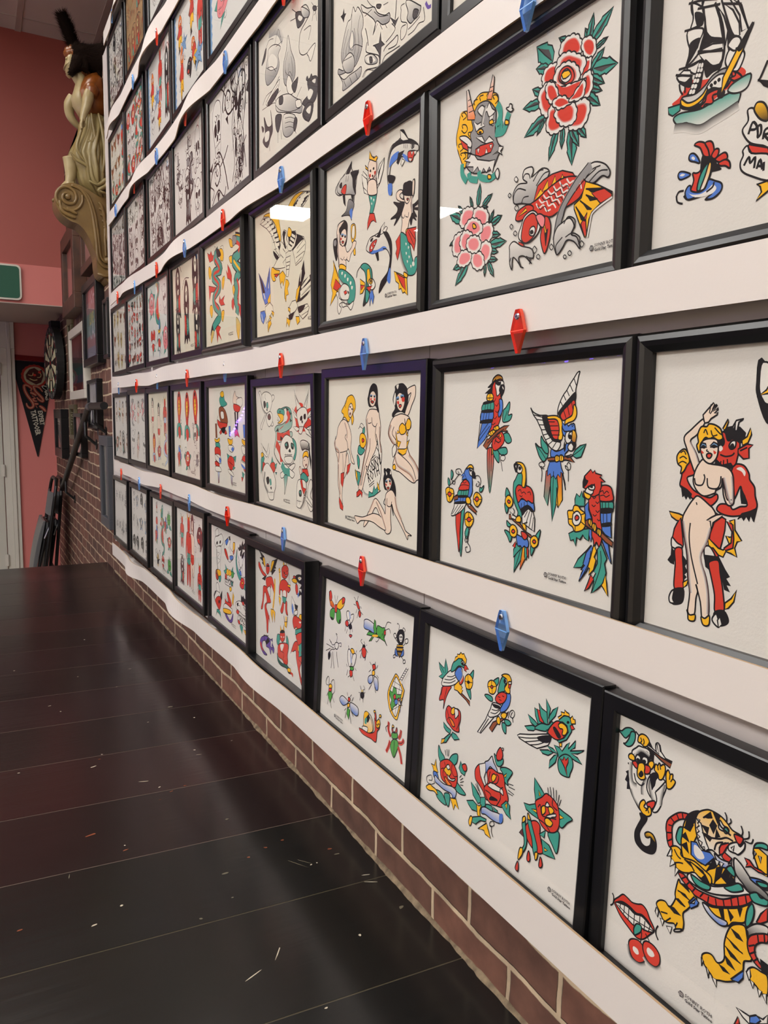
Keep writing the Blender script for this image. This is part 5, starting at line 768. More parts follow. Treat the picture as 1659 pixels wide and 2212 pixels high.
'tiger': 'g -8 77 11 77 32 57 59 47 81 51 89 67 73 64 56 78 36 100 13 91;g 38 121 54 95 64 62 85 59 88 87 75 116 51 131 26 126;L14 88 51 120 70;k| 149 59 168 71 191 99 191 137 174 135 165 100 148 88;n| 146 89 169 84 208 99 229 107 283 109 276 132 230 121 176 100;w| 146 89 169 84 217 98 202 62 219 60 227 85 251 103 285 103 280 110 229 107;L12 202 95 197 64 213 56 223 87;y 103 82 107 63 124 49 148 50 164 67 152 91 137 97 122 91 106 90;L11 116 67 124 78 118 87;L11 131 66 137 78 134 91;k| 58 201 82 196 79 222 52 243 62 249 52 278 65 282 65 312 80 305 95 259 95 196;w 88 184 120 205 180 199 206 234 213 303 194 350 148 371 115 348 87 316 71 279 74 234;Sk025 80 305 102 339 135 363;Sk039- 85 190 86 229 95 264 114 266;Sk033 158 218 138 265 141 302;w 175 215 202 184 237 188 260 197 265 222 250 271 247 301 228 338 205 344 212 298 188 290 168 261;Sk036 181 212 175 248 188 286 202 308;Sk028- 261 210 252 266 250 304;L12 214 259 235 231 262 191;L12 212 260 223 293 205 344;k| 180 208 207 182 230 177 210 209 206 234 197 258;r 174 325 212 298 214 321 193 345;y 200 171 204 146 215 146 223 133 232 141 240 132 252 135 254 162 243 193 226 200 219 182;y 262 191 259 160 269 143 279 156 292 151 294 168 307 176 299 198 284 216 268 217;L11 215 148 220 165;L11 226 139 231 158;L11 279 156 278 180;L11 294 168 284 186;w 85 161 77 140 100 116 111 105 129 103 153 100 171 107 170 127 154 114 113 130;k 88 160 102 140 137 123 167 128 175 148 154 181 107 191;Sk028 98 165 125 126 168 132;y 90 178 65 179 60 166 72 153 88 155 95 167;y 168 170 169 151 186 139 197 149 189 171 178 178;r 82 187 99 175 112 184 120 200 102 203;r 145 175 171 167 181 179 174 199 151 206;y 113 198 118 177 141 167 151 182 150 202 157 227 136 241 117 235 112 218;k 127 216 123 225 133 229 144 214 135 205;w 98 161 106 145 121 147 125 159 117 172 104 175;w 133 151 141 139 159 138 165 153 159 165 141 169;k 110 161 106 167 114 170 119 162;k 143 154 139 163 148 165 152 155;L12 97 229 110 258 138 265 154 248;y 138 361 141 336 158 318 168 328 161 346 179 347 186 334 198 338 201 361 184 378 161 380;L11 171 360 182 350 189 362;k 143 383 151 404 136 440 124 476 130 512 156 528 187 531 221 520 237 496 236 462 217 439 191 442 180 457 187 464 203 451 210 466 207 492 185 508 160 501 148 469 160 434 178 401 179 381;yk 181 467 177 454 196 439 220 442 237 467 222 465 207 456 193 465;r 37 832 62 800 85 775 111 776 137 781 167 771 190 760 215 769 235 796 262 828 241 861 209 901 174 916 129 901 82 880 54 856;w 46 835 77 822 115 814 153 822 189 810 219 816 260 835 229 854 193 861 158 874 119 867 80 855;k. 51 828 82 806 126 803 164 810 194 799 231 809 250 826 213 815 189 810 153 822 115 815 77 823;L9 74 826 73 847;L9 97 819 96 856;L9 122 817 122 865;L9 154 823 154 871;L9 183 814 184 862;L9 211 819 209 866;L9 238 826 232 857;L9 59 837 118 848 180 845 260 835;g 156 885 169 857 193 852 195 875 178 898 161 911;L14 24 804 34 816 33 847 18 864;L14 279 798 270 819 272 841 285 857;L10 199 877 198 908 194 935;L10 218 870 238 887 246 907;r 136 978 137 952 157 932 187 922 212 933 227 963 224 990 196 1015 158 1014;r 210 940 213 911 233 896 268 895 296 913 301 948 282 976 247 980 224 965;w. 158 974 163 962 184 962 192 977 181 987 165 984;w. 231 936 238 919 262 921 272 934 258 948 241 949;Sk030- 136 973 152 1013 195 1014 224 993;Sk030- 221 967 247 980 282 975 300 954;r 285 400 280 379 285 344 315 307 345 284 387 274 373 297 343 314 318 340 309 365 313 400 319 439 303 447 290 426;L12 300 328 318 338;L12 325 299 338 316;L12 351 283 358 305;L12 290 361 314 356;L12 283 397 311 385;L12 291 430 314 409;g 331 391 341 349 361 339 359 368 357 410 341 409;y 357 401 359 368 361 330 377 281 411 248 436 244 441 300 421 355 410 405 454 436 521 400 577 379 600 430 561 461 505 489 419 496 373 457;k| 377 281 426 245 433 268 414 282 392 324 371 330;k| 364 338 393 337 406 304 390 303;k| 357 374 395 382 373 352;k| 360 409 396 426 382 388;k| 481 453 510 388 534 388 513 422;k| 519 481 523 417 549 393 540 443;k| 544 440 564 394 579 403 569 452;k| 574 449 584 409 605 428;yw 426 245 454 222 478 213 518 214 548 226 573 243 610 246 620 258 610 288 574 299 546 308 535 340 527 366 497 360 469 375 448 372 431 350 417 312 414 278;w| 413 273 434 272 425 290 433 295 422 309 435 316 424 331 440 336 431 350 452 353 448 372 463 365 469 379 483 363 471 347 453 316 440 283;b| 402 374 427 365 449 385 489 373 510 384 474 434 439 435 407 425;w. 418 379 449 385 467 407 443 424 421 413;k| 491 244 507 258 496 295 479 272;k| 443 286 473 311 475 283;k| 448 314 485 331 493 314 468 313;k| 518 218 511 248 488 215;k| 447 257 479 220 486 238 467 247;k| 509 271 525 293 507 307;w 519 231 517 262 537 265 560 254 554 244 537 244;g 540 251 550 246 560 258 547 269 539 262;L16 515 233 526 253 570 266;L14 488 316 526 301 553 283 581 282;L14 507 355 514 325 541 307;r 583 255 601 250 620 253 613 278 600 281 589 269;w 565 303 595 279 610 288 626 263 628 287 608 319 594 322 567 324;r| 527 336 533 320 564 297 557 320 541 359 529 356;r| 549 341 583 349 581 372 552 370 537 361;w| 534 358 540 350 542 367;w| 575 311 585 318 587 296;wb 508 368 538 374 580 368 573 389 536 401;w| 510 388 524 409 532 386;w| 532 386 541 405 551 384;w| 569 378 582 367 581 351;L11 611 250 616 230 607 210;L11 618 255 641 239 639 215;L11 627 258 652 254 659 234;L11 548 226 546 205 537 192;L11 557 229 566 217 562 204;y 318 454 311 443 337 427 359 432 361 449 378 454 424 443 466 452 502 463 503 494 460 492 419 496 378 514 345 513 339 499 322 498 315 479;k| 378 459 416 470 428 482 405 458;k| 404 454 457 466 483 474 467 461;k| 455 499 478 468 500 491;w| 312 448 296 491 320 476;w| 318 486 313 524 341 497;w| 340 512 341 549 359 515;L12 328 444 346 462 363 467;L12 333 499 354 486 375 479;w 412 532 399 512 428 486 460 496 506 497 566 463 618 424 651 431 665 440 614 474 532 517 474 533;g 414 503 435 501 461 504 501 500 498 519 463 530 432 525;g 561 470 588 448 618 424 638 435 630 448 599 469 576 474;g 564 398 581 376 599 392 598 410;r 357 525 384 520 412 536 444 545 485 540 524 531 566 515 623 469 665 440 680 452 643 495 582 536 522 567 477 571 436 573 404 559 370 542;L12 370 546 390 526;L12 398 554 414 531;L12 428 564 441 540;L12 462 567 475 544;L12 498 573 500 542;L12 536 559 529 534;L12 569 544 561 518;L12 600 523 592 495;L12 626 505 618 474;L12 656 479 648 452;y 360 552 372 564 409 561 436 573 448 588 412 647 393 676 400 714 395 745 368 757 356 741 324 756 301 756 282 734 263 712 278 688 305 677 329 687 352 640 349 614;k| 359 599 396 596 419 606 386 602;k| 366 562 416 575 403 555;k| 352 636 379 643 401 644 367 631;k| 317 684 350 679 384 691 352 697;w| 264 726 260 747 273 763 277 737;w| 287 759 301 785 307 757;w| 320 773 341 793 347 761;w 363 760 359 772 385 756 394 741;L12 288 731 321 720;L12 313 758 338 728;L12 362 751 371 727;b| 414 617 437 581 459 591 455 607 427 635;w| 420 619 443 587 440 607;y 478 580 518 574 583 540 627 512 669 476 659 520 654 553 610 580 593 603 561 615 516 607;k| 546 558 564 591 574 598 564 551;k| 583 540 601 581 608 559;k| 623 516 634 543 640 506;wb 476 581 499 581 514 590 540 597 583 592 584 609 557 622 517 615 490 600;y 611 588 655 565 672 605 696 667 667 694 666 730 652 774 609 813 577 830 553 842 537 831 517 822 500 806 493 784 511 763 535 756 561 770 587 739 582 681 591 627;k| 603 606 636 611 656 624 628 625;k| 588 650 632 662 660 669 623 667;k| 582 685 626 700 655 711 613 709;k| 585 718 611 732 636 750 602 746;k| 566 771 591 772 615 778 587 783;w| 491 794 496 827 502 804;w| 513 815 530 854 530 827;w| 543 840 565 865 563 836;b| 621 795 666 730 669 758 653 786;wk 664 568 701 528 743 515 745 542 704 564 676 595 670 577;g 662 497 677 467 688 490 683 531 668 561 658 550;g 665 436 690 417 708 427 733 413 735 441 694 457 676 455;r 673 617 680 588 708 562 745 542 748 570 724 585 704 611 707 642 731 664 749 673 728 679 701 668 681 647;L12 679 627 702 608;L12 686 652 708 629;L12 701 672 719 647;L12 709 565 715 591;L12 733 548 738 576;y 683 718 703 692 734 688 760 691 766 754 741 763 722 751 695 744;k| 729 645 756 648 759 683 738 685;w| 679 725 691 704 698 729 693 750;w| 695 744 710 768 713 745;w| 727 756 736 783 745 756;w| 745 764 765 788 762 753;r| 700 524 714 483 736 448 741 495 717 518;wk 592 341 620 347 659 376 687 386 732 401 734 421 690 417 664 432 636 415 601 391;g 666 263 673 243 698 229 715 230 716 245 691 250;y| 664 265 683 255 718 265 726 339 695 339 680 314 664 285;w| 667 271 668 304 676 279;w| 685 282 696 305 696 281;r| 633 318 653 316 673 331 699 329 725 331 691 341 660 336 639 349 646 333;b 659 380 693 365 728 362 730 386 696 389;g 686 378 711 368 728 366 729 378 704 388;w| 653 882 681 880 708 877 728 858 758 852 773 825 776 857 710 906 683 900;b| 708 877 732 855 751 862 735 888 710 901;r| 651 951 663 912 672 935',
'bugs': 'yr| 171 188 114 156 96 89 61 104 68 156 99 203 153 218;r 67 112 96 90 123 136 95 169;y 212 188 257 135 333 95 351 115 331 162 269 201;r 304 103 349 97 346 125 310 150;v 174 213 107 237 97 283 132 307 176 288;v 215 213 269 201 294 239 296 290 257 308 217 283;r 196 174 218 186 219 230 187 237 175 204;k. 109 290 132 307 162 291;k. 265 289 293 265 281 304;L9 189 166 168 110;L9 203 163 223 103;r 534 85 560 76 585 99 602 120 581 129 549 107;r 587 148 604 132 625 156 610 182 590 172;L9 533 77 512 61 499 59;L9 556 72 565 37;L9 537 110 499 109;L9 609 102 629 114;L9 558 134 543 166;L9 589 131 565 198;L9 619 141 657 153;w 393 187 431 179 450 229 419 245 391 217;w 462 201 508 182 503 225 469 258 447 238;Sb047 431 183 450 229;r 377 271 406 249 431 267 419 295 385 291;k 433 284 469 262 491 287 455 304;r 451 351 478 340 501 341 477 362;L9 386 295 377 340;L9 417 313 402 351;L9 491 287 506 316;L9 464 301 464 344;wb 681 208 682 184 733 168 820 176 874 202 862 245 776 238 706 243 679 233;v| 728 278 760 246 895 236 962 251 864 260;v| 834 145 851 152 877 225 846 249 824 206;v 874 202 888 175 953 175 985 168 997 203 978 243 913 248 878 233;v| 958 213 1030 280 995 258 930 255;v| 768 316 829 253 854 247 801 304;r 980 192 999 180 1003 210 982 215;y. 829 253 895 240 880 257 814 269;L10 993 166 1020 121 1071 116;L10 1002 179 1048 160 1070 185;L10 914 263 884 290 867 287;L10 1176 136 1180 106 1157 96 1153 106;L10 1221 133 1233 108 1259 116 1250 133;k 1157 171 1184 135 1235 126 1253 162 1237 211 1194 225 1162 208;w 1181 180 1194 158 1218 152 1235 167 1224 203 1200 209;k 1198 172 1195 178 1204 180;k 1220 167 1215 173 1224 175;L8 1198 195 1213 196 1223 188;yk| 1165 237 1238 218 1244 246 1231 286 1204 312 1179 293 1161 268;k. 1163 248 1242 230 1243 240 1164 258;k. 1166 274 1242 257 1238 270 1170 284;w 1113 182 1134 168 1152 187 1133 200;w 1265 177 1298 165 1300 187 1273 201;b 1153 263 1142 303 1181 308;b 1248 245 1257 279 1218 301;w 1125 319 1143 309 1148 324 1127 334;w 1256 316 1277 307 1282 324 1259 334;L10 1133 200 1163 215;L10 1266 203 1246 223;L10 1150 308 1155 284;L10 1224 296 1261 315;L10 110 575 159 535 210 521 267 480;L10 131 480 175 495 225 473;L10 60 516 135 515 199 515;L10 55 572 137 532;L10 108 468 153 483;w 219 471 264 455 281 476 260 508 222 505;L10 244 460 249 415 226 394 251 397;L10 275 460 324 443 327 469 301 471;k 101 586 130 561 144 592 116 627;L10 181 547 199 604 221 668;L10 162 561 173 620 165 680;L10 252 528 269 584 296 638;y 491 446 527 433 558 454 522 472;w 453 456 493 463 512 550 477 577 447 518;w 541 467 587 462 567 535 533 565 518 515;Sb040 484 474 506 544;v 496 576 542 563 554 580 509 602;r 490 607 531 595 540 626 510 648;L9 463 458 450 428;L9 576 449 587 429;L9 450 589 432 573;L9 580 564 600 575;L9 503 637 468 661;L9 540 626 576 658;L9 461 607 442 656;r 670 391 704 373 738 397 721 446 685 444 669 415;k. 681 363 710 354 721 370 678 383;L10 685 362 647 347 663 327;L10 710 351 696 335;L9 662 401 634 425;L9 731 382 763 398;L9 665 425 652 469;L9 737 430 723 466;L9 737 356 745 346;r 840 465 877 450 889 475 857 492;y 845 504 874 495 881 521 848 533;wb 796 558 845 536 857 572 818 604 786 594;wb 879 534 930 542 940 602 914 618 875 575;L9 828 468 801 452;L9 877 447 883 429;L9 824 502 792 527;L9 905 470 918 443;L9 910 516 941 527;L9 844 600 806 648;L9 885 587 908 640;y 1098 660 1080 574 1145 461 1187 428 1284 494 1287 523 1238 674 1213 724 1142 707;w 1119 645 1103 574 1154 474 1189 448 1263 504 1259 532 1210 698 1155 687;L7 1121 522 1272 513;L7 1147 484 1239 486;L7 1118 700 1239 621;L7 1175 453 1134 633;L7 1237 471 1188 706;v| 1102 559 1141 562 1152 520 1190 523 1202 557 1260 539 1248 565 1163 616 1209 623 1167 652 1154 679 1124 659 1135 617 1110 594;r 1158 579 1179 561 1190 584 1168 599;b 1177 604 1205 587 1216 613 1187 630;r 1212 584 1234 571 1233 593;w 1236 592 1256 574 1260 606 1231 616;k 1250 587 1262 583 1261 598 1249 599;L9 1256 570 1283 550;L9 1260 606 1282 606;L9 1246 618 1259 659;L94w 1235 457 1318 347;L10 1221 458 1304 349;L10 1253 453 1328 348;L8 1231 447 1256 443;L8 1244 430 1269 426;L8 1257 413 1283 410;L8 1271 395 1296 392;L8 1285 376 1310 375;L8 1298 360 1320 359;y 146 824 169 804 201 807 194 832 152 842;r 152 845 194 834 192 855 151 866;v| 145 870 197 858 219 873 182 948 133 900;L9 149 819 103 829 87 806 117 761 143 763 145 816;L9 180 805 197 769 237 756 253 835 209 876;L9 135 882 113 916;L9 210 885 257 923;L9 150 913 135 976;L9 185 938 211 982;wb 352 856 398 824 488 834 481 857 416 892 360 880;wb 527 838 582 824 657 832 663 880 619 899 551 885;r 494 806 522 801 525 825 497 833;y 490 854 518 845 517 871 487 879;v| 484 886 532 887 516 965 480 935;L9 483 797 471 775;L9 521 793 547 768;L9 553 816 577 779;L9 466 897 439 923;L9 465 923 459 976;L9 552 893 593 917;L9 527 919 563 982;k 689 710 723 691 740 714 719 741 688 735;t. 695 687 718 678 723 691 697 700;L8 695 687 674 661;L8 721 679 746 663 726 645;L8 680 712 657 716;L8 738 698 757 684;L8 689 739 677 767;L8 724 735 731 766;wy 756 905 758 839 790 810 860 820 900 862 902 910 841 948 767 951;k. 794 851 825 816 846 841 816 884;y. 758 839 790 812 825 816 794 851 767 885;g. 775 866 804 856 800 898 773 899;L12 845 833 882 860 897 911;w 742 935 819 915 815 950 754 960;r 691 966 753 956 841 948 922 910 925 861 915 817 937 817 965 847 988 831 992 861 962 895 960 944 946 975 878 975 810 984 739 986;y 946 830 980 802 999 827 976 867 942 863;r 915 777 926 773 941 808 929 828;k 956 842 952 851 965 848;k 980 830 976 839 985 836;L8 953 861 975 863 990 847;L9 925 821 910 779;L9 969 806 993 774;y 899 768 918 760 923 773 904 781;y 983 769 1005 762 1006 777 988 785;v 1170 881 1198 859 1243 853 1258 886 1237 931 1209 979 1174 956 1154 918;v 1164 833 1193 811 1230 805 1245 830 1205 854 1172 859;r 1161 807 1167 790 1185 814 1207 806 1223 770 1232 793 1216 810 1178 820;L10 1204 868 1208 973;y 1164 791 1172 769 1189 782;L47r 1152 857 1116 824 1115 770;L10 1152 857 1116 824 1115 770;L10 1113 794 1080 821 1095 847;L47r 1256 833 1275 804 1283 767;L10 1256 833 1275 804 1283 767;L47r 1147 889 1129 935 1103 980;L10 1147 889 1129 935 1103 980;L47r 1259 862 1302 846 1321 816;L10 1259 862 1302 846 1321 816;L47r 1255 887 1289 926 1313 981;L10 1255 887 1289 926 1313 981',
'peony': 'G34 1081 115 992 55;G60 956 141 839 35;G50 927 162 837 130;G40 1193 152 1163 82;G34 1184 154 1214 42;G34 1202 155 1330 67;G30 1230 189 1306 172;G40 1207 268 1287 205;G45 1216 265 1366 296;G34 1209 291 1294 350;G36 1185 354 1272 430;G30 1192 327 1282 375;G40 900 266 813 211;G34 890 295 744 277;G34 924 363 759 411;G34 904 376 853 431;G34 999 442 943 566;G36 1038 448 1032 539;G40 1097 459 1104 627;G36 1087 456 1148 559;G40 1135 464 1193 536;Pr 1010 137 1014 95 1051 79 1104 88 1137 119 1153 160 1131 175 1074 160;Pr 1147 140 1178 126 1219 150 1232 190 1209 216 1168 189;Pr 1144 269 1151 218 1178 216 1205 220 1198 259 1172 285;Pr 887 204 906 161 957 154 992 173 989 215 930 238;Pr 979 199 1001 145 1054 141 1107 166 1169 207 1161 245 1125 262 1067 218 1009 222;Pr 1154 284 1199 270 1219 318 1203 360 1149 366 1119 332;Pr 970 233 988 190 1046 180 1104 207 1134 248 1126 281 1070 292 1001 262;r 1005 239 1013 199 1057 196 1096 228 1102 266 1060 276;w 1015 236 1028 210 1057 208 1082 235 1078 258 1045 262;y| 1019 219 1038 211 1067 217 1082 235 1068 242 1049 245 1030 241;Pr 869 288 868 249 919 222 970 239 1002 294 994 328 935 366 892 340;Pr 960 229 1001 262 1051 279 1117 284 1173 291 1146 317 1111 348 1053 341 993 303;Pr 919 228 960 236 992 278 1003 319 953 315 921 273;Pr 935 372 926 414 958 449 1019 454 1038 429 984 344 944 337;Pr 1078 459 1095 415 1112 372 1177 375 1205 408 1194 452 1163 479 1116 477;Pr 985 363 994 334 1043 338 1092 360 1122 394 1115 440 1077 447 1028 432 986 388;Pr 964 325 993 309 1043 322 1088 358 1054 360 1005 356;Pr 1073 347 1110 329 1164 294 1174 327 1157 357 1120 357;G34 380 646 397 532;G30 332 643 303 577;G34 420 654 509 609;G30 407 659 472 666;G34 242 654 190 601;G40 228 689 102 625;G34 488 749 524 691;G40 501 758 594 734;G34 489 807 584 825;G34 490 859 634 866;G34 478 886 568 908;G30 164 778 105 799;G36 247 916 144 932;G34 290 923 168 1023;G34 480 945 533 1027;G34 454 948 449 1015;G34 479 930 563 944;Pp 214 679 256 634 339 648 368 695 313 729 229 720;Pp 340 674 380 653 460 685 474 731 436 768 355 745;Pp 397 790 436 753 501 758 515 805 477 842 411 837;Pp 142 805 171 756 258 756 287 815 231 860 158 855;Pp 257 733 313 699 395 723 423 773 356 790 272 767;y 334 726 355 730 369 751 341 750;Pp 216 787 258 749 328 777 357 828 302 864 231 836;Pp 412 860 451 837 504 868 492 925 440 946 399 902;Pp 195 885 231 852 316 866 331 907 261 930 203 917;Pp 331 899 358 873 426 899 441 954 387 968 339 938;Pp 280 814 315 790 383 802 411 845 372 875 302 856;y 178 297 170 242 190 188 211 134 260 135 301 148 341 110 393 91 458 106 534 138 547 177 523 204 448 222 398 278 290 284 279 377 251 422 208 358;E.y 235 149 267 159 235 168;E.y 247 212 282 223 248 234;E.y 304 273 331 281 304 291;E.y 207 301 242 311 207 320;E.y 233 350 264 358 234 368;E.y 522 155 547 163 523 176;L12 232 156 218 137 246 138 267 163 233 171;L12 233 215 226 195 261 205 276 232 248 242 219 219;L12 297 275 283 252 317 258 331 284;L12 200 303 192 286 221 290 242 315 207 324;L12 222 350 214 337 250 343 264 365 236 373;L12 516 160 503 138 534 145 547 170 523 183;L12 341 132 334 108 368 111;L12 394 127 387 104 420 107;L12 446 123 458 113 496 126;e 342 161 381 137 459 148 523 204 531 248 526 316 553 380 591 411 555 436 506 487 403 482 322 462 265 410 292 380 319 328 304 266 330 244 316 196;w 369 169 408 153 447 180 472 160 498 196 524 218 474 230 448 194 422 214;w| 330 208 370 234 410 232 436 261 384 260 358 267;w| 474 230 512 228 500 259 531 262 507 282 475 266;y 365 269 404 266 424 290 385 289;y 475 252 500 249 513 270 481 268;k 391 277 382 278 398 286 404 282;Sk042 434 161 409 210 397 250;w| 358 296 412 304 438 340 476 323 515 355 478 366 412 333;r| 353 353 399 347 503 358 516 376 491 405 401 402 354 382;w| 367 356 380 382 393 356;w| 440 398 452 373 466 401;w| 478 366 491 390 503 369;w| 250 339 320 365 292 380 251 384 307 406 279 421 335 436 335 465 375 446 403 490 429 467 455 495 480 473 507 508 530 451 480 444 374 409 347 380;w| 504 422 554 422 592 446 573 420 596 406 560 395 554 415;w 199 250 262 261 318 306 305 332 249 294;r| 206 260 277 309 285 341 235 313;wo| 265 34 283 37 307 99 349 185 343 204 277 184;wo| 450 138 471 103 500 37 513 55 506 115 491 152;L9 280 90 303 90;L9 284 121 314 123;L9 288 151 331 154;L9 471 110 499 112;L9 477 91 506 94;L68g 541 189 567 231 562 278 532 297;L85g 538 271 569 294 551 323;L72g 527 323 588 334 612 314 628 278 640 261;y 611 286 637 298 635 314 609 306;w 615 233 639 234 644 222 662 231 663 248 675 255 651 261;L64g 230 394 231 447 274 495;L64g 294 455 308 488 377 512;L64g 389 471 403 504 482 531 538 523;y 468 509 494 516 497 534 472 530;w 532 522 538 506 556 500 567 530 552 551;we 760 599 770 561 826 562 837 585 827 609 902 588 955 614 926 659 896 704 832 730 753 712 695 700 687 650 727 618 795 627;L12 760 599 777 583 805 590 816 613;L12 689 698 693 658 727 638 785 659;L12 839 631 881 596 913 597;L12 862 657 913 617 955 614;L12 753 712 769 689 808 691;we 1155 702 1199 664 1252 651 1315 676 1346 713 1335 734 1300 719 1248 736 1202 719;L12 1192 711 1236 679 1289 675;L12 1220 727 1281 697 1333 704;r| 843 732 873 659 914 643 976 632 1046 634 1115 661 1140 686 1048 663 948 690 896 717;y| 853 721 895 678 917 702;y| 906 693 946 651 953 691;y| 968 688 997 644 1009 685;y| 1029 684 1047 650 1063 682;r 821 734 875 719 948 690 1048 669 1135 681 1202 719 1176 768 1130 789 1034 806 973 819 910 799 844 779;L15w 865 737 887 762 919 755 941 786 972 786;L15w 886 722 908 743 939 740 956 767 987 764 1008 787;L15w 917 709 939 730 970 727 986 751 1016 751 1037 775;L15w 948 697 974 719 1000 715 1016 741 1051 740 1067 765;L15w 988 687 1010 711 1039 705 1055 731 1085 728 1100 757;L15w 1028 677 1049 701 1078 699 1094 721 1123 722 1138 747;L15w 1077 676 1098 700 1122 697 1137 719 1165 716 1175 743;L9 876 746 898 771 930 764 952 795;L9 907 717 929 738 960 735 976 758 1007 758 1028 782;L9 948 706 964 725 995 724 1009 746 1041 747 1057 771;L9 989 696 1005 718 1035 714 1051 738 1080 737 1096 762;L9 1039 689 1055 712 1084 708 1099 732 1128 731;y| 1202 719 1275 749 1364 799 1364 817 1297 831 1245 856 1228 883 1217 949 1204 953 1173 897 1132 820 1131 801 1177 781;r| 1241 777 1311 769 1360 804 1360 819 1297 831;r| 1217 851 1209 880 1217 943 1203 950 1178 892;k| 1203 750 1320 774 1240 771;k| 1204 775 1278 809 1233 805;k| 1168 791 1244 844 1217 838;k| 1141 810 1210 886 1181 874;L15w 1365 820 1301 838 1249 860 1237 891 1222 956;r 709 772 731 742 798 729 843 746 833 770 767 790 721 788;y| 732 770 799 756 788 740;r 912 859 921 815 953 815 975 859 967 923 938 977 916 947 903 898;y| 921 822 950 887 935 890;k| 935 890 955 868 942 944;w 756 816 778 779 833 763 877 786 901 844 870 885 805 907 747 883 735 853;r 768 818 789 788 844 776 878 813 875 859 848 888 793 905 758 878;p 867 797 899 791 932 817 923 855 896 843;w 820 869 825 843 852 838 864 857 848 881;k 831 868 827 857 842 856 848 867;r| 736 888 776 905 783 931 748 925;L76e 1235 661 1146 706 1063 787 1030 844 1009 930;L10 1216 644 1136 697 1052 778 1015 841 998 928;L10 1263 680 1174 719 1082 791 1055 849 1034 935;we 998 928 1017 880 1056 862 1105 852 1135 890 1117 924 1156 944 1178 998 1138 960 1089 945 1061 972 1022 997;L12 1066 870 1094 844 1139 865 1136 903;L12 1079 930 1127 920 1175 948 1167 977;L12 1022 997 1015 957 1059 926;we 666 925 665 896 701 881 760 913 839 940 852 983 807 976 842 1009 784 965 738 965 763 1017 727 977 691 957 687 1013 668 982;L12 679 955 668 982 687 1016;L12 738 965 751 1002 780 1020;L12 796 967 830 986 825 1009;Ew. 709 590 724 593 709 603;L9 708 576 722 593 709 603 693 586 708 576;L9 657 642 670 656 658 665 646 651 657 642;L9 716 710 733 729 717 740 700 722 716 710;L9 676 793 689 808 677 818 665 803 676 793;L9 708 831 723 846 709 856 694 841 708 831;L9 861 930 878 950 862 964 846 945 861 930;L9 890 972 904 987 891 996 876 982 890 972;L9 984 942 998 959 985 970 971 954 984 942;L9 1187 964 1202 980 1189 992 1174 975 1187 964;L9 1111 993 1124 1007 1112 1016 1098 1002 1111 993;L9 1079 1006 1090 1017 1080 1025 1068 1013 1079 1006',
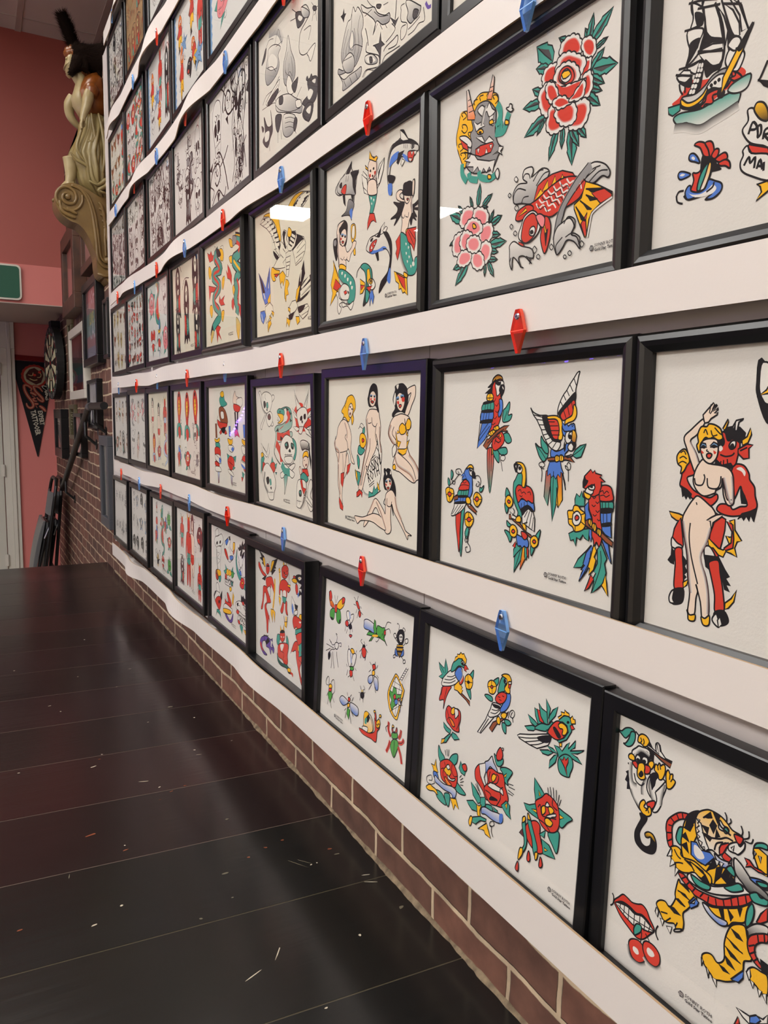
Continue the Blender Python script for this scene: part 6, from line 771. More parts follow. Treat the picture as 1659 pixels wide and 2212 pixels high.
'ship': 'r. 69 564 98 546 125 520 146 501 192 517 247 528 290 535 331 533 361 532 383 564 304 590 199 615;w 138 222 183 233 185 259 153 284 134 255;w 139 235 185 268 190 291 189 324 173 326 136 322 145 289;k. 150 270 190 291 189 324 165 325;w 122 323 185 337 192 355 177 379 167 401 135 384;k. 137 368 182 368 168 405 131 443 119 444 131 409;w| 191 270 240 283 265 343 286 409 260 411 215 386 201 333;k. 202 355 231 383 280 407 282 426 238 407 196 416 179 410;w| 185 412 239 411 282 424 281 442 197 425;w| 177 422 241 435 284 450 283 478 266 497 222 477 199 451;k. 209 451 244 483 281 490 278 508 246 511 220 519 207 488;w| 251 296 280 337 300 390 293 437 280 407;w| 272 292 316 331 345 384 350 426 328 421 304 384;k. 299 381 322 411 348 430 336 470 305 458;w| 297 283 350 330 381 415 357 417 345 360;w 297 488 310 460 340 459 367 481 374 504 352 541 320 529 304 511;w 304 441 323 424 346 429 357 449 336 470 315 457;k. 336 461 343 493 329 508 320 529 341 528 362 479;w 131 452 187 447 199 460 201 486 168 487 144 470;w| 92 464 114 455 144 466 151 485 98 469;w 86 467 145 486 153 521 136 520 106 500 90 482;k. 93 483 123 498 146 492 151 525 118 509;k| 187 447 208 463 194 544 151 573 122 563 159 523;w. 182 458 191 459 189 471 181 470;w. 195 460 202 463 200 475 192 473;w. 179 473 188 475 186 485 177 483;w. 192 477 201 480 198 489 189 487;w. 172 489 182 491 179 501 170 498;w. 185 492 194 496 191 505 182 502;w. 165 504 175 507 172 517 161 514;w. 178 508 187 511 185 521 176 519;w. 156 520 166 522 163 533 153 531;w. 169 524 179 527 176 538 166 535;w. 149 536 158 538 156 550 145 548;w. 162 540 172 543 168 555 158 552;ew 110 559 121 550 173 558 216 543 247 520 294 513 320 529 328 557 304 582 261 575 219 587 198 601 153 595 118 584;k. 217 560 279 531 322 546 304 582 251 572 208 587;w 227 547 248 533 279 527 316 544 288 576 250 563 218 565;y 110 555 140 578 175 581 207 570 222 554 226 563 208 587 176 598 142 596 111 577;k. 111 577 153 600 198 601 220 596 210 614 177 616 131 601 109 588;k 239 551 242 548 247 553 244 557;k 255 547 259 545 263 550 260 553;k 271 543 275 541 279 546 275 549;g| 48 566 105 571 107 594 72 603 53 590;gw 78 612 113 605 200 619 264 610 336 605 368 620 360 650 346 662 310 659 290 674 258 668 226 684 198 675 170 671 140 648 104 644 86 632;Sk065- 86 634 145 648 203 672 257 663 309 654 359 642;gw 315 594 339 577 403 569 398 606 372 617 337 611;r 199 610 220 600 229 577 272 575 284 591 252 589 256 612 243 616 221 609 211 618;k. 272 579 304 590 296 612 274 605;r 322 555 343 554 342 541 369 567 344 571 333 567;y| 288 595 291 544 346 465 400 404 403 411 367 481 317 553;k. 346 465 401 406 399 426 362 479;L16 183 242 185 268 201 333 185 412 126 450;L16 239 274 277 364 290 460 268 519;L14 266 277 304 375 328 426;L14 334 307 387 425;L16 121 228 183 242 249 266;L16 108 317 145 323 189 324;L16 163 263 240 283 261 288;L16 272 292 350 326;L16 174 412 230 433 284 450;L16 90 444 154 452 187 447;L16 77 459 104 469 157 490;L14 97 497 102 521 115 541;L14 124 511 125 538;b 161 781 165 767 182 768 200 785 212 810 190 800 170 792;w. 172 782 180 778 189 787 184 792;b 114 830 122 818 146 824 173 840 148 847 124 846;w. 123 832 132 827 147 833 136 837;r 178 901 189 866 182 838 199 842 215 838 236 812 258 818 266 851 242 906 210 911;k. 222 783 267 799 291 836 309 857 271 856 239 852 217 855;g 206 901 217 855 242 823 263 820 260 854 248 907 221 909;yw 220 905 239 861 253 821 264 824 261 858 242 901 229 909;r 183 739 202 733 231 746 249 773 251 797 228 789 210 757;r 231 746 253 745 267 760 272 792 257 801 246 772;r 262 798 277 780 293 785 289 805 274 812;r 279 815 310 802 326 807 330 825 301 830;r 294 832 322 827 341 840 344 862 324 849 302 843;b 152 902 162 882 176 881 180 900 215 913 242 906 257 879 285 890 312 905 314 927 289 947 245 946 277 927 200 931 165 928;w. 163 900 181 913 221 921 254 913 275 900 292 918 266 933 199 927;L14 111 906 122 890 145 891;L14 111 902 118 926 143 938;L14 146 910 165 928 197 928;L14 249 920 275 909 280 893;L14 245 945 278 949 309 935;w 402 688 422 687 443 709 481 722 499 831 470 822 421 800 394 768 387 745 407 723;yk 429 685 440 674 464 684 481 714 483 746 454 733 430 701;r| 414 802 490 834 502 867 428 835 415 815;w 411 806 393 817 396 834 386 856 393 883 429 909 508 941 502 863 428 835;L17 411 769 425 734 441 749 437 760 417 756;L17 448 776 446 755 458 754 460 779 449 790 448 776;L17 469 802 474 775 490 772 489 788 475 790 493 813;L17 401 869 419 845 426 867 444 852 442 888;L17 452 893 464 865 474 900;L17 454 883 473 890;L17 479 877 479 906;y| 456 945 499 943 510 970 497 979 458 999 477 974 471 955;L16 468 551 443 598 434 602;k| 434 602 483 623 484 644 460 627',
'shark': 'k 203 419 303 406 362 441 363 497 354 559 325 586 285 515 225 569 186 662 154 632 122 552 132 508 184 505 204 468;e. 132 521 163 514 180 537 160 558 135 546;y 421 499 429 461 476 461 499 490 501 553 469 578 495 630 499 670 471 665 460 601 431 564;w 436 510 448 473 480 475 485 534 460 561 437 541;s 194 531 183 464 223 414 322 409 293 420 244 451 235 538 256 566 325 586 365 633 432 612 460 577 507 585 489 621 424 658 396 701 347 678 347 718 338 749 228 717 217 674 195 605;s 241 515 244 475 274 448 323 457 347 494 348 542 296 581 256 558;k 224 455 264 438 342 437 359 496 323 465 274 472 248 492;q. 260 490 300 495 301 509 261 504;q. 316 504 344 513 340 524 314 513;k 269 504 293 506 293 513 273 511;k 316 517 336 520 336 527 320 524;r 269 546 289 544 309 553 290 562;r. 249 516 269 518 269 534 249 529;L10 251 655 287 675 317 657;L10 317 677 351 686 362 664;Sm033 194 482 205 599 228 717;y 238 702 288 705 348 734 319 759 238 735;g 228 734 328 752 465 823 504 891 496 962 459 990 391 991 371 956 390 901 370 858 290 832 229 783;y| 123 652 208 764 250 852 210 888 106 952 74 975 116 886 83 823 135 720;r| 167 791 270 854 189 878 126 853;L9 145 689 208 780;L9 127 938 209 872;w. 273 756 293 759 283 778 269 770;w. 325 780 345 784 333 805 319 795;w. 369 810 388 814 381 836 365 826;w. 418 840 439 847 428 866 412 856;w. 437 875 462 880 451 901 436 891;Sk039- 229 783 290 828 366 856 386 901;w 250 868 310 843 389 869 409 912 391 958 332 960 272 945 241 909;w 179 893 220 890 231 932 292 964 232 982 273 1011 233 1049 201 1004 211 947;w 292 972 392 999 468 983 469 1007 431 1039 372 1005 293 1005;r| 311 900 351 893 371 915 331 923;k. 370 899 400 911 390 926;L10 302 957 332 984 391 987;L8 332 964 333 993;L8 362 967 362 1000;we 155 177 199 135 278 106 336 97 488 141 507 184 481 254 464 328 417 310 425 265 387 218 319 226 220 220;L14 155 177 199 135 278 106 336 97;k. 375 106 488 156 472 245 455 318 425 250 452 186;b. 300 230 377 208 415 240 358 235;r 220 204 279 170 347 170 319 202 270 227;w| 250 203 275 185 284 210;w| 299 182 318 179 319 202;k 219 148 249 131 263 166 235 164;k| 284 234 319 234 331 316 301 286;ek 388 281 474 330 428 391 434 431 399 393 322 377 263 370 341 349;b. 399 361 446 355 434 423 409 395;L9 347 130 341 153;L9 376 141 368 165;w| 606 147 668 192 669 237 680 314 627 291 598 220;L9 616 194 660 227;L9 616 224 661 257;L9 626 257 667 285;w| 820 185 870 241 855 280 807 313 781 263;L9 806 269 854 244;L9 803 290 855 273;s 686 218 737 208 805 247 815 314 791 342 688 312 670 267;Sm039- 805 247 817 308 788 341;Sm033 683 240 677 283 706 316;g 697 318 791 342 816 322 793 390 744 461 709 447 725 398;w. 723 338 741 346 733 359;w. 761 358 778 365 767 377;w. 733 377 748 382 742 394;r| 718 441 777 453 809 518 770 496 736 497 677 540 684 495 701 460;we 666 658 713 605 781 595 864 587 881 590 962 605 1019 673 1030 760 987 884 924 935 859 972 890 901 978 861 1007 771 965 714 900 696 835 700 768 708 698 686;k. 897 586 970 614 1027 674 1033 775 1002 879 940 922 859 972 890 901 985 841 1006 742 972 665;b. 715 681 834 693 916 684 957 706 835 708 750 706;b. 971 897 1009 829 1019 903 1004 930;w| 815 608 880 561 928 537 913 589 906 602;k. 815 608 840 590 880 561 865 617;w| 897 586 945 566 969 578 938 601;r 715 681 723 652 765 629 824 628 783 670 741 693;w| 732 676 749 649 763 674;w| 775 653 791 634 797 657;k 731 612 765 607 757 620 734 624;k| 801 710 843 709 853 762 837 764;L14 666 658 713 605 781 595 815 608;L14 909 698 965 714 1007 771 978 861;k 1167 366 1210 359 1254 373 1283 413 1258 489 1301 505 1376 484 1356 510 1302 525 1392 544 1358 550 1302 538 1339 586 1304 572 1333 605 1290 583 1270 620 1247 561 1231 517 1186 480 1144 534 1055 583 1084 543 1007 535 1083 515 1097 482 1042 439 1126 461 1170 436;s 1270 424 1275 378 1302 361 1308 392 1298 444 1265 490 1275 553 1248 589 1235 627 1207 663 1148 646 1160 586 1151 535 1165 510 1186 473 1141 457 1088 432 1079 395 1123 383 1168 401 1124 412 1140 436 1199 456;s 1176 416 1204 395 1255 421 1254 461 1222 485 1188 464;q. 1191 416 1213 421 1213 431 1193 427;q. 1230 422 1248 426 1249 436 1230 432;k 1195 426 1210 428 1210 434 1198 431;k 1230 430 1244 433 1245 438 1233 436;r 1211 455 1225 455 1237 461 1223 468;L10 1151 542 1174 562 1195 544;L10 1200 555 1232 565 1240 539;Sm033 1270 424 1265 490 1272 553;y 1206 643 1235 634 1251 685 1222 680;g 1140 644 1200 662 1252 713 1284 800 1314 846 1327 821 1355 818 1363 853 1331 910 1274 916 1230 896 1169 817 1136 735;Sk059- 1148 653 1148 737 1184 820 1245 891;w. 1206 712 1221 718 1213 730;w. 1239 738 1254 744 1242 756;w. 1211 768 1226 774 1218 786;w. 1248 795 1263 801 1253 813;w. 1227 819 1242 825 1234 837;w. 1272 853 1287 859 1278 872;w. 1293 843 1314 839 1322 861 1301 865;r| 1235 634 1334 642 1322 677 1330 719 1312 777 1282 738 1238 710 1207 656;L9 1250 644 1323 711;L9 1243 656 1310 743;r| 1133 650 1081 683 1098 729 1084 755 1108 801 1129 762 1143 722;y| 1064 862 1156 893 1231 924 1243 1030 1205 1005 1183 1010 1160 978 1130 982 1128 946 1090 927;r| 1095 878 1202 920 1220 1000 1174 966 1143 934;y 1193 884 1238 904 1231 924 1194 909;gk 620 750 682 760 744 799 763 855 756 907 722 956 689 1006 627 1031 652 956 668 873 648 808 584 768;y| 683 798 718 795 737 851 721 918 685 875;y| 577 845 650 878 651 917 616 944 579 947 587 893;r| 587 886 650 897 597 922;w 711 871 772 871 807 913 774 939 722 925;y 720 872 746 864 769 886 747 902 721 889;k 734 877 745 873 755 884 745 890;r| 677 912 764 912 722 948;g 669 927 722 956 706 1000 671 1012;b| 723 964 765 938 792 987 776 1035 749 990 733 1042;L12 521 830 539 785 611 753;we 188 172 238 119 316 99 411 52 429 41 430 88 487 132 541 123 488 186 490 270 396 249 239 215;k. 412 106 542 127 497 181 499 272 452 216 441 152;k| 336 103 392 63 429 41 421 85 393 110;L10 345 114 340 152;L10 378 121 371 159;r 259 204 298 173 347 176 328 234;k 234 151 268 142 268 174 238 168;s 683 136 708 105 767 98 801 136 803 187 779 218 728 228 693 197;y| 699 95 706 46 733 82 767 106 800 100 820 112 793 134 751 116;y| 648 142 639 117 683 150 692 167;k 710 172 721 167 727 180;k 755 168 769 164 772 176;r. 773 191 794 192 797 215 777 210;r. 702 192 722 193 726 212 705 208;r 743 209 753 208 760 215 750 217;Sm039 801 136 804 188 777 221 728 228;w| 587 164 668 213 687 300 616 254;w| 804 224 851 163 915 140 901 212 855 279 822 286;k| 836 210 915 144 868 182 829 252;s 686 240 737 230 796 251 814 299 807 340 688 314;we 985 366 958 261 963 163 1007 98 1083 91 1127 83 1257 126 1335 174 1343 209 1288 207 1233 220 1175 204 1071 177 1011 204 989 254 999 313 1024 388;k. 1082 84 1185 100 1286 137 1342 182 1287 161 1143 121 1023 123 979 182 966 249 971 165 1007 105;w| 1118 33 1162 46 1222 116 1157 108 1127 90;k| 1118 32 1154 42 1214 108 1170 68;b. 1009 161 1100 151 1101 185 1018 206 980 217;b. 1145 176 1204 205 1248 250 1190 229;k| 1079 214 1100 164 1174 167 1131 193 1095 225;w| 1132 234 1146 207 1183 227 1147 252;r 1217 189 1260 190 1316 208 1289 228 1269 252 1226 238;w| 1253 195 1268 219 1281 199;w| 1288 201 1306 229 1323 207;w| 1226 224 1248 254 1269 235;w 1259 160 1286 157 1294 176 1267 180;k 1270 164 1284 164 1284 173 1273 174;L12 1244 146 1286 157;L9 1169 125 1166 151;L9 1190 133 1185 158;L9 1210 140 1205 164;k 966 263 1059 292 1030 320 983 306;b. 968 320 1022 325 1017 387 978 378;k 1174 381 1224 359 1281 379 1298 449 1168 420;s 1281 379 1295 362 1307 385 1298 449 1281 445',
'eagle': 'y 835 105 877 58 971 23 1074 14 1198 28 1123 47 1047 66 968 95 914 139;w| 888 134 942 99 1048 48 1198 28 1353 62 1306 77 1269 104 1220 121 1171 137 1108 151 1044 170;k. 915 121 1021 70 1198 36 1294 53 1148 70 1046 102 967 141;k. 940 145 1122 91 1294 75 1196 115 1096 139 1018 165;L63w 1123 64 1246 56;L63w 1072 76 1197 80;L63w 1046 93 1172 97;L63w 1007 108 1134 116;L63w 980 125 1108 131;L9 1246 56 1353 62;L9 1209 92 1293 83;L9 1159 112 1245 108;L9 1108 133 1195 129;L9 1044 147 1133 151;y 236 35 346 27 496 55 611 99 637 161 663 233 659 319 604 271 550 174 434 93;w| 138 77 187 56 252 38 375 62 492 134 604 252 657 358 626 430 540 378 514 314 428 221 309 149 216 112;k. 219 52 375 72 520 169 631 295 642 394 544 300 460 197 342 106;L54w 282 74 404 88;L54w 357 118 448 116;L54w 416 159 506 161;L54w 465 203 554 204;L54w 502 244 590 249;L54w 530 288 617 293;L54w 548 330 630 334;L9 137 82 266 76;L9 200 109 327 108;L9 293 147 386 144;L9 369 190 454 188;L9 427 240 502 239;L9 470 297 538 299;L9 497 361 570 363;L9 538 427 611 428;k. 481 368 625 450 566 460 494 410;w| 987 310 1189 373 1224 423 1210 484 1134 545 1005 567 968 483 931 421 1037 383;k. 1013 324 1188 382 1113 396 983 429 930 440 985 374;L10 1035 438 1188 390;L10 1034 474 1212 430;L10 1007 507 1198 482;L10 1005 553 1135 518;w| 798 343 828 272 1014 296 1038 346 984 411 904 435 823 423;k. 855 277 1013 305 985 374 877 412 853 352;L41w 921 308 999 340;L41w 894 331 980 369;L41w 874 360 953 397;L41w 857 390 918 419;y 857 240 922 280 894 321 827 300;w| 657 358 689 286 747 239 802 258 799 324 852 371 797 380 850 427 781 435 793 475 708 501 763 547 650 541 534 525 475 506 566 460 654 435 627 391;L12 687 324 742 362;L12 713 386 768 423;L12 655 425 724 465;L12 746 277 730 312;k. 718 253 788 265 758 317 796 399 742 371;w| 779 473 889 471 873 544 829 633 787 627 790 551;L12 792 513 874 516;L12 791 542 867 543;L12 790 570 850 574;y 412 548 445 502 533 535 634 558 589 592 501 590 529 623 469 626 425 590;r| 487 568 605 579 545 605;y| 619 586 706 568 774 616 745 651 715 696 688 653 644 677 631 636;y| 773 645 827 661 854 693 811 727 837 778 781 781 779 834 739 796 741 738;L14 618 595 644 677 671 710;L14 741 738 765 833;b| 80 503 190 591 266 662 318 576 385 484 378 614 388 717 338 793 243 804 182 735;L32w 126 562 232 699;L32w 155 628 245 753;L32w 350 560 338 670;k| 96 516 189 611 248 701 184 694;k| 368 502 347 610 306 687;y| 308 770 388 717 384 798 337 814;w| 241 825 369 797 444 835 457 877 395 902 330 947 266 973 254 889;y| 412 872 475 894 455 927 420 899;b| 110 855 224 855 254 899 185 972 138 942 107 897;L23w 141 879 170 945;y| 314 967 377 951 406 985 342 1021 309 1055 302 1007;y| 348 908 409 934 377 956;L9 312 987 325 1056;k| 1051 755 1079 684 1132 618 1184 552 1194 626 1206 655 1154 712 1102 761;L32w 1132 618 1104 706;k| 1021 864 1076 777 1179 715 1327 680 1394 654 1396 743 1324 787 1251 824 1125 856;L54w 1128 764 1302 695;L54w 1101 798 1349 737;L54w 1100 826 1324 778;L10 1102 779 1374 695;L10 1126 819 1372 757;y| 997 824 1025 761 1103 733 1049 829 1021 864;w| 833 893 916 844 996 843 1047 895 993 927 912 958 859 934;y| 819 882 874 897 872 930 826 912;w| 1046 904 1249 897 1285 928 1247 979 1146 1007 1070 963;k. 1046 904 1199 901 1148 942 1071 953;L9 1097 946 1273 917;L9 1121 977 1272 954;k| 830 951 966 934 911 987 843 991;y| 788 966 870 993 841 1049 801 1007 771 1043;y| 992 975 1070 981 1082 1020 1029 1044 1004 1004',
'pinups': 's 294 297 354 329 405 412 398 512 448 585 459 609 410 596 389 547 358 506 339 515 320 550 322 636 283 690 264 778 256 866 268 935 227 939 214 862 181 768 179 689 178 611 145 543 111 474 153 420 172 359 233 306;s 339 532 371 607 362 633 323 687 283 725 302 637;L12 326 397 297 424 333 456 355 515;L12 132 421 122 491 176 541 339 520;Sn047 115 457 123 509 187 540 178 611;Sn034- 294 314 336 380 333 431;Sn034 182 628 191 732 220 852;L10 259 545 271 639 262 692;r| 231 694 282 681 284 733 265 795 233 764;r| 342 626 400 605 372 666 333 699;r| 204 871 236 894 278 933 273 965 223 953 205 907;y 243 306 273 263 232 238 291 187 311 170 330 137 407 121 456 155 467 212 430 253 441 294 413 332 392 279 354 313 293 280 263 289;s 351 212 389 179 419 196 426 237 392 279 352 262;k 371 204 386 202 382 209;k 402 217 418 219 410 224;r. 351 221 367 225 360 233;r 372 250 391 249 376 264;L9 330 145 291 179 302 212;L9 448 212 420 245 440 286;w 695 497 799 477 852 544 871 613 849 709 791 762 687 805 614 787 594 748 663 612;Se041- 594 748 632 794 705 801;g| 469 651 555 661 566 751 520 755 490 707;y| 479 642 508 673 519 730 490 699;g 583 373 610 340 620 372 593 405;g 531 473 587 487 623 501 570 537 513 523;g 504 540 543 571 535 637 512 606;L9 536 342 563 317 600 332;L9 518 359 546 342 592 357;y 539 440 547 399 584 385 630 404 640 452 605 486 559 480;r 576 430 594 421 613 437 585 450;s 669 235 713 219 808 227 834 265 853 334 848 427 875 488 870 574 844 553 815 444 787 383 806 429 782 493 715 568 646 662 595 773 558 793 529 771 573 668 607 567 641 484 657 403 646 339 635 291;L12 701 417 695 497 627 615 576 750;L12 657 283 672 315 716 310;L12 723 274 733 321 777 336 802 312;L12 786 336 779 399 815 460;Sn041 644 291 656 371 661 435 607 575 548 752;Sn034- 845 334 848 427 871 504;k 666 132 691 78 734 51 785 64 804 111 806 180 825 234 808 234 773 196 686 203 658 156;s 684 148 701 109 744 98 779 126 775 172 738 203 694 188;q. 692 126 722 121 727 133 698 137;q. 745 125 770 127 767 140 747 136;k 698 133 719 131 715 137;k 747 135 764 135 760 140;r. 698 147 716 145 716 161 699 159;r. 750 147 771 149 765 164 751 161;r 702 168 728 164 751 171 729 181;r| 503 840 502 807 549 781 596 798 587 836 568 809 531 833;g| 687 825 695 780 748 790 773 732 791 762 841 718 826 783 868 759 775 804;y| 815 704 841 726 860 763 825 751;L11 715 560 783 525;L11 724 572 801 533;L11 694 739 772 700;L11 703 750 772 716;k 1013 248 1050 210 1017 158 1046 99 1045 74 1106 60 1159 65 1212 109 1208 181 1188 239 1128 232 1067 240 1021 267;w. 1025 158 1047 114 1056 159 1042 196;w. 1060 70 1091 64 1077 93;s 1204 95 1268 75 1300 79 1300 139 1259 196 1232 239 1204 261 1174 254 1194 210 1229 160 1249 117 1213 131;s 1083 255 1144 247 1233 268 1257 325 1222 355 1211 428 1243 492 1302 532 1361 585 1378 634 1336 652 1308 669 1250 659 1128 617 1065 607 1033 571 1054 525 1076 463 1011 429 962 377 983 316 1029 270;Sn047 991 316 965 377 1011 429 1076 467 1061 494;Sn047- 1243 492 1317 538 1369 599 1375 641;Sn041 1054 525 1096 582 1248 623 1308 665;L12 1039 330 1017 376 1074 419 1091 455;L12 1092 492 1215 537 1290 583 1329 645;w 1021 473 1059 442 1076 478 1034 526;y 1030 583 1056 570 1073 591 1058 607 1034 602;y 1109 328 1146 305 1184 316 1219 275 1256 296 1244 339 1200 348 1178 370 1134 376 1110 358;y| 1175 276 1192 326 1223 384 1201 377;y| 1087 351 1118 365 1080 374;y| 1064 359 1089 418 1075 456;L11 1184 316 1200 341;y| 1091 470 1182 466 1219 456 1198 494 1161 507 1108 492;y| 1089 418 1135 423 1106 462 1087 448;y| 1239 405 1210 420 1205 464;s 1064 151 1101 115 1154 130 1173 167 1157 210 1128 232 1081 210;q. 1063 144 1094 137 1098 155 1072 159;q. 1116 130 1154 127 1157 143 1124 146;k 1073 155 1091 152 1088 159;k 1121 143 1148 140 1146 148;r. 1072 170 1098 168 1099 188 1080 185;r. 1132 148 1169 145 1167 170 1140 170;r 1096 196 1119 188 1134 196 1115 210;k 907 673 938 616 913 610 922 641 954 607 1002 611 1020 648 1053 684 1078 742 1073 811 1044 868 1053 905 1018 817 1024 755 991 743 926 741;w. 938 624 958 638 947 650;w. 1002 615 1013 634 997 639;s 936 803 959 762 1023 740 1072 773 1090 847 1139 902 1187 949 1218 982 1293 1001 1249 1007 1243 1034 1204 999 1125 934 1060 882 1026 832 1014 918 1025 1002 985 1035 936 1023 848 915 795 882 727 955 657 1021 621 1035 638 991 708 908 776 828 828 826 914 884 940 904;s 478 978 601 971 709 941 779 924 882 935 952 1012 868 1008 746 985 583 998 527 1027 498 1009;L12 936 803 912 837 946 849;L12 961 800 962 847 1011 849 1026 816;Sn041 1064 782 1091 855 1155 923;Sn034- 811 836 881 903 951 997;Sn034 708 924 776 836;s 932 694 964 664 1013 672 1022 702 983 751 942 732;q. 937 686 963 680 963 693 941 697;q. 985 674 1008 674 1005 685 986 686;k 940 693 960 690 957 697;k 986 685 1005 682 1002 690;r. 934 709 954 706 955 722;r. 989 697 1012 695 1006 711;r 958 731 977 725 991 729 975 741',
'skulls': 'w 81 49 116 34 147 61 283 192 417 297 460 339 412 355 352 319 185 191 111 82;w 480 77 493 109 346 192 172 344 134 394 103 367 176 300 348 170 433 87;w 142 115 180 62 295 45 418 76 438 139 393 202 343 234 247 235 168 191;k 206 138 249 133 268 170 218 192;g 286 149 325 144 331 186 289 192;k 281 208 307 202 306 218;w 277 256 375 223 435 255 430 318 349 362 287 331;m 309 266 358 245 396 276 363 298 322 293;L10 261 63 252 95 273 117;L10 190 137 194 84;Sk063- 142 115 185 191 263 234;gw 515 421 487 380 551 347 670 335 758 313 844 292 875 242 795 192 679 212 650 202 781 182 892 202 928 271 910 350 781 393 635 418 721 436 893 391 918 430 747 476 569 503 473 570 499 633 615 689 557 672 456 592 495 485;r. 743 334 829 312 888 261 822 212 792 242 817 282 698 355 578 388;L136r 544 441 720 446 864 411;L136r 514 505 623 584 647 666;g 560 223 621 197 737 212 734 253 647 253 588 243;y 573 243 705 248 717 293 641 325 567 326 644 294;k 619 223 649 220 642 231;L9 571 274 599 305 554 295;k| 781 192 850 202 807 222;k| 863 222 917 241 875 252;k| 873 281 921 301 876 311;k| 516 400 579 368 592 398;k| 633 439 691 457 630 480;w 627 522 691 457 779 424 890 441 996 486 1006 545 961 617 903 671 762 680 677 654 621 605;k 731 507 803 484 829 523 771 546;g. 745 512 780 495 787 520;k 887 491 941 499 939 539 890 531;g. 900 500 927 504 921 524;k 826 564 856 542 876 566;L10 724 600 908 590;L9 754 583 751 629;L9 797 581 794 632;L9 839 578 836 629;L9 881 576 878 622;w 723 620 907 605 890 661 763 669;g 917 450 997 477 1014 545 974 626 934 619 979 547;w 609 773 729 733 903 671 972 666 928 709 756 773 636 813;w 733 681 844 715 953 748 895 792 786 750 702 704;L136g 645 687 729 744 842 746;gw 697 787 784 781 749 866 700 954 705 870;r. 1069 154 1172 159 1195 211 1345 193 1292 267 1410 322 1263 343 1286 381 1185 383 1029 387 1007 309 972 222;w| 984 36 1045 115 1095 154 1145 192 1040 212 1018 134;w| 1316 39 1275 127 1245 211 1183 192 1250 117;w| 933 192 1012 231 1061 289 983 270;w| 1405 188 1341 258 1241 287 1294 230;w| 937 350 1031 348 1109 366 1029 387;w| 1411 313 1288 343 1336 370 1212 363;w| 1369 435 1286 371 1187 345 1235 401;L9 1007 85 1082 163;L9 1302 71 1222 174;L9 959 222 1049 270;L9 1380 220 1267 277;L9 1286 381 1357 426;w 1048 289 1038 231 1119 192 1221 188 1269 230 1266 287 1188 335 1133 404 1068 396 1084 357;k 1115 269 1154 259 1152 288 1113 293;k 1193 249 1231 244 1229 278 1191 278;k 1139 303 1165 297 1158 317;L10 1071 347 1187 345;L8 1098 337 1096 366;L8 1131 336 1130 365;g| 93 677 149 608 194 660 138 741 81 812;r| 142 697 207 704 169 761 117 787;w| 106 521 217 582 312 621 245 647 149 608;w| 320 513 329 599 293 655 265 602;L9 154 552 263 624;y 98 621 149 608 163 640 112 654;r 353 705 418 680 478 698 474 751 409 788 347 771;g| 369 694 406 632 433 679;g| 462 709 531 684 497 739;g| 473 773 525 769 502 792;w 132 808 171 739 273 700 381 747 455 806 485 889 427 970 407 1026 310 1036 249 987 173 917;k 228 845 295 829 307 872 257 898;g. 319 849 358 841 370 888 334 902;k 335 924 365 915 363 937;L9 283 973 418 960;L8 323 958 326 1002;L8 368 954 371 997;Sk073 184 782 158 896 266 986;wk 1103 473 1181 455 1281 475 1303 531 1203 526 1138 539;k| 1281 475 1328 615 1319 682 1288 570;L9 1301 475 1228 535;y 1148 597 1176 557 1252 543 1275 590 1212 584 1173 605;s 1145 646 1173 595 1250 591 1272 638 1219 689 1169 673;L9 1172 625 1198 618;r 1208 656 1234 650 1220 665;r| 1129 696 1244 688 1279 743 1190 759 1140 734;g 1086 767 1166 722 1265 773 1161 810;s 1063 700 1091 678 1114 726 1087 748;w 999 884 1031 802 1137 783 1213 806 1210 865 1155 929 1097 1024 990 1026 995 955;r| 1084 797 1124 784 1146 851 1210 855 1156 909 1107 855;k 1052 889 1100 880 1103 924 1055 929;g. 1057 894 1089 888 1088 916;L9 999 975 1100 974;L8 1021 962 1013 1003;L8 1061 963 1051 1004;w 1262 821 1315 769 1351 794 1336 843 1296 905 1355 947 1339 1016 1289 1032 1230 960;w 1155 929 1304 991 1329 979 1207 914;Sk063 1210 865 1153 959 1071 1027',
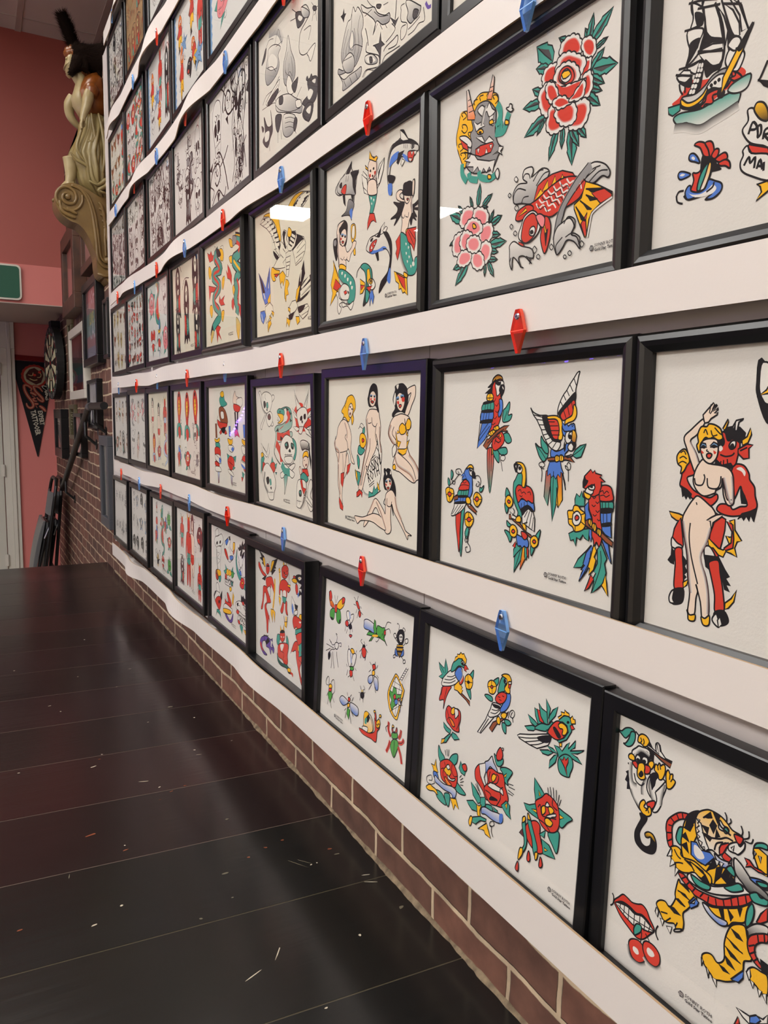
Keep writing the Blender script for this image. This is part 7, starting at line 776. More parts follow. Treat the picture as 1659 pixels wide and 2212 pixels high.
'devils': 'k| 108 33 260 77 283 167 195 147 221 126 132 106 184 89;y 222 92 272 92 291 165 246 156;k| 632 35 561 120 584 132 490 156 573 150 466 219 443 131 491 82;y 468 94 539 74 466 169 430 192;r 92 164 118 151 169 186 219 220 319 245 294 262 206 256 104 205;r 308 188 321 143 370 127 407 146 406 187 356 230 320 219;L9 321 143 317 110;L9 390 128 407 96;k. 321 160 346 143 399 139 394 152;k| 192 302 319 245 281 302;r 306 281 368 253 465 235 512 276 547 335 534 412 511 359 440 306 440 340 366 371 317 346;w 342 367 416 336 426 409 389 459 360 422;r 229 368 317 355 354 390 402 431 437 482 339 511 313 551 350 594 374 623 365 710 354 789 322 788 311 688 275 611 263 545 327 497 303 434 266 424 226 536 199 593 155 598 201 515 215 452;L61y 548 237 547 335 522 440 497 528;y| 436 545 508 534 555 548 542 651 519 590 496 561 482 665 459 620 436 592;L10 548 232 538 420 489 538;r| 387 611 410 690 366 633;L61y 676 124 686 244 673 376;y| 653 128 681 112 699 145 664 159;y| 650 380 707 385 683 463 661 427;y| 767 37 800 56 788 81 766 69;y| 850 40 865 76 832 66;r 732 155 733 107 810 66 886 73 896 118 864 163 809 189 743 185;L9 766 133 810 133;L9 843 116 886 104;k 788 141 805 136 801 146;w 820 155 849 146 853 155 827 163;r 674 270 720 221 809 197 896 220 917 247 949 257 895 299 863 289 851 347 763 365 742 313 697 314 685 357 662 353 663 305;w. 764 309 830 296 834 351 768 360;g| 741 362 851 351 829 407 785 417 752 400;r 752 416 785 417 762 494 728 522 694 505 722 462;r 829 391 862 393 861 456 882 503 839 501 818 458;w| 897 79 918 138 938 220 896 228;y| 874 228 949 222 938 243 885 246;r 1012 136 1033 121 1074 125 1064 142 1022 157;y 981 165 1043 142 1104 150 1084 177 1012 182;k 1064 127 1125 97 1224 90 1321 110 1263 150 1302 217 1311 297 1243 267 1184 256 1144 279 1165 215 1204 169 1125 161;w. 1125 123 1175 107 1205 116 1155 141;y. 1135 125 1165 116 1169 127;r| 1224 113 1292 115 1234 141;r 1074 186 1114 194 1124 253 1094 274 1063 234;w| 1145 211 1204 244 1253 242 1204 161 1234 201;k| 1224 105 1355 103 1302 128;k| 1263 150 1344 161 1302 165;b. 1114 255 1144 257 1124 299;w| 980 313 1063 366 1103 395 1010 478 969 409;b. 990 373 1021 413 1010 470 979 438;k| 1042 370 1124 368 1103 407 1062 412;L61y 1073 410 1103 573 1122 762;y 1164 435 1223 430 1282 461 1282 514 1223 574 1143 586 1123 514;k| 1224 301 1204 388 1243 372;k| 1359 354 1263 421 1321 400;k| 1387 467 1282 484 1321 497;k| 1369 538 1282 522 1301 540;k| 1349 595 1243 577 1301 592;k| 1301 660 1223 612 1262 640;k| 1302 382 1223 430 1243 440;w 1042 432 1113 408 1103 449 1041 463;r 999 520 1041 471 1123 468 1204 480 1203 526 1143 571 1082 562 1041 588 1010 564;w. 1143 501 1194 490 1174 510;g| 1061 591 1203 541 1223 574 1123 622 1057 635;r 1082 632 1223 574 1243 622 1203 679 1143 710 1102 682;r 1082 687 1122 700 1122 762 1203 779 1203 840 1162 922 1222 1028 1192 1037 1121 918 1081 836 1071 776 1008 800 966 836 955 823 1019 727;g| 1143 710 1203 671 1223 735 1203 786 1142 811;w. 944 846 976 809 1008 812 955 847;L87r 1203 740 1266 776 1222 842;L11 1242 752 1272 790 1213 845 1142 834;r| 1232 855 1262 946 1202 917;L52y 839 525 838 629;y| 784 529 805 581 871 565 882 515 849 619 805 621;g 599 778 623 739 692 738 645 833 598 828;g 848 699 891 728 895 807 847 787;r 680 741 692 697 760 668 804 686 804 734 748 781 691 771;y| 693 640 726 672 692 697;y| 783 610 793 664 760 668;w. 703 735 737 739 714 749;w. 764 732 793 717 786 732;k 681 708 749 671 804 674 760 693;r 633 844 714 798 869 766 891 808 868 870 879 932 846 966 779 968 735 948 643 949 621 905;w. 691 821 781 797 735 866 702 859;L12 690 878 780 878 757 942;gk 609 917 643 966 734 981 846 966 911 979 954 1015 889 1026 845 998 711 1012 620 989;y 867 992 933 973 943 1002 889 1018;L39r 943 1010 996 1010 986 1029;u 127 933 180 876 308 835 432 838 480 817 479 867 527 905 502 954 454 925 429 983 381 936 306 938 295 890 205 913 191 969 242 999 330 1014 241 1034 152 997;k| 232 854 282 902 358 839 407 861 307 921;w| 432 838 480 851 455 891 503 903 430 906;r. 153 926 178 972 229 1002 178 999 132 967;k| 232 849 253 836 270 846 303 826 321 836 371 819',
'flames': 'Se0143 263 73 465 127 576 245;we 231 222 262 158 408 178 549 252 493 294 520 388 435 440 229 442 169 334;w. 261 234 350 230 464 311 450 371 319 351 260 300;L10 171 142 262 92 380 120;L9 408 187 494 93 549 179;L9 437 208 590 223;L9 200 287 319 351 464 385;d 77 222 171 132 202 135 171 199;L11 230 299 349 333 435 403;L11 104 564 198 518 377 523 520 471;w 197 566 492 498 520 517 463 571 287 625;d 227 586 463 553 491 591 317 626;L9 258 577 491 525;L9 88 599 376 636 519 703;we 630 556 617 424 684 332 724 232 790 373 867 482 880 593 790 631 711 621;L8 684 530 657 439 724 357;L8 790 605 829 539 790 418;L8 724 536 751 456;L8 657 475 711 531 764 524 816 578;w 684 594 737 541 816 623 842 712 737 685;d 803 645 893 633 943 633 918 694 867 721;we 434 646 547 638 737 685 867 756 1018 843 1018 921 868 872 657 803 462 731;d 519 637 602 657 602 712 519 693;L10 433 674 547 749 790 838 993 878;w 893 792 993 817 1018 869 918 853;L9 448 651 420 603 547 592;L9 918 774 1017 729;L9 993 843 1030 821;we 629 813 868 890 893 970 816 1018 683 1005 601 934;L8 656 849 764 875 868 917;L8 656 886 764 911 868 953;L8 656 923 763 947 842 981;d 433 759 574 795 546 861 489 909 432 844;L10 489 909 489 994;L10 560 912 573 991;d 880 912 931 955 881 1019 842 972;L10 868 997 906 1045;d 71 731 133 771 101 791;d 134 673 225 780 330 793 302 669 359 841 300 899 223 955 100 870 163 819;w. 163 819 270 832 254 896 163 888;L10 269 910 284 1002;d 891 135 1015 179 1087 244 1040 274 942 268 904 201;w. 966 184 1039 232 991 237 942 199;L12 815 76 917 146;L12 777 147 917 180;L14 1015 145 1110 170 1181 258 1111 287 991 323 967 442 1041 505 1160 526 1274 512;we 1015 145 1158 232 1158 274 1063 242 1015 188;L8 1249 238 1295 299 1261 309;d 1238 242 1294 258 1317 292 1261 276;L8 1295 283 1318 374;L8 1261 268 1227 336;L8 1283 261 1361 287;L8 1261 243 1215 199;L10 1064 335 1205 360 1159 441;w 1136 525 1274 512 1286 542 1207 611 1160 559;d 1138 738 1208 729 1322 762 1345 828 1323 904 1256 931 1163 934 1067 885 1042 851 1162 831;w. 1185 805 1255 847 1186 882 1138 840;d 1114 712 1137 695 1161 738;d 1185 738 1219 708 1243 758;w. 1231 763 1300 771 1289 800;d 1043 929 1139 892 1256 931 1233 991 1163 1029 1067 981;w. 1115 936 1209 933 1187 985;L10 1043 929 1163 1037 1256 982',
'star': 'k| 123 523 156 526 171 494 181 533 210 541 182 556 173 582 153 551;we 102 901 91 858 180 898 139 806 157 721 231 614 286 607 322 548 359 593 395 579 467 661 478 731 452 764 472 830 438 897 368 937 275 933;L8 159 860 177 759 250 659;L8 237 904 215 782 289 697 304 585;L8 367 922 419 838 398 720 432 646;L8 330 893 364 802 343 690;L8 254 835 271 751;e. 253 774 307 690 354 761 328 825;w. 272 766 307 697 331 759 313 812;we 159 844 273 819 348 885 332 954 219 928;L10 178 836 311 856;L10 291 803 364 802 473 859;we 102 901 181 960 276 964 387 974 458 978 442 1031 334 1037 221 1036 163 1024 162 969;L9 181 968 221 1020;L9 277 979 315 1031;L9 369 983 406 1041;d| 732 870 742 930 790 970 743 965 730 1072 711 988 661 933 627 913 710 931;we 518 935 612 957 688 1014 681 1039 580 1009 519 972;w. 544 960 629 985 664 1019 562 992;d 579 965 613 978 622 1010 588 1001;L14 542 857 526 909 629 963 712 1009 714 1066 648 1056 529 1026 478 1052;L14 776 1005 807 990 898 985 958 982 945 1030 839 1016;L14 747 1085 793 1040 901 1047 990 1055;L16 895 889 924 874 936 772;L12 880 883 926 929 882 951 806 962;L14 513 760 541 821 559 886;d| 863 842 925 888 969 880 926 915;L9 495 1058 547 1033 649 1070 698 1081;we 448 588 536 647 637 684 688 740 785 795 847 808 848 856 755 838 673 783 625 848 656 783 537 683 467 639;L9 534 597 603 662 703 712 829 739;L9 502 683 604 683;L9 638 712 721 775 832 815;w. 636 655 734 698 783 760 687 726;d 670 684 735 712 719 726 678 706;L8 625 848 689 804;L8 722 824 755 866;L8 786 844 819 885;we 1054 837 1096 842 1208 917 1236 941 1211 975 1157 978 1115 980 1072 936 1084 902;d 1154 919 1209 949 1170 977 1142 952;L10 997 859 996 832 1040 837;L10 997 852 1000 919 1073 962 1061 1017 1003 1027 1001 959 1059 963;L10 1089 1035 1159 1037 1212 1020 1279 1029 1263 953;L9 1088 1002 1157 998 1224 987;L37u 1288 939 1315 976 1348 983',
'dragons': 'r| 103 56 197 92 257 61 309 120 365 119 324 172 192 171 138 112;r| 135 417 306 449 488 482 377 508 226 499 162 594 150 480;r| 555 569 605 624 747 592 692 643 751 689 602 682 533 635;r| 371 879 500 880 588 907 513 951 615 1048 493 979 451 1067 422 954;y 149 225 207 224 260 292 198 354 144 296;y 688 402 757 402 736 475 681 526 650 454;y 177 647 255 640 289 699 245 776 173 708;y 633 744 721 744 710 801 662 855 619 802;y 566 104 671 107 726 168 699 231 613 208;L209k 530 107 400 154 574 260 624 315 390 306 312 350 492 424 578 484 449 527 335 573 367 657 509 722 559 796 410 842 275 901 231 980;L164g 530 107 400 154 574 260 624 315 390 306 312 350 492 424 578 484 449 527 335 573 367 657 509 722 559 796 410 842 295 893;L64r 399 174 538 264 553 310 371 318 368 362 527 448 486 511 373 567 405 641 528 714;L46e 512 104 437 150 540 235;ty 255 910 330 936 269 993 207 1050 193 977;k 459 86 549 91 633 163 509 162;L10 368 80 407 38 477 89;L9 603 81 707 80 738 142 714 262;r| 812 343 876 390 865 294 944 353 1006 427 1001 520 939 455 857 435;r| 1321 382 1429 293 1411 360 1453 420 1346 475;r| 993 678 1043 646 1088 707 1037 776 990 734;r| 1213 721 1334 771 1395 732 1407 814 1359 873 1340 962 1298 885 1240 806;r| 1313 542 1402 563 1414 627 1341 609;y 928 53 1024 80 1068 151 988 147 941 102;y 918 237 1016 234 1077 290 980 303;y 1032 542 1113 534 1123 646 1045 609;y 1303 442 1378 440 1370 496 1300 505;L228k 1135 81 1302 129 1358 210 1235 261 1062 279 1153 348 1304 415 1226 449 1130 491 1173 579 1122 665 1181 754 1162 826;L173g 1135 81 1302 129 1358 210 1235 261 1062 279 1153 348 1304 415 1226 449 1130 491 1173 579 1122 665 1181 754 1162 826;L73r 1179 126 1284 180 1236 234;L64r 1178 479 1236 569 1216 657 1212 748;L55y 1077 290 1199 364 1289 413;ty 1145 852 1266 928 1247 1009 1212 1080 1153 1002 1135 926;e 1057 49 1182 81 1148 138 1053 140;y| 1121 52 1183 50 1304 77 1362 123 1243 83',
'daggers': 'g 424 132 575 66 621 149 715 191 570 217 472 203;y 451 77 551 51 599 94 524 120;n 395 244 521 217 665 273 733 382 612 411 465 385;r 340 358 465 385 709 396 659 438 463 455 363 415;w 469 273 568 273 590 342 492 343;r| 411 499 488 455 511 497 460 519;r| 585 495 659 466 705 506 633 515;k 488 455 635 438 609 494 536 496;L10 367 315 313 387 413 442;s 925 127 994 62 1037 115 1209 144 1229 196 1034 207 924 180;w 1036 155 1209 131 1242 196 1121 234;r 946 193 1165 221 1120 273 966 260;L86k 988 273 1008 379 1028 458;L86k 1077 273 1074 378 1063 458;r| 961 473 1050 445 1149 534 1049 511 981 533;ln| 333 932 405 927 390 1051 349 1062;n| 250 402 312 401 327 558 265 560;y 228 568 305 580 409 556 418 591 304 609 226 597;g 252 618 407 613 430 669 302 674;r 223 677 354 658 454 696 426 783 296 833 235 764;w 236 749 402 741 476 795 449 839 271 806;b. 411 769 471 795 449 832 389 814;r 233 822 398 842 371 887 242 865;w 241 880 422 876 471 923 266 930;L12 271 402 306 559;L12 221 735 450 796;ln| 824 927 889 922 876 1053 840 1022;b| 764 423 825 422 822 530 775 532;y 727 553 844 564 900 548 889 603 796 620 736 588;w 749 628 888 623 956 647 886 691 771 676;b. 888 637 951 650 905 683 850 665;r 721 767 816 735 930 756 951 836 835 885 733 836;g| 689 714 792 736 720 781;g| 908 744 1021 725 997 793;g| 905 839 996 847 904 880;w 741 877 903 907 925 947 763 917;L12 744 794 906 826;ln| 1320 866 1411 860 1380 965 1357 1065;b| 1254 402 1350 401 1347 529 1276 531;y 1221 545 1305 556 1409 540 1408 584 1304 607 1221 578;w 1198 638 1241 610 1366 631 1428 603 1447 653 1281 699;r 1217 741 1281 706 1364 727 1446 691 1465 754 1403 860 1299 867 1228 793;w 1195 756 1322 775 1465 754 1485 804 1320 840 1194 808;b. 1194 795 1300 822 1320 846 1215 827;g| 1214 873 1298 893 1233 964;g| 1386 630 1468 601 1447 678;r| 1191 927 1255 936 1212 979;L12 1203 768 1342 787 1477 766',
'horses': 'w 162 70 245 25 285 46 298 90 189 120;w 120 184 162 132 271 109 404 68 469 112 456 166 364 217 229 245 147 219;k 203 195 244 174 257 195 216 212;k 338 160 377 147 377 170 337 183;k 311 225 364 202 364 240 324 254;w 216 247 377 215 390 274 363 369 349 478 255 495 215 394;L9 229 299 337 297 242 358 350 371 255 433;Sk045 216 270 228 391 260 486;n 173 525 255 495 295 564 254 618 186 600;y 228 507 295 487 376 496 375 542 295 564;g 295 572 388 547 375 603 321 625;r 172 556 227 561 254 611 199 605;w 520 149 597 101 709 56 745 94 721 163 842 203 866 113 842 102 901 93 913 134 866 256 770 316 696 332 596 300 520 238;b 559 128 647 86 672 105 596 167;r 520 223 584 214 671 303 621 311 558 269;y 842 109 901 100 890 181 842 231;r| 854 186 890 167 878 211 842 231;k| 684 74 733 45 745 87 709 96;L9 671 171 745 218 794 254;b 721 266 842 246 818 286 745 305;g| 493 467 570 439 545 380 608 417 621 459 545 488;g| 770 425 842 361 842 412 902 423 818 467;y 608 432 671 421 683 478 608 491;y 684 433 745 415 782 452 708 488;v 782 430 842 419 866 458 794 494;r 558 486 608 499 608 536 545 541;w 532 551 596 546 745 532 782 540 770 594 696 601 544 601;y 708 621 757 596 794 618 745 650;g| 782 533 830 523 830 574 782 577;g 937 245 983 152 972 282 1030 371 1122 418 1077 462 984 408 949 329;g 1404 155 1416 289 1385 376 1299 433 1255 421 1363 339;w 1006 149 1075 117 1209 90 1275 107 1254 152 1210 228 1121 327 1053 346 1053 254 1007 205;w 1188 232 1254 179 1319 155 1404 196 1363 284 1255 393 1189 406 1166 333;k| 1006 120 1052 134 1086 80 1120 103 1176 32 1187 79 1253 42 1297 77 1361 47 1297 104 1165 124 1052 156;m 1209 104 1253 69 1350 48 1318 94 1253 117;k 1120 145 1165 138 1121 201 1087 192;k 1232 141 1210 186 1154 223 1143 190;m| 1264 123 1383 118 1425 98 1340 152 1404 169 1275 162;L10 1298 227 1298 275 1255 331;L10 1330 215 1341 274;k 1265 246 1287 243 1281 264;k 1254 290 1276 286 1266 308;L10 1030 272 1087 319;w 1087 326 1126 319 1117 335;b| 1053 353 1121 362 1144 407 1076 405;r 1099 472 1122 432 1189 420 1234 446 1212 520 1145 540 1077 519;y 1149 469 1178 460 1185 483 1156 489;g| 1223 483 1299 454 1289 539 1212 527;w 199 715 199 668 254 645 308 677 334 741 226 756;w 100 813 171 759 307 747 361 774 320 868 225 904 128 870;k. 100 829 157 770 212 751 128 831 170 885;r 156 872 225 818 334 788 400 812 373 895 320 945 225 920;k| 361 774 435 702 427 791 400 827;k 293 850 334 834 333 865 301 872;g| 182 1047 224 959 306 948 360 967 399 1027 319 992 238 987;r 620 698 658 683 745 738 794 787 745 812 671 777;y| 818 716 842 637 879 674 843 784 806 762;r| 544 819 544 766 608 790 745 775 770 829 620 840;w 492 861 569 821 745 827 818 833 745 901 492 937;y 492 891 745 857 757 898 505 934;u 543 940 620 938 745 968 843 871 819 965 720 996 595 974;L10 544 729 595 763 671 777;w 938 734 1031 692 1123 679 1213 702 1387 705 1388 774 1214 807 1101 798 962 786;k 985 731 1032 713 1020 744 985 745;k| 1123 608 1168 627 1190 601 1235 627 1301 627 1344 645 1408 666 1301 682 1213 674 1123 679;r| 1146 674 1213 660 1235 697 1168 705;L10 985 759 1078 732 1123 764;Sk045- 1213 709 1301 752 1388 767;r 962 815 1009 790 1055 801 1032 835 974 834;w 1009 876 1044 840 1124 835 1389 843 1389 926 1214 913 1021 924;b. 1302 891 1378 873 1368 917 1324 921;y 1280 799 1323 754 1388 753 1393 828 1324 858 1291 838;r 1334 800 1367 789 1371 812 1341 819;g| 1258 776 1301 731 1387 705 1388 746;r 1021 895 1090 900 1078 932 1032 929;g| 1079 946 1124 921 1192 932 1159 1019 1113 981;y| 1214 955 1303 947 1368 959 1379 1005 1303 1003 1259 993'
}
def traced(src):
    def f(A): A.run(src)
    return f
def pins(A):
    A.run(TR['pinups'])
    ca = .02
    stamp(A, 'SONNY', *STONE[0], .0235, PAL['k'], .42, sx=.72, weight=.0002)
    stamp(A, 'ROTH', *STONE[1], .0235, PAL['k'], .42, sx=.72, weight=.0002)
STONE = [(0.1662, -0.1682), (0.1720, -0.1809)]
def horses(A):
    A.run(TR['horses'])
    stamp(A, 'LUCKY', *HTX[0], .024, PAL['k'], HTX[2], weight=.0004); stamp(A, 'CRAZY HOSS', *HTX[1], .022, PAL['k'], HTX[3], weight=.0004, sx=.9)
HTX = [(0.1393, -0.1449), (0.2609, -0.2207), -0.010, -0.085]
ART = {(5, 4): horses, (3, 0): traced(TR['ship']), (4, 0): traced(TR['couple']), (5, 0): traced(TR['tiger']), (3, 1): traced(TR['peony']), (4, 1): traced(TR['parrots']),
       (5, 1): traced(TR['birds']), (2, 2): traced(TR['star']), (3, 2): traced(TR['shark']), (4, 2): pins, (5, 2): traced(TR['bugs']), (2, 3): traced(TR['flames']),
       (3, 4): traced(TR['dragons']), (4, 4): traced(TR['daggers']), (3, 3): traced(TR['eagle']), (4, 3): traced(TR['skulls']), (5, 3): traced(TR['devils']), (2, 1): sheet([], grey=True)}
GRP = ['row prints highest', 'prints in the second row from the top', 'prints in the third row from the top', 'prints in the third row from the bottom', 'prints in the second row from the bottom', 'prints in the lowest row']
GRP[0] = 'prints in the highest row'
for key in sorted(FR):
    y, z, le, ro, pap, short, lab, sign, ph = FR[key]
    # sit each frame on its own ledge
    picture(y, z, le, ro, lab, pap, ART.get(key) or FAR[key], GRP[key[0]], sign, ph, lip=.02 if key == (5, 3) else .012)

# ------------------------------------------------------------------ things on the brick wall beyond
def hung(y0, y1, z0, z1, depth, mf, label, name='framed_picture', bw=.03, matw=0.0, pap=None, art=None, kind='framed picture', tilt=0):
    cy = (y0+y1)/2; e = empty(name, (BX, cy, z0)); e.rotation_euler = (0, 0, R(-90)+tilt); tag(e, label, kind, None)
    w, h = y1-y0, z1-z0; b = MB()
    # local x along the wall towards the camera, y into the wall
    for (a0, a1, c0, c1) in ((-w/2, w/2, h-bw, h), (-w/2, w/2, 0, bw), (-w/2, -w/2+bw, bw, h-bw), (w/2-bw, w/2, bw, h-bw)):
        b.box(a0, a1, -depth, 0, c0, c1)
    b.build('frame', mf, e, bevel=.003)
    A = Art(pap or CREAM); A.b.quad((-w/2+bw, -depth*.55, h-bw), (w/2-bw, -depth*.55, h-bw), (w/2-bw, -depth*.55, bw), (-w/2+bw, -depth*.55, bw), 0, pap or CREAM)
    if art:
        B = Art(pap or CREAM); art(B, w-2*bw, h-2*bw)
        n = len(A.b.v); A.b.v += [(v[0]-w/2+bw, -depth*.55-.0004+v[1], h-bw+v[2]) for v in B.b.v]
        A.b.f += [tuple(n+i for i in f) for f in B.b.f]; A.b.m += B.b.m; A.b.c += B.b.c
    A.b.build('print', 'ink', e)
    b = MB(); b.quad((-w/2+bw, -depth*.8, bw), (w/2-bw, -depth*.8, bw), (w/2-bw, -depth*.8, h-bw), (-w/2+bw, -depth*.8, h-bw)); b.build('glass', 'glass', e)
    return e
def poster(cols, words=()):
    def f(A, w, h):
        n = len(cols)
        for i, c in enumerate(cols): A.fill([(0, -h*i/n), (w, -h*i/n), (w, -h*(i+1)/n), (0, -h*(i+1)/n)], c)
        for (t, x, z, s, c) in words: stamp(A, t, x*w, -z*h, s, c, weight=.001)
    return f
def sketch(seed, name, k):
    def f(A, w, h):
        rg = random.Random(seed)
        for i in range(k):
            u, v, s = rg.uniform(.2, .8), rg.uniform(.15, .85), w*.28
            def tf(x, y, u=u, v=v, s=s): return (u*w+x*s/100, -v*h-y*s*1.4/100)
            A.run(LIB[name[i % len(name)]], tf, .002)
    return f
cr, gn, bl = srgb(120, 62, 66), srgb(60, 92, 88), srgb(52, 60, 80)
hung(4.93, 5.72, .92, 1.375, .04, 'white', 'white framed dark red and green poster on the brick wall', bw=.055, pap=srgb(96, 50, 50),
     art=poster([srgb(104, 52, 52), srgb(92, 50, 52), srgb(80, 56, 60), srgb(58, 58, 54), srgb(40, 70, 66), srgb(56, 62, 76), srgb(96, 44, 44)], [('DANA', .08, .3, .12, srgb(120, 80, 78)), ('MARLIN', .05, .42, .09, srgb(96, 84, 90))]))
hung(4.335, 4.90, 1.095, 1.56, .045, 'black', 'large black framed pink and teal poster on the brick wall beside the white panel edge', bw=.045, pap=srgb(150, 120, 124),
     art=poster([srgb(136, 84, 92), srgb(140, 110, 116), srgb(92, 122, 122), srgb(104, 130, 130), srgb(150, 106, 112), srgb(120, 120, 140)], [('JOHN', .3, .22, .12, srgb(190, 170, 175)), ('CASH', .2, .72, .14, srgb(190, 190, 200)), ('LIVE', .25, .5, .09, srgb(190, 176, 90))]))
hung(4.04, 4.19, 1.105, 1.395, .035, 'black', 'black framed drawing of figures half hidden behind the far end of the white wall', bw=.02, art=sketch(4, ['snake', 'reaper', 'cobra'], 7), pap=COOL)
hung(4.39, 4.87, 1.615, 1.87, .05, 'brown', 'dark brown framed pale sheet under the carved figure', bw=.045, pap=srgb(150, 116, 108))
hung(4.88, 4.98, 1.66, 2.05, .03, 'black', 'narrow dark frame behind the carved scroll', bw=.02, pap=srgb(112, 92, 88))
hung(4.99, 5.66, 1.455, 1.955, .075, 'brown', 'ornate dark carved frame high in the corner by the pink wall', name='ornate_framed_picture', bw=.09, pap=srgb(146, 104, 98))
hung(4.485, 4.875, .745, 1.02, .035, 'black', 'small black framed grey sketch just above the handrail', bw=.02, art=sketch(5, ['marble'], 3), pap=srgb(170, 170, 176))
hung(5.73, 5.98, 1.09, 1.485, .02, 'olive', 'olive brown framed sheet beside the dartboard', bw=.05, pap=srgb(98, 92, 62))
hung(5.66, 5.97, .65, .89, .025, 'olive', 'olive green framed sheet low on the brick wall', bw=.03, pap=srgb(112, 108, 70), art=sketch(6, ['marble'], 2))
hung(5.18, 5.57, .55, .83, .04, 'black', 'black framed pale sheet partly behind the sloping handrail', bw=.025, pap=srgb(176, 172, 166), art=sketch(7, ['marble'], 2))
hung(6.24, 6.79, .49, .86, .055, 'black', 'black framed pale sheet lowest beside the pink wall', bw=.07, pap=srgb(170, 156, 150))
hung(4.04, 4.335, .245, .715, .05, mat('grey_frame_paint', srgb(66, 68, 74), .45), 'wide grey frame low on the brick, half behind the white wall', name='framed_picture', bw=.05, pap=srgb(108, 104, 112), art=sketch(8, ['marble', 'curl'], 4))
# dartboard
e = empty('dartboard', (BX-.040, 6.50, 1.21)); e.rotation_euler = (0, 0, R(-90+5)); tag(e, 'round black dartboard with pale numbers on the brick wall next to the pennant', 'dartboard')
b = MB(); b.tube([(0, 0, 0), (0, -.05, 0)], [.275, .275], 40); b.box(-.05, .05, -.045, .02, .26, .315); b.box(-.05, .05, 0, .036, -.05, .05); b.build('backing', 'rubber', e)
A = Art(srgb(20, 20, 20)); A.z = .0505
for i in range(20):
    a0, a1 = 2*PI*(i-.5)/20, 2*PI*(i+.5)/20
    for (r0, r1, c1, c2) in ((.05, .13, srgb(206, 200, 164), srgb(24, 24, 22)), (.13, .14, srgb(40, 84, 50), srgb(140, 40, 34)), (.14, .215, srgb(206, 200, 164), srgb(24, 24, 22)), (.215, .228, srgb(40, 84, 50), srgb(140, 40, 34))):
        A.fill([(r0*math.cos(a0), r0*math.sin(a0)), (r1*math.cos(a0), r1*math.sin(a0)), (r1*math.cos(a1), r1*math.sin(a1)), (r0*math.cos(a1), r0*math.sin(a1))], c1 if i % 2 else c2); A.z -= DZ
A.z += .0003
for i, t in enumerate('20 1 18 4 13 6 10 15 2 17 3 19 7 16 8 11 14 9 12 5'.split()):
    a = PI/2-2*PI*i/20; stamp(A, t, .25*math.cos(a)-.016, .25*math.sin(a)-.013, .036, srgb(200, 196, 180), weight=.0006); A.z -= DZ
A.b.build('board_face', 'ink', e)
b = MB(); b.tube([(0, -.05, 0), (0, -.054, 0)], .016, 16); b.build('bullseye', 'feltred', e)
# pennant
e = empty('pennant', (-.118, 7.3, .455)); tag(e, 'black and red triangular felt pennant with EXPERT TATTOOER lettering on the pink wall', 'pennant')
b = MB(); b.prism([(-.175, .815), (.172, .80), (.012, 0), (.004, 0)], lambda u, v, d: (u, d, v), -.010, -.004); b.build('felt', 'felt', e)
b = MB(); b.prism([(-.182, .862), (.172, .846), (.172, .803), (-.176, .818)], lambda u, v, d: (u, d, v), -.013, -.003); b.build('header_band', 'feltred', e)
b = MB(); b.tube([(-.165, -.012, .835), (-.165, -.016, .835)], .008, 10); b.build('tack', 'steel', e)
A = Art(srgb(20, 20, 20)); A.z = .0104
cx, cz = .006, .685
A.fill([(cx+.108*math.cos(2*PI*i/36)*(1 if i % 2 else .95), cz+.100*math.sin(2*PI*i/36)*(1 if i % 2 else .95)) for i in range(36)], srgb(150, 46, 36))
A.fill([(cx+.085*math.cos(2*PI*i/30), cz+.080*math.sin(2*PI*i/30)) for i in range(30)], srgb(158, 146, 118))
A.fill([(cx+a, cz+c) for a, c in ((-.07, .01), (-.04, .055), (0, .07), (.035, .045), (.06, .06), (.068, 0), (.05, -.05), (.01, -.07), (-.035, -.045), (-.065, -.025))], srgb(70, 34, 30))
A.run('L30t -40 20 -10 34 20 30;L24t -50 -10 -20 -4 -10 -30;L24t 20 10 45 5 50 -20 30 -30;Er. 0 -10 12 -10 0 0;Er. 40 -35 52 -35 40 -25', lambda x, y: (cx+x*.001, cz-y*.001), .0026)
red, tan, lt = srgb(150, 62, 50), srgb(176, 140, 112), srgb(190, 184, 166)
def stroke(q, w, c):
    P = catmull([(-.118*0+(x/1659*90+20-70.0)*.00443*1.0, .862-.455*0-((y/18.43+840)-788.0)*.00408) for x, y in q], False); A.ribbon(P, w, c, taper=True)
for (w, c) in ((.026, red), (.008, tan)):
    stroke([(800, 380), (830, 320), (700, 200), (600, 210), (610, 380), (700, 600), (850, 850), (860, 1000), (760, 1060), (670, 980), (650, 870)], w, c)
    stroke([(1190, 430), (1090, 280), (960, 220), (900, 240), (950, 400), (1080, 560), (1180, 700), (1180, 800), (1060, 740), (990, 640)], w, c)
    stroke([(770, 400), (850, 410)], w*.7, c); stroke([(780, 470), (870, 500), (980, 580)], w, c); stroke([(830, 590), (940, 660)], w*.7, c)
    stroke([(960, 690), (870, 710), (900, 780), (1000, 790)], w*.7, c); stroke([(910, 890), (960, 900), (1040, 900)], w*.8, c); stroke([(950, 960), (990, 1050)], w*.7, c); stroke([(1060, 970), (1180, 1060), (1270, 1190)], w*1.1, c)
stroke([(1380, 340), (1380, 270), (1280, 210), (1180, 210), (1200, 270), (1260, 330)], .007, lt)
stroke([(1260, 340), (1320, 380), (1260, 430), (1320, 470), (1280, 520), (1340, 560), (1290, 620), (1300, 740), (1370, 700)], .008, lt)
stroke([(1350, 380), (1300, 430), (1350, 500), (1310, 600), (1340, 700)], .006, lt)
def pw(x, y): return ((x/1659*90+20-70.0)*.00443, .862-((y/18.43+840)-788.0)*.00408)
stamp(A, 'EXPERT', *pw(1010, 1165), .050, lt, R(-88+5), weight=.0016, sx=.72)
stamp(A, 'TATTOOER', *pw(770, 1165), .056, lt, R(-88+8), weight=.002, sx=.72)
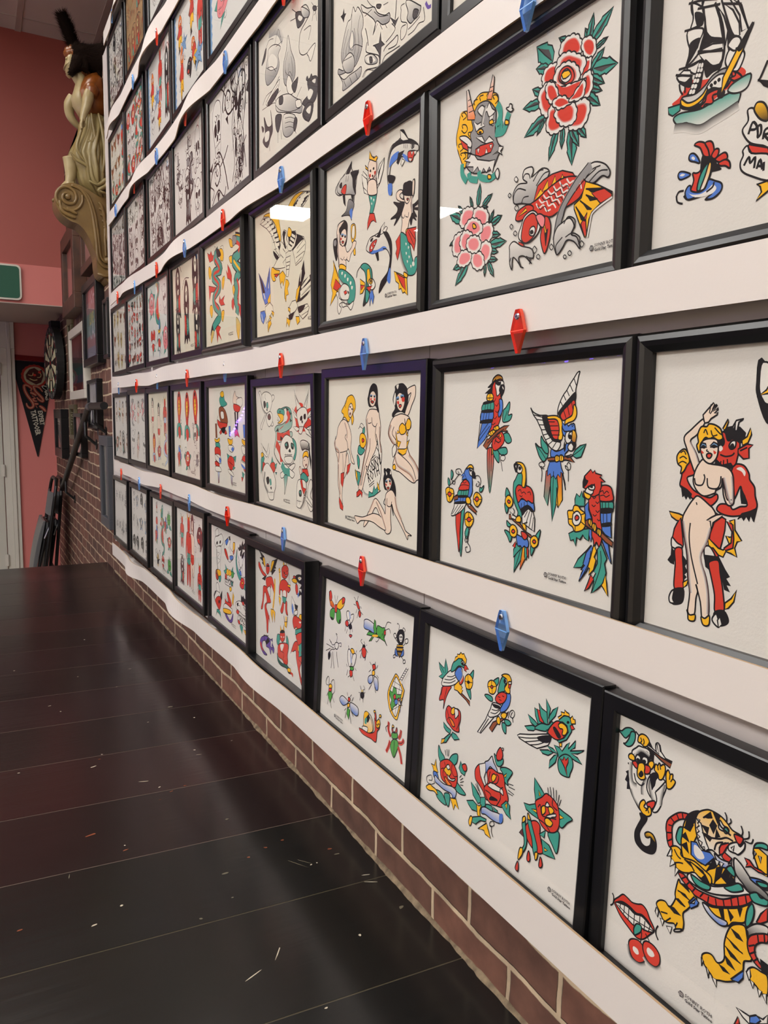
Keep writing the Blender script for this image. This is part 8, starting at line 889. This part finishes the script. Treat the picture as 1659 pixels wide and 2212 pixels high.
A.b.build('lettering', 'ink', e)
# green sign hung under the step in the pink wall
e = empty('sign', (-.46, 5.99, 1.595)); tag(e, 'dark green sign with a pale rounded border at the left edge', 'sign')
def rrect(w, h, r, n=6):
    P = []
    for (cx_, cz_, a0) in ((w/2-r, h-r, 0), (-w/2+r, h-r, 90), (-w/2+r, r, 180), (w/2-r, r, 270)):
        for i in range(n+1): a = R(a0+90*i/n); P.append((cx_+r*math.cos(a), cz_+r*math.sin(a)))
    return P
b = MB(); b.prism(rrect(.40, .236, .03), lambda u, v, d: (u, d, v), -.02, 0); b.build('border', 'trimp', e)
b = MB(); b.prism([(u, v+.012) for u, v in rrect(.376, .212, .022)], lambda u, v, d: (u, d, v), -.023, -.018); b.build('face', 'green', e)

# handrail
RX = -.019
e = empty('handrail', (BX, 4.1, .845)); tag(e, 'black metal handrail running level then down the steps along the brick wall', 'handrail')
O = Vector((BX, 4.1, .845))
def P3(x, y, z): return Vector((x, y, z))-O
r_ = .0195
b = MB(); b.tube([P3(RX, 4.045, .868), P3(RX, 4.50, .868)], r_, 14, caps=True); b.build('level_rail', 'blackside', e, smooth=False)
b = MB(); pts = [P3(RX, 4.50, .868), P3(RX, 4.60, .866), P3(RX, 4.68, .842), P3(RX, 6.26, .262)]; b.tube(pts, r_, 14); b.build('sloping_rail', 'blackside', e)
b = MB(); b.tube([P3(RX, 4.50, .868), P3(RX, 4.60, .866)], r_*1.12, 14); b.build('elbow', mat('worn_grey_metal', srgb(96, 98, 106), .35, metal=.6), e)
for (y, z) in ((4.42, .85), (4.80, .77), (6.0, .33)):
    b = MB(); b.tube([P3(RX, y, z+.01), P3(RX, y-.01, z-.07), P3(BX-.004, y-.02, z-.12)], .009, 8); b.tube([P3(BX-.006, y-.02, z-.12), P3(BX, y-.02, z-.12)], .03, 14); b.build('bracket', 'blackside', e)
# folded chairs leaning on the wall by the corner
def chair(y, xb, xt, label, zt=.99):
    e = empty('folding_chair', (xb, y, LOWZ)); tag(e, label, 'chair', 'folded chairs by the corner')
    w = .44; H = zt; dx = xt-xb
    def q(s, u, off=0): return Vector((dx*u/H+off, s*w/2, u))     # s side, u height
    # front tube: inverted U with rounded top
    b = MB(); P = [q(-1, .0), q(-1, .5), q(-1, H-.12), q(-.93, H-.05), q(-.75, H-.01), q(-.5, H), q(.5, H), q(.75, H-.01), q(.93, H-.05), q(1, H-.12), q(1, .5), q(1, 0)]
    b.tube(P, .0125, 10); b.build('front_frame', 'blackside', e)
    b = MB(); P = [q(-.88, .02, -.055), q(-.88, .62, -.02), q(-.86, .66, -.02), q(.86, .66, -.02), q(.88, .62, -.02), q(.88, .02, -.055)]
    b.tube(P, .011, 10); b.build('rear_frame', 'blackside', e)
    b = MB()
    for (u, off) in ((.16, -.045), (.27, 0)): b.tube([q(-.9, u, off), q(.9, u, off)], .008, 8)
    b.build('crossbar', 'blackside', e)
    b = MB(); n = 10; vs = []
    for i in range(n+1):
        s = -1+2*i/n; cv = .022*(1-s*s)
        for (u, o) in ((H-.27, -.004), (H-.10, -.004), (H-.10, -.016), (H-.27, -.016)):
            vs.append(q(s*.95, u, o+.02-cv-.012))
    fs = [(i*4+j, i*4+(j+1) % 4, i*4+4+(j+1) % 4, i*4+4+j) for i in range(n) for j in range(4)]+[(0, 3, 2, 1), (n*4, n*4+1, n*4+2, n*4+3)]
    b.add(vs, fs); b.build('backrest', 'grey', e)
    b = MB(); n = 8; vs = []; m = 6
    for i in range(n+1):
        t = i/n; u = .24+.44*t; th = .03*math.sin(PI*min(1, max(0.06, t*.94+.03)))**.5
        for j in range(m+1):
            s = -1+2*j/m; vs.append(q(s*.86, u, -.045-th*(1-.25*s*s)-.02*(1-t)))
    for i in range(n+1):
        t = i/n; u = .24+.44*t
        for j in range(m+1): s = -1+2*j/m; vs.append(q(s*.86, u, -.036-.02*(1-t)))
    g = (n+1)*(m+1); fs = []
    for i in range(n):
        for j in range(m):
            a = i*(m+1)+j; fs.append((a, a+1, a+m+2, a+m+1)); fs.append((g+a, g+a+m+1, g+a+m+2, g+a+1))
    for i in range(n):
        for jj in (0, m): a = i*(m+1)+jj; fs.append((a, a+m+1, g+a+m+1, g+a))
    for j in range(m):
        for ii in (0, n): a = ii*(m+1)+j; fs.append((a, a+1, g+a+1, g+a))
    b.add(vs, fs); b.build('seat', 'padv', e, smooth=False, bevel=.004)
    for s in (-1, 1):
        b = MB(); b.tube([q(s, 0), q(s, .04)], .016, 10); b.build('foot', 'rubber', e)
        b = MB(); b.tube([q(s*.95, .55, -.03), q(s*.95, .66, 0)], .007, 8); b.build('hinge', 'steel', e)
    return e
chair(6.46, -.215, -.055, 'black folding chair with grey seat, outer one of the pair leaning on the brick wall')
chair(6.62, -.10, -.005, 'black folding chair nearest the brick wall, behind the other one', .98)

# ------------------------------------------------------------------ carved ship's figurehead on a scrolled bracket
YC = 4.25
FX = empty('figurehead', (BX, YC, 1.50)); tag(FX, 'painted carved figurehead of a robed woman on a gilt scroll bracket', 'carving')
FO = Vector((BX, YC, 1.50))
def fp(p, dy=0): return Vector((p[0], YC+dy, p[1]))-FO
def loft(rows, seg=28, fold=0, nf=9, ph=0):
    # rows: (left point, right point, half width across, y shift)
    b = MB(); vs = []; k = len(rows)
    for i, (l, r, hw, dy) in enumerate(rows):
        c = ((l[0]+r[0])/2, (l[1]+r[1])/2); ax = ((r[0]-l[0])/2, (r[1]-l[1])/2)
        for j in range(seg):
            a = 2*PI*j/seg; m = 1+fold*math.sin(nf*a+ph+i*.35)*(.4+.6*i/max(1, k-1))+fold*.5*math.sin(nf*1.7*a+i*.2)
            vs.append(fp((c[0]+ax[0]*math.cos(a)*m, c[1]+ax[1]*math.cos(a)*m), dy+hw*math.sin(a)*m))
    fs = [(i*seg+j, i*seg+(j+1) % seg, (i+1)*seg+(j+1) % seg, (i+1)*seg+j) for i in range(k-1) for j in range(seg)]
    fs += [tuple(range(seg))[::-1], tuple((k-1)*seg+j for j in range(seg))]
    b.add(vs, fs); return b
rows = [((-0.0570, 2.2870), (0.0620, 2.2830), .075, 0), ((-0.0690, 2.2460), (0.0660, 2.2620), .095, 0), ((-0.0770, 2.1970), (0.0670, 2.2230), .115, 0), ((-0.0960, 2.1500), (0.0680, 2.1830), .125, 0), ((-0.1180, 2.1070), (0.0700, 2.1450), .13, 0), ((-0.1320, 2.0720), (0.0690, 2.1050), .13, 0),
        ((-0.1160, 2.0470), (0.0670, 2.0630), .13, 0), ((-0.1000, 2.0140), (0.0660, 2.0220), .13, 0), ((-0.0920, 1.9760), (0.0650, 1.9820), .125, 0), ((-0.0800, 1.9470), (0.0640, 1.9370), .115, 0), ((-0.0420, 1.9170), (0.0630, 1.8960), .09, 0), ((-0.0080, 1.8900), (0.0620, 1.8730), .06, 0)]
loft(rows, 96, .055, 13).build('dress', 'dress', FX, smooth=True)
b = MB()
for (P, w) in (([(-0.0540, 2.2620), (-0.0690, 2.1980), (-0.0970, 2.1060), (-0.0810, 2.0610), (-0.0440, 2.0230)], .006), ([(-0.0280, 2.2670), (-0.0170, 2.1860), (0.0000, 2.1010), (-0.0130, 2.0100), (-0.0370, 1.9510)], .008), ([(0.0050, 2.2730), (0.0220, 2.1930), (0.0300, 2.0830), (0.0120, 1.9690)], .008), ([(-0.1300, 2.0750), (-0.0990, 2.0400), (-0.0570, 2.0210), (-0.0250, 1.9810)], .007), ([(-0.0080, 2.1870), (-0.0370, 2.0830), (-0.0280, 1.9630), (0.0110, 1.9380)], .009), ([(-0.0460, 1.9520), (-0.0040, 1.9400), (0.0340, 1.9680), (0.0330, 1.9410), (-0.0030, 1.9130), (0.0410, 1.9020)], .010), ([(-0.0530, 2.1360), (-0.0320, 2.1350), (-0.0100, 2.1430)], .008)):
    pts = catmull(P, False, 5); n = len(pts)
    b.tube([fp(p, -.118 if i < n-2 else -.105) for i, p in enumerate(pts)], [w*(.4+.8*math.sin(PI*(i+.5)/n)) for i in range(n)], 8)
b.build('drapery_folds', 'dress', FX, smooth=True)
rows = [((-0.0610, 2.4460), (0.0260, 2.4990), .05, 0), ((-0.0750, 2.4090), (0.0470, 2.4690), .085, 0), ((-0.0890, 2.3720), (0.0570, 2.4180), .10, 0), ((-0.0790, 2.3370), (0.0600, 2.3710), .095, 0), ((-0.0570, 2.3090), (0.0610, 2.3320), .085, 0), ((-0.0580, 2.2740), (0.0650, 2.2930), .08, 0)]
loft(rows, 40, .02, 7).build('sash', 'orange', FX, smooth=True)
rows = [((-0.1090, 2.4750), (-0.0590, 2.5020), .036, 0), ((-0.0970, 2.4560), (-0.0430, 2.4890), .036, 0), ((-0.0810, 2.4340), (-0.0310, 2.4610), .045, 0), ((-0.0900, 2.4000), (-0.0340, 2.4110), .06, 0), ((-0.1020, 2.3650), (-0.0420, 2.3730), .07, 0), ((-0.0980, 2.3330), (-0.0380, 2.3430), .068, 0), ((-0.0780, 2.3010), (-0.0260, 2.3110), .06, 0), ((-0.0620, 2.2740), (-0.0140, 2.2820), .05, 0)]
loft(rows, 28).build('bust', 'flesh', FX, smooth=True)
def limb(name, m, P, rad, dy):
    b = MB(); pts = catmull(P, False, 5); n = len(pts)
    rr = [rad[min(len(rad)-1, int(i*(len(rad)-1)/(n-1)))]*(1-((i*(len(rad)-1)/(n-1)) % 1))+rad[min(len(rad)-1, int(i*(len(rad)-1)/(n-1))+1)]*((i*(len(rad)-1)/(n-1)) % 1) for i in range(n)]
    b.tube([fp(p, dy[0]+(dy[1]-dy[0])*i/(n-1)) for i, p in enumerate(pts)], rr, 14); return b.build(name, m, FX, smooth=True)
limb('arm', 'flesh', [(-0.0290, 2.3750), (-0.0390, 2.3340), (-0.0490, 2.2930), (-0.0630, 2.2520), (-0.0700, 2.2200)], [.022, .026, .022, .016, .012], (-.10, -.125))
limb('arm', 'flesh', [(-0.0880, 2.3940), (-0.1040, 2.3540), (-0.1030, 2.3110), (-0.0850, 2.2820), (-0.0580, 2.2610)], [.02, .026, .022, .018, .014], (.06, .09))
limb('sleeve', 'orange', [(-0.0240, 2.4020), (-0.0200, 2.3810), (-0.0270, 2.3540)], [.026, .036, .030], (-.085, -.098))
for i in range(4):
    limb('finger', 'flesh', [(-0.0700, 2.2290), (-0.0770, 2.2010), (-0.0750, 2.1820)] if i != 3 else [(-0.0630, 2.2250), (-0.0590, 2.2130), (-0.0640, 2.1990)], [.006, .006, .004], (-.135+.008*i, -.137+.009*i))
limb('leg', 'flesh', [(-0.1190, 2.0700), (-0.1170, 2.0270), (-0.1200, 1.9820), (-0.1280, 1.9480)], [.036, .032, .024, .020], (-.03, -.03))
limb('foot', 'flesh', [(-0.1060, 1.9470), (-0.1280, 1.9440), (-0.1540, 1.9230), (-0.1800, 1.9060)], [.018, .024, .018, .010], (-.03, -.03))
limb('leg', 'flesh', [(-0.0860, 2.0430), (-0.0900, 1.9980), (-0.0870, 1.9540)], [.034, .03, .022], (.04, .04))
# head in profile, looking out to the left
prof = [(-0.1120, 2.5590), (-0.1210, 2.5400), (-0.1240, 2.5240), (-0.1260, 2.5130), (-0.1310, 2.5000), (-0.1330, 2.4930), (-0.1250, 2.4900), (-0.1250, 2.4820), (-0.1210, 2.4760), (-0.1220, 2.4680), (-0.1130, 2.4590), (-0.1030, 2.4550), (-0.0900, 2.4680), (-0.0770, 2.4940), (-0.0710, 2.5210), (-0.0710, 2.5470), (-0.0790, 2.5660), (-0.0950, 2.5730)]
P = catmull(prof, True, 3); cxh = sum(p[0] for p in P)/len(P); czh = sum(p[1] for p in P)/len(P); b = MB(); vs = []; K = 9; n = len(P)
for i in range(K+1):
    a = -PI/2+PI*i/K; s = math.cos(a)**.7 if 0 < i < K else .05
    for p in P: vs.append(fp((cxh+(p[0]-cxh)*s, czh+(p[1]-czh)*s), .052*math.sin(a)))
fs = [(i*n+j, i*n+(j+1) % n, (i+1)*n+(j+1) % n, (i+1)*n+j) for i in range(K) for j in range(n)]+[tuple(range(n))[::-1], tuple(K*n+j for j in range(n))]
b.add(vs, fs); hd = b.build('head', 'flesh', FX, smooth=True)
b = MB()
for (c, r) in (((-0.1020, 2.5610), .030), ((-0.0870, 2.5640), .036), ((-0.0770, 2.5500), .034), ((-0.0710, 2.5300), .03), ((-0.0760, 2.5070), .024), ((-0.0640, 2.4880), .02), ((-0.0470, 2.4830), .02), ((-0.0300, 2.4830), .018)):
    o = fp(c, -.012); vs = []; S = 10
    for i in range(S+1):
        for j in range(14): a = PI*i/S; t = 2*PI*j/14; rr = r*(1+.12*math.sin(6*t+3*a)); vs.append(o+Vector((rr*math.sin(a)*math.cos(t), rr*1.15*math.sin(a)*math.sin(t), rr*math.cos(a))))
    b.add(vs, [(i*14+j, i*14+(j+1) % 14, (i+1)*14+(j+1) % 14, (i+1)*14+j) for i in range(S) for j in range(14)])
b.build('hair', 'orange', hd, smooth=True)
b = MB(); o = fp((-0.1200, 2.5250), -.036); b.tube([o, o+Vector((0, -.004, 0))], [.008, .004], 10); b.build('eye', 'dress', hd)
# bracket
prof = [(-0.1980, 1.8550), (-0.1950, 1.8840), (-0.1820, 1.9120), (-0.1580, 1.9310), (-0.1280, 1.9400), (-0.0980, 1.9400), (-0.0640, 1.9290), (-0.0250, 1.9100), (0.0140, 1.8930), (0.0630, 1.8870), (0.0570, 1.5050), (0.0210, 1.5040), (-0.0050, 1.5220), (-0.0150, 1.5600), (-0.0180, 1.6050), (-0.0320, 1.6530), (-0.0530, 1.7010), (-0.0760, 1.7340), (-0.1010, 1.7530), (-0.1330, 1.7620), (-0.1630, 1.7810), (-0.1830, 1.8040), (-0.1950, 1.8290)]
b = MB(); b.prism(catmull(prof, True, 3), lambda u, v, d: fp((u, v), d), -.075, .075); b.build('bracket', 'gold', FX, bevel=.006)
b = MB()
def relief(q, w, dy=-.078):
    pts = catmull(q, False, 5); n = len(pts); b.tube([fp(p, dy) for p in pts], [w*(.75+.3*math.sin(PI*i/(n-1))) for i in range(n)], 8)
c0 = (-0.1410, 1.8720); ux = (-0.1380, 1.8720)[0]-c0[0]
for tt in (0,):
    q = [(c0[0]+ux*(4+19*i/26)*math.cos(.6+.47*i), c0[1]+ux*1.02*(4+19*i/26)*math.sin(.6+.47*i)) for i in range(27)]
    relief(q, .0075)
b.tube([fp(c0, -.07), fp(c0, -.095)], [.016, .011], 14)
relief([(-0.1240, 1.9290), (-0.0770, 1.9120), (-0.0400, 1.8500), (-0.0230, 1.7630), (-0.0140, 1.6740), (-0.0080, 1.5950), (0.0180, 1.5590), (0.0540, 1.5580)], .009)
relief([(-0.0920, 1.9210), (-0.0470, 1.8890), (-0.0190, 1.8080), (-0.0050, 1.6970), (0.0040, 1.6070), (0.0280, 1.5780)], .008)
relief([(-0.1790, 1.8530), (-0.1700, 1.8060), (-0.1330, 1.7840), (-0.1070, 1.7790)], .009); relief([(-0.1490, 1.8180), (-0.1170, 1.8040), (-0.1000, 1.7980)], .008)
relief([(0.0440, 1.8620), (0.0420, 1.7940), (0.0280, 1.7460), (0.0280, 1.6560), (0.0290, 1.6100)], .007)
for i in range(6): relief([(0.0000, 1.8670), (0.0130, 1.8530), (0.0210, 1.8320)] if i == 0 else [((-0.0040, 1.8660)[0]+.006*i, (-0.0040, 1.8660)[1]-.028*i), ((0.0150, 1.8580)[0]+.004*i, (0.0150, 1.8580)[1]-.028*i), ((0.0260, 1.8280)[0]+.002*i, (0.0260, 1.8280)[1]-.028*i)], .008)
b.tube([fp((0.0350, 1.5900), -.07), fp((0.0350, 1.5900), -.092)], [.02, .013], 14)
b.tube([fp((-0.0140, 1.5230), -.078), fp((0.0170, 1.5130), -.078), fp((0.0580, 1.5140), -.078)], .007, 8)
b.build('relief', 'gold', FX, smooth=True)
b = MB(); b.tube([fp((-0.1920, 1.8690), 0), fp((-0.2060, 1.8630), 0)], [.012, .006], 10); b.build('knob', 'gold', FX, smooth=True)
# dark stuffed animal standing on the carving with its tail up
AN = empty('stuffed_animal', (0.0, YC, 2.5)); tag(AN, 'dark furry stuffed animal with raised tail standing on the carved woman', 'stuffed animal'); AO = Vector((0, YC, 2.5))
def furry(name, P, rad, dy, n_tuft, ln, back=1):
    b = MB(); pts = catmull(P, False, 6); n = len(pts)
    def rr(i): f = i*(len(rad)-1)/(n-1); k = min(len(rad)-2, int(f)); return rad[k]*(1-(f-k))+rad[k+1]*(f-k)
    def dd(i): return dy[0]+(dy[1]-dy[0])*i/(n-1)
    Q = [Vector((p[0], YC+dd(i), p[1]))-AO for i, p in enumerate(pts)]
    b.tube(Q, [rr(i) for i in range(n)], 16); rg = random.Random(len(P)*7+n_tuft)
    for _ in range(n_tuft):
        i = rg.randrange(n-1); f = rg.random(); c = Q[i].lerp(Q[i+1], f); t = (Q[i+1]-Q[i]).normalized()
        s = t.cross(Vector((0, 1, 0))).normalized(); u = s.cross(t); a = rg.uniform(0, 2*PI); nn = s*math.cos(a)+u*math.sin(a); r = rr(i)*(1-f)+rr(i+1)*f
        p0 = c+nn*r*.95; d = (nn*.8+t*back*.9+Vector((rg.uniform(-.3, .3), rg.uniform(-.3, .3), rg.uniform(-.3, .3)))).normalized(); L = ln*rg.uniform(.5, 1.2); w = t.cross(nn)*.0016
        k = len(b.v); b.v += [tuple(p0-w), tuple(p0+w), tuple(p0+d*L)]; b.f.append((k, k+1, k+2)); b.m.append(0); b.c.append(None)
    return b.build(name, 'fur', AN, smooth=False)
furry('body', [(-0.0880, 2.5340), (-0.0580, 2.5580), (-0.0150, 2.5590), (0.0330, 2.5610), (0.0900, 2.5690)], [.045, .058, .062, .075, .085], (-.01, .0), 3600, .026)
furry('tail', [(-0.0580, 2.5620), (-0.0820, 2.6040), (-0.1010, 2.6500), (-0.1180, 2.6960), (-0.1340, 2.7300)], [.026, .022, .023, .024, .016], (0, -.01), 2600, .034)
furry('head', [(-0.0620, 2.5400), (-0.0800, 2.5060), (-0.0920, 2.4830), (-0.1050, 2.4540)], [.044, .036, .024, .008], (-.02, -.05), 700, .012)
furry('leg', [(0.0320, 2.5430), (0.0290, 2.5080), (0.0260, 2.4730)], [.022, .014, .012], (-.03, -.03), 260, .012)
furry('leg', [(-0.0410, 2.5360), (-0.0380, 2.5070), (-0.0430, 2.4840)], [.026, .018, .016], (-.04, -.05), 260, .012)
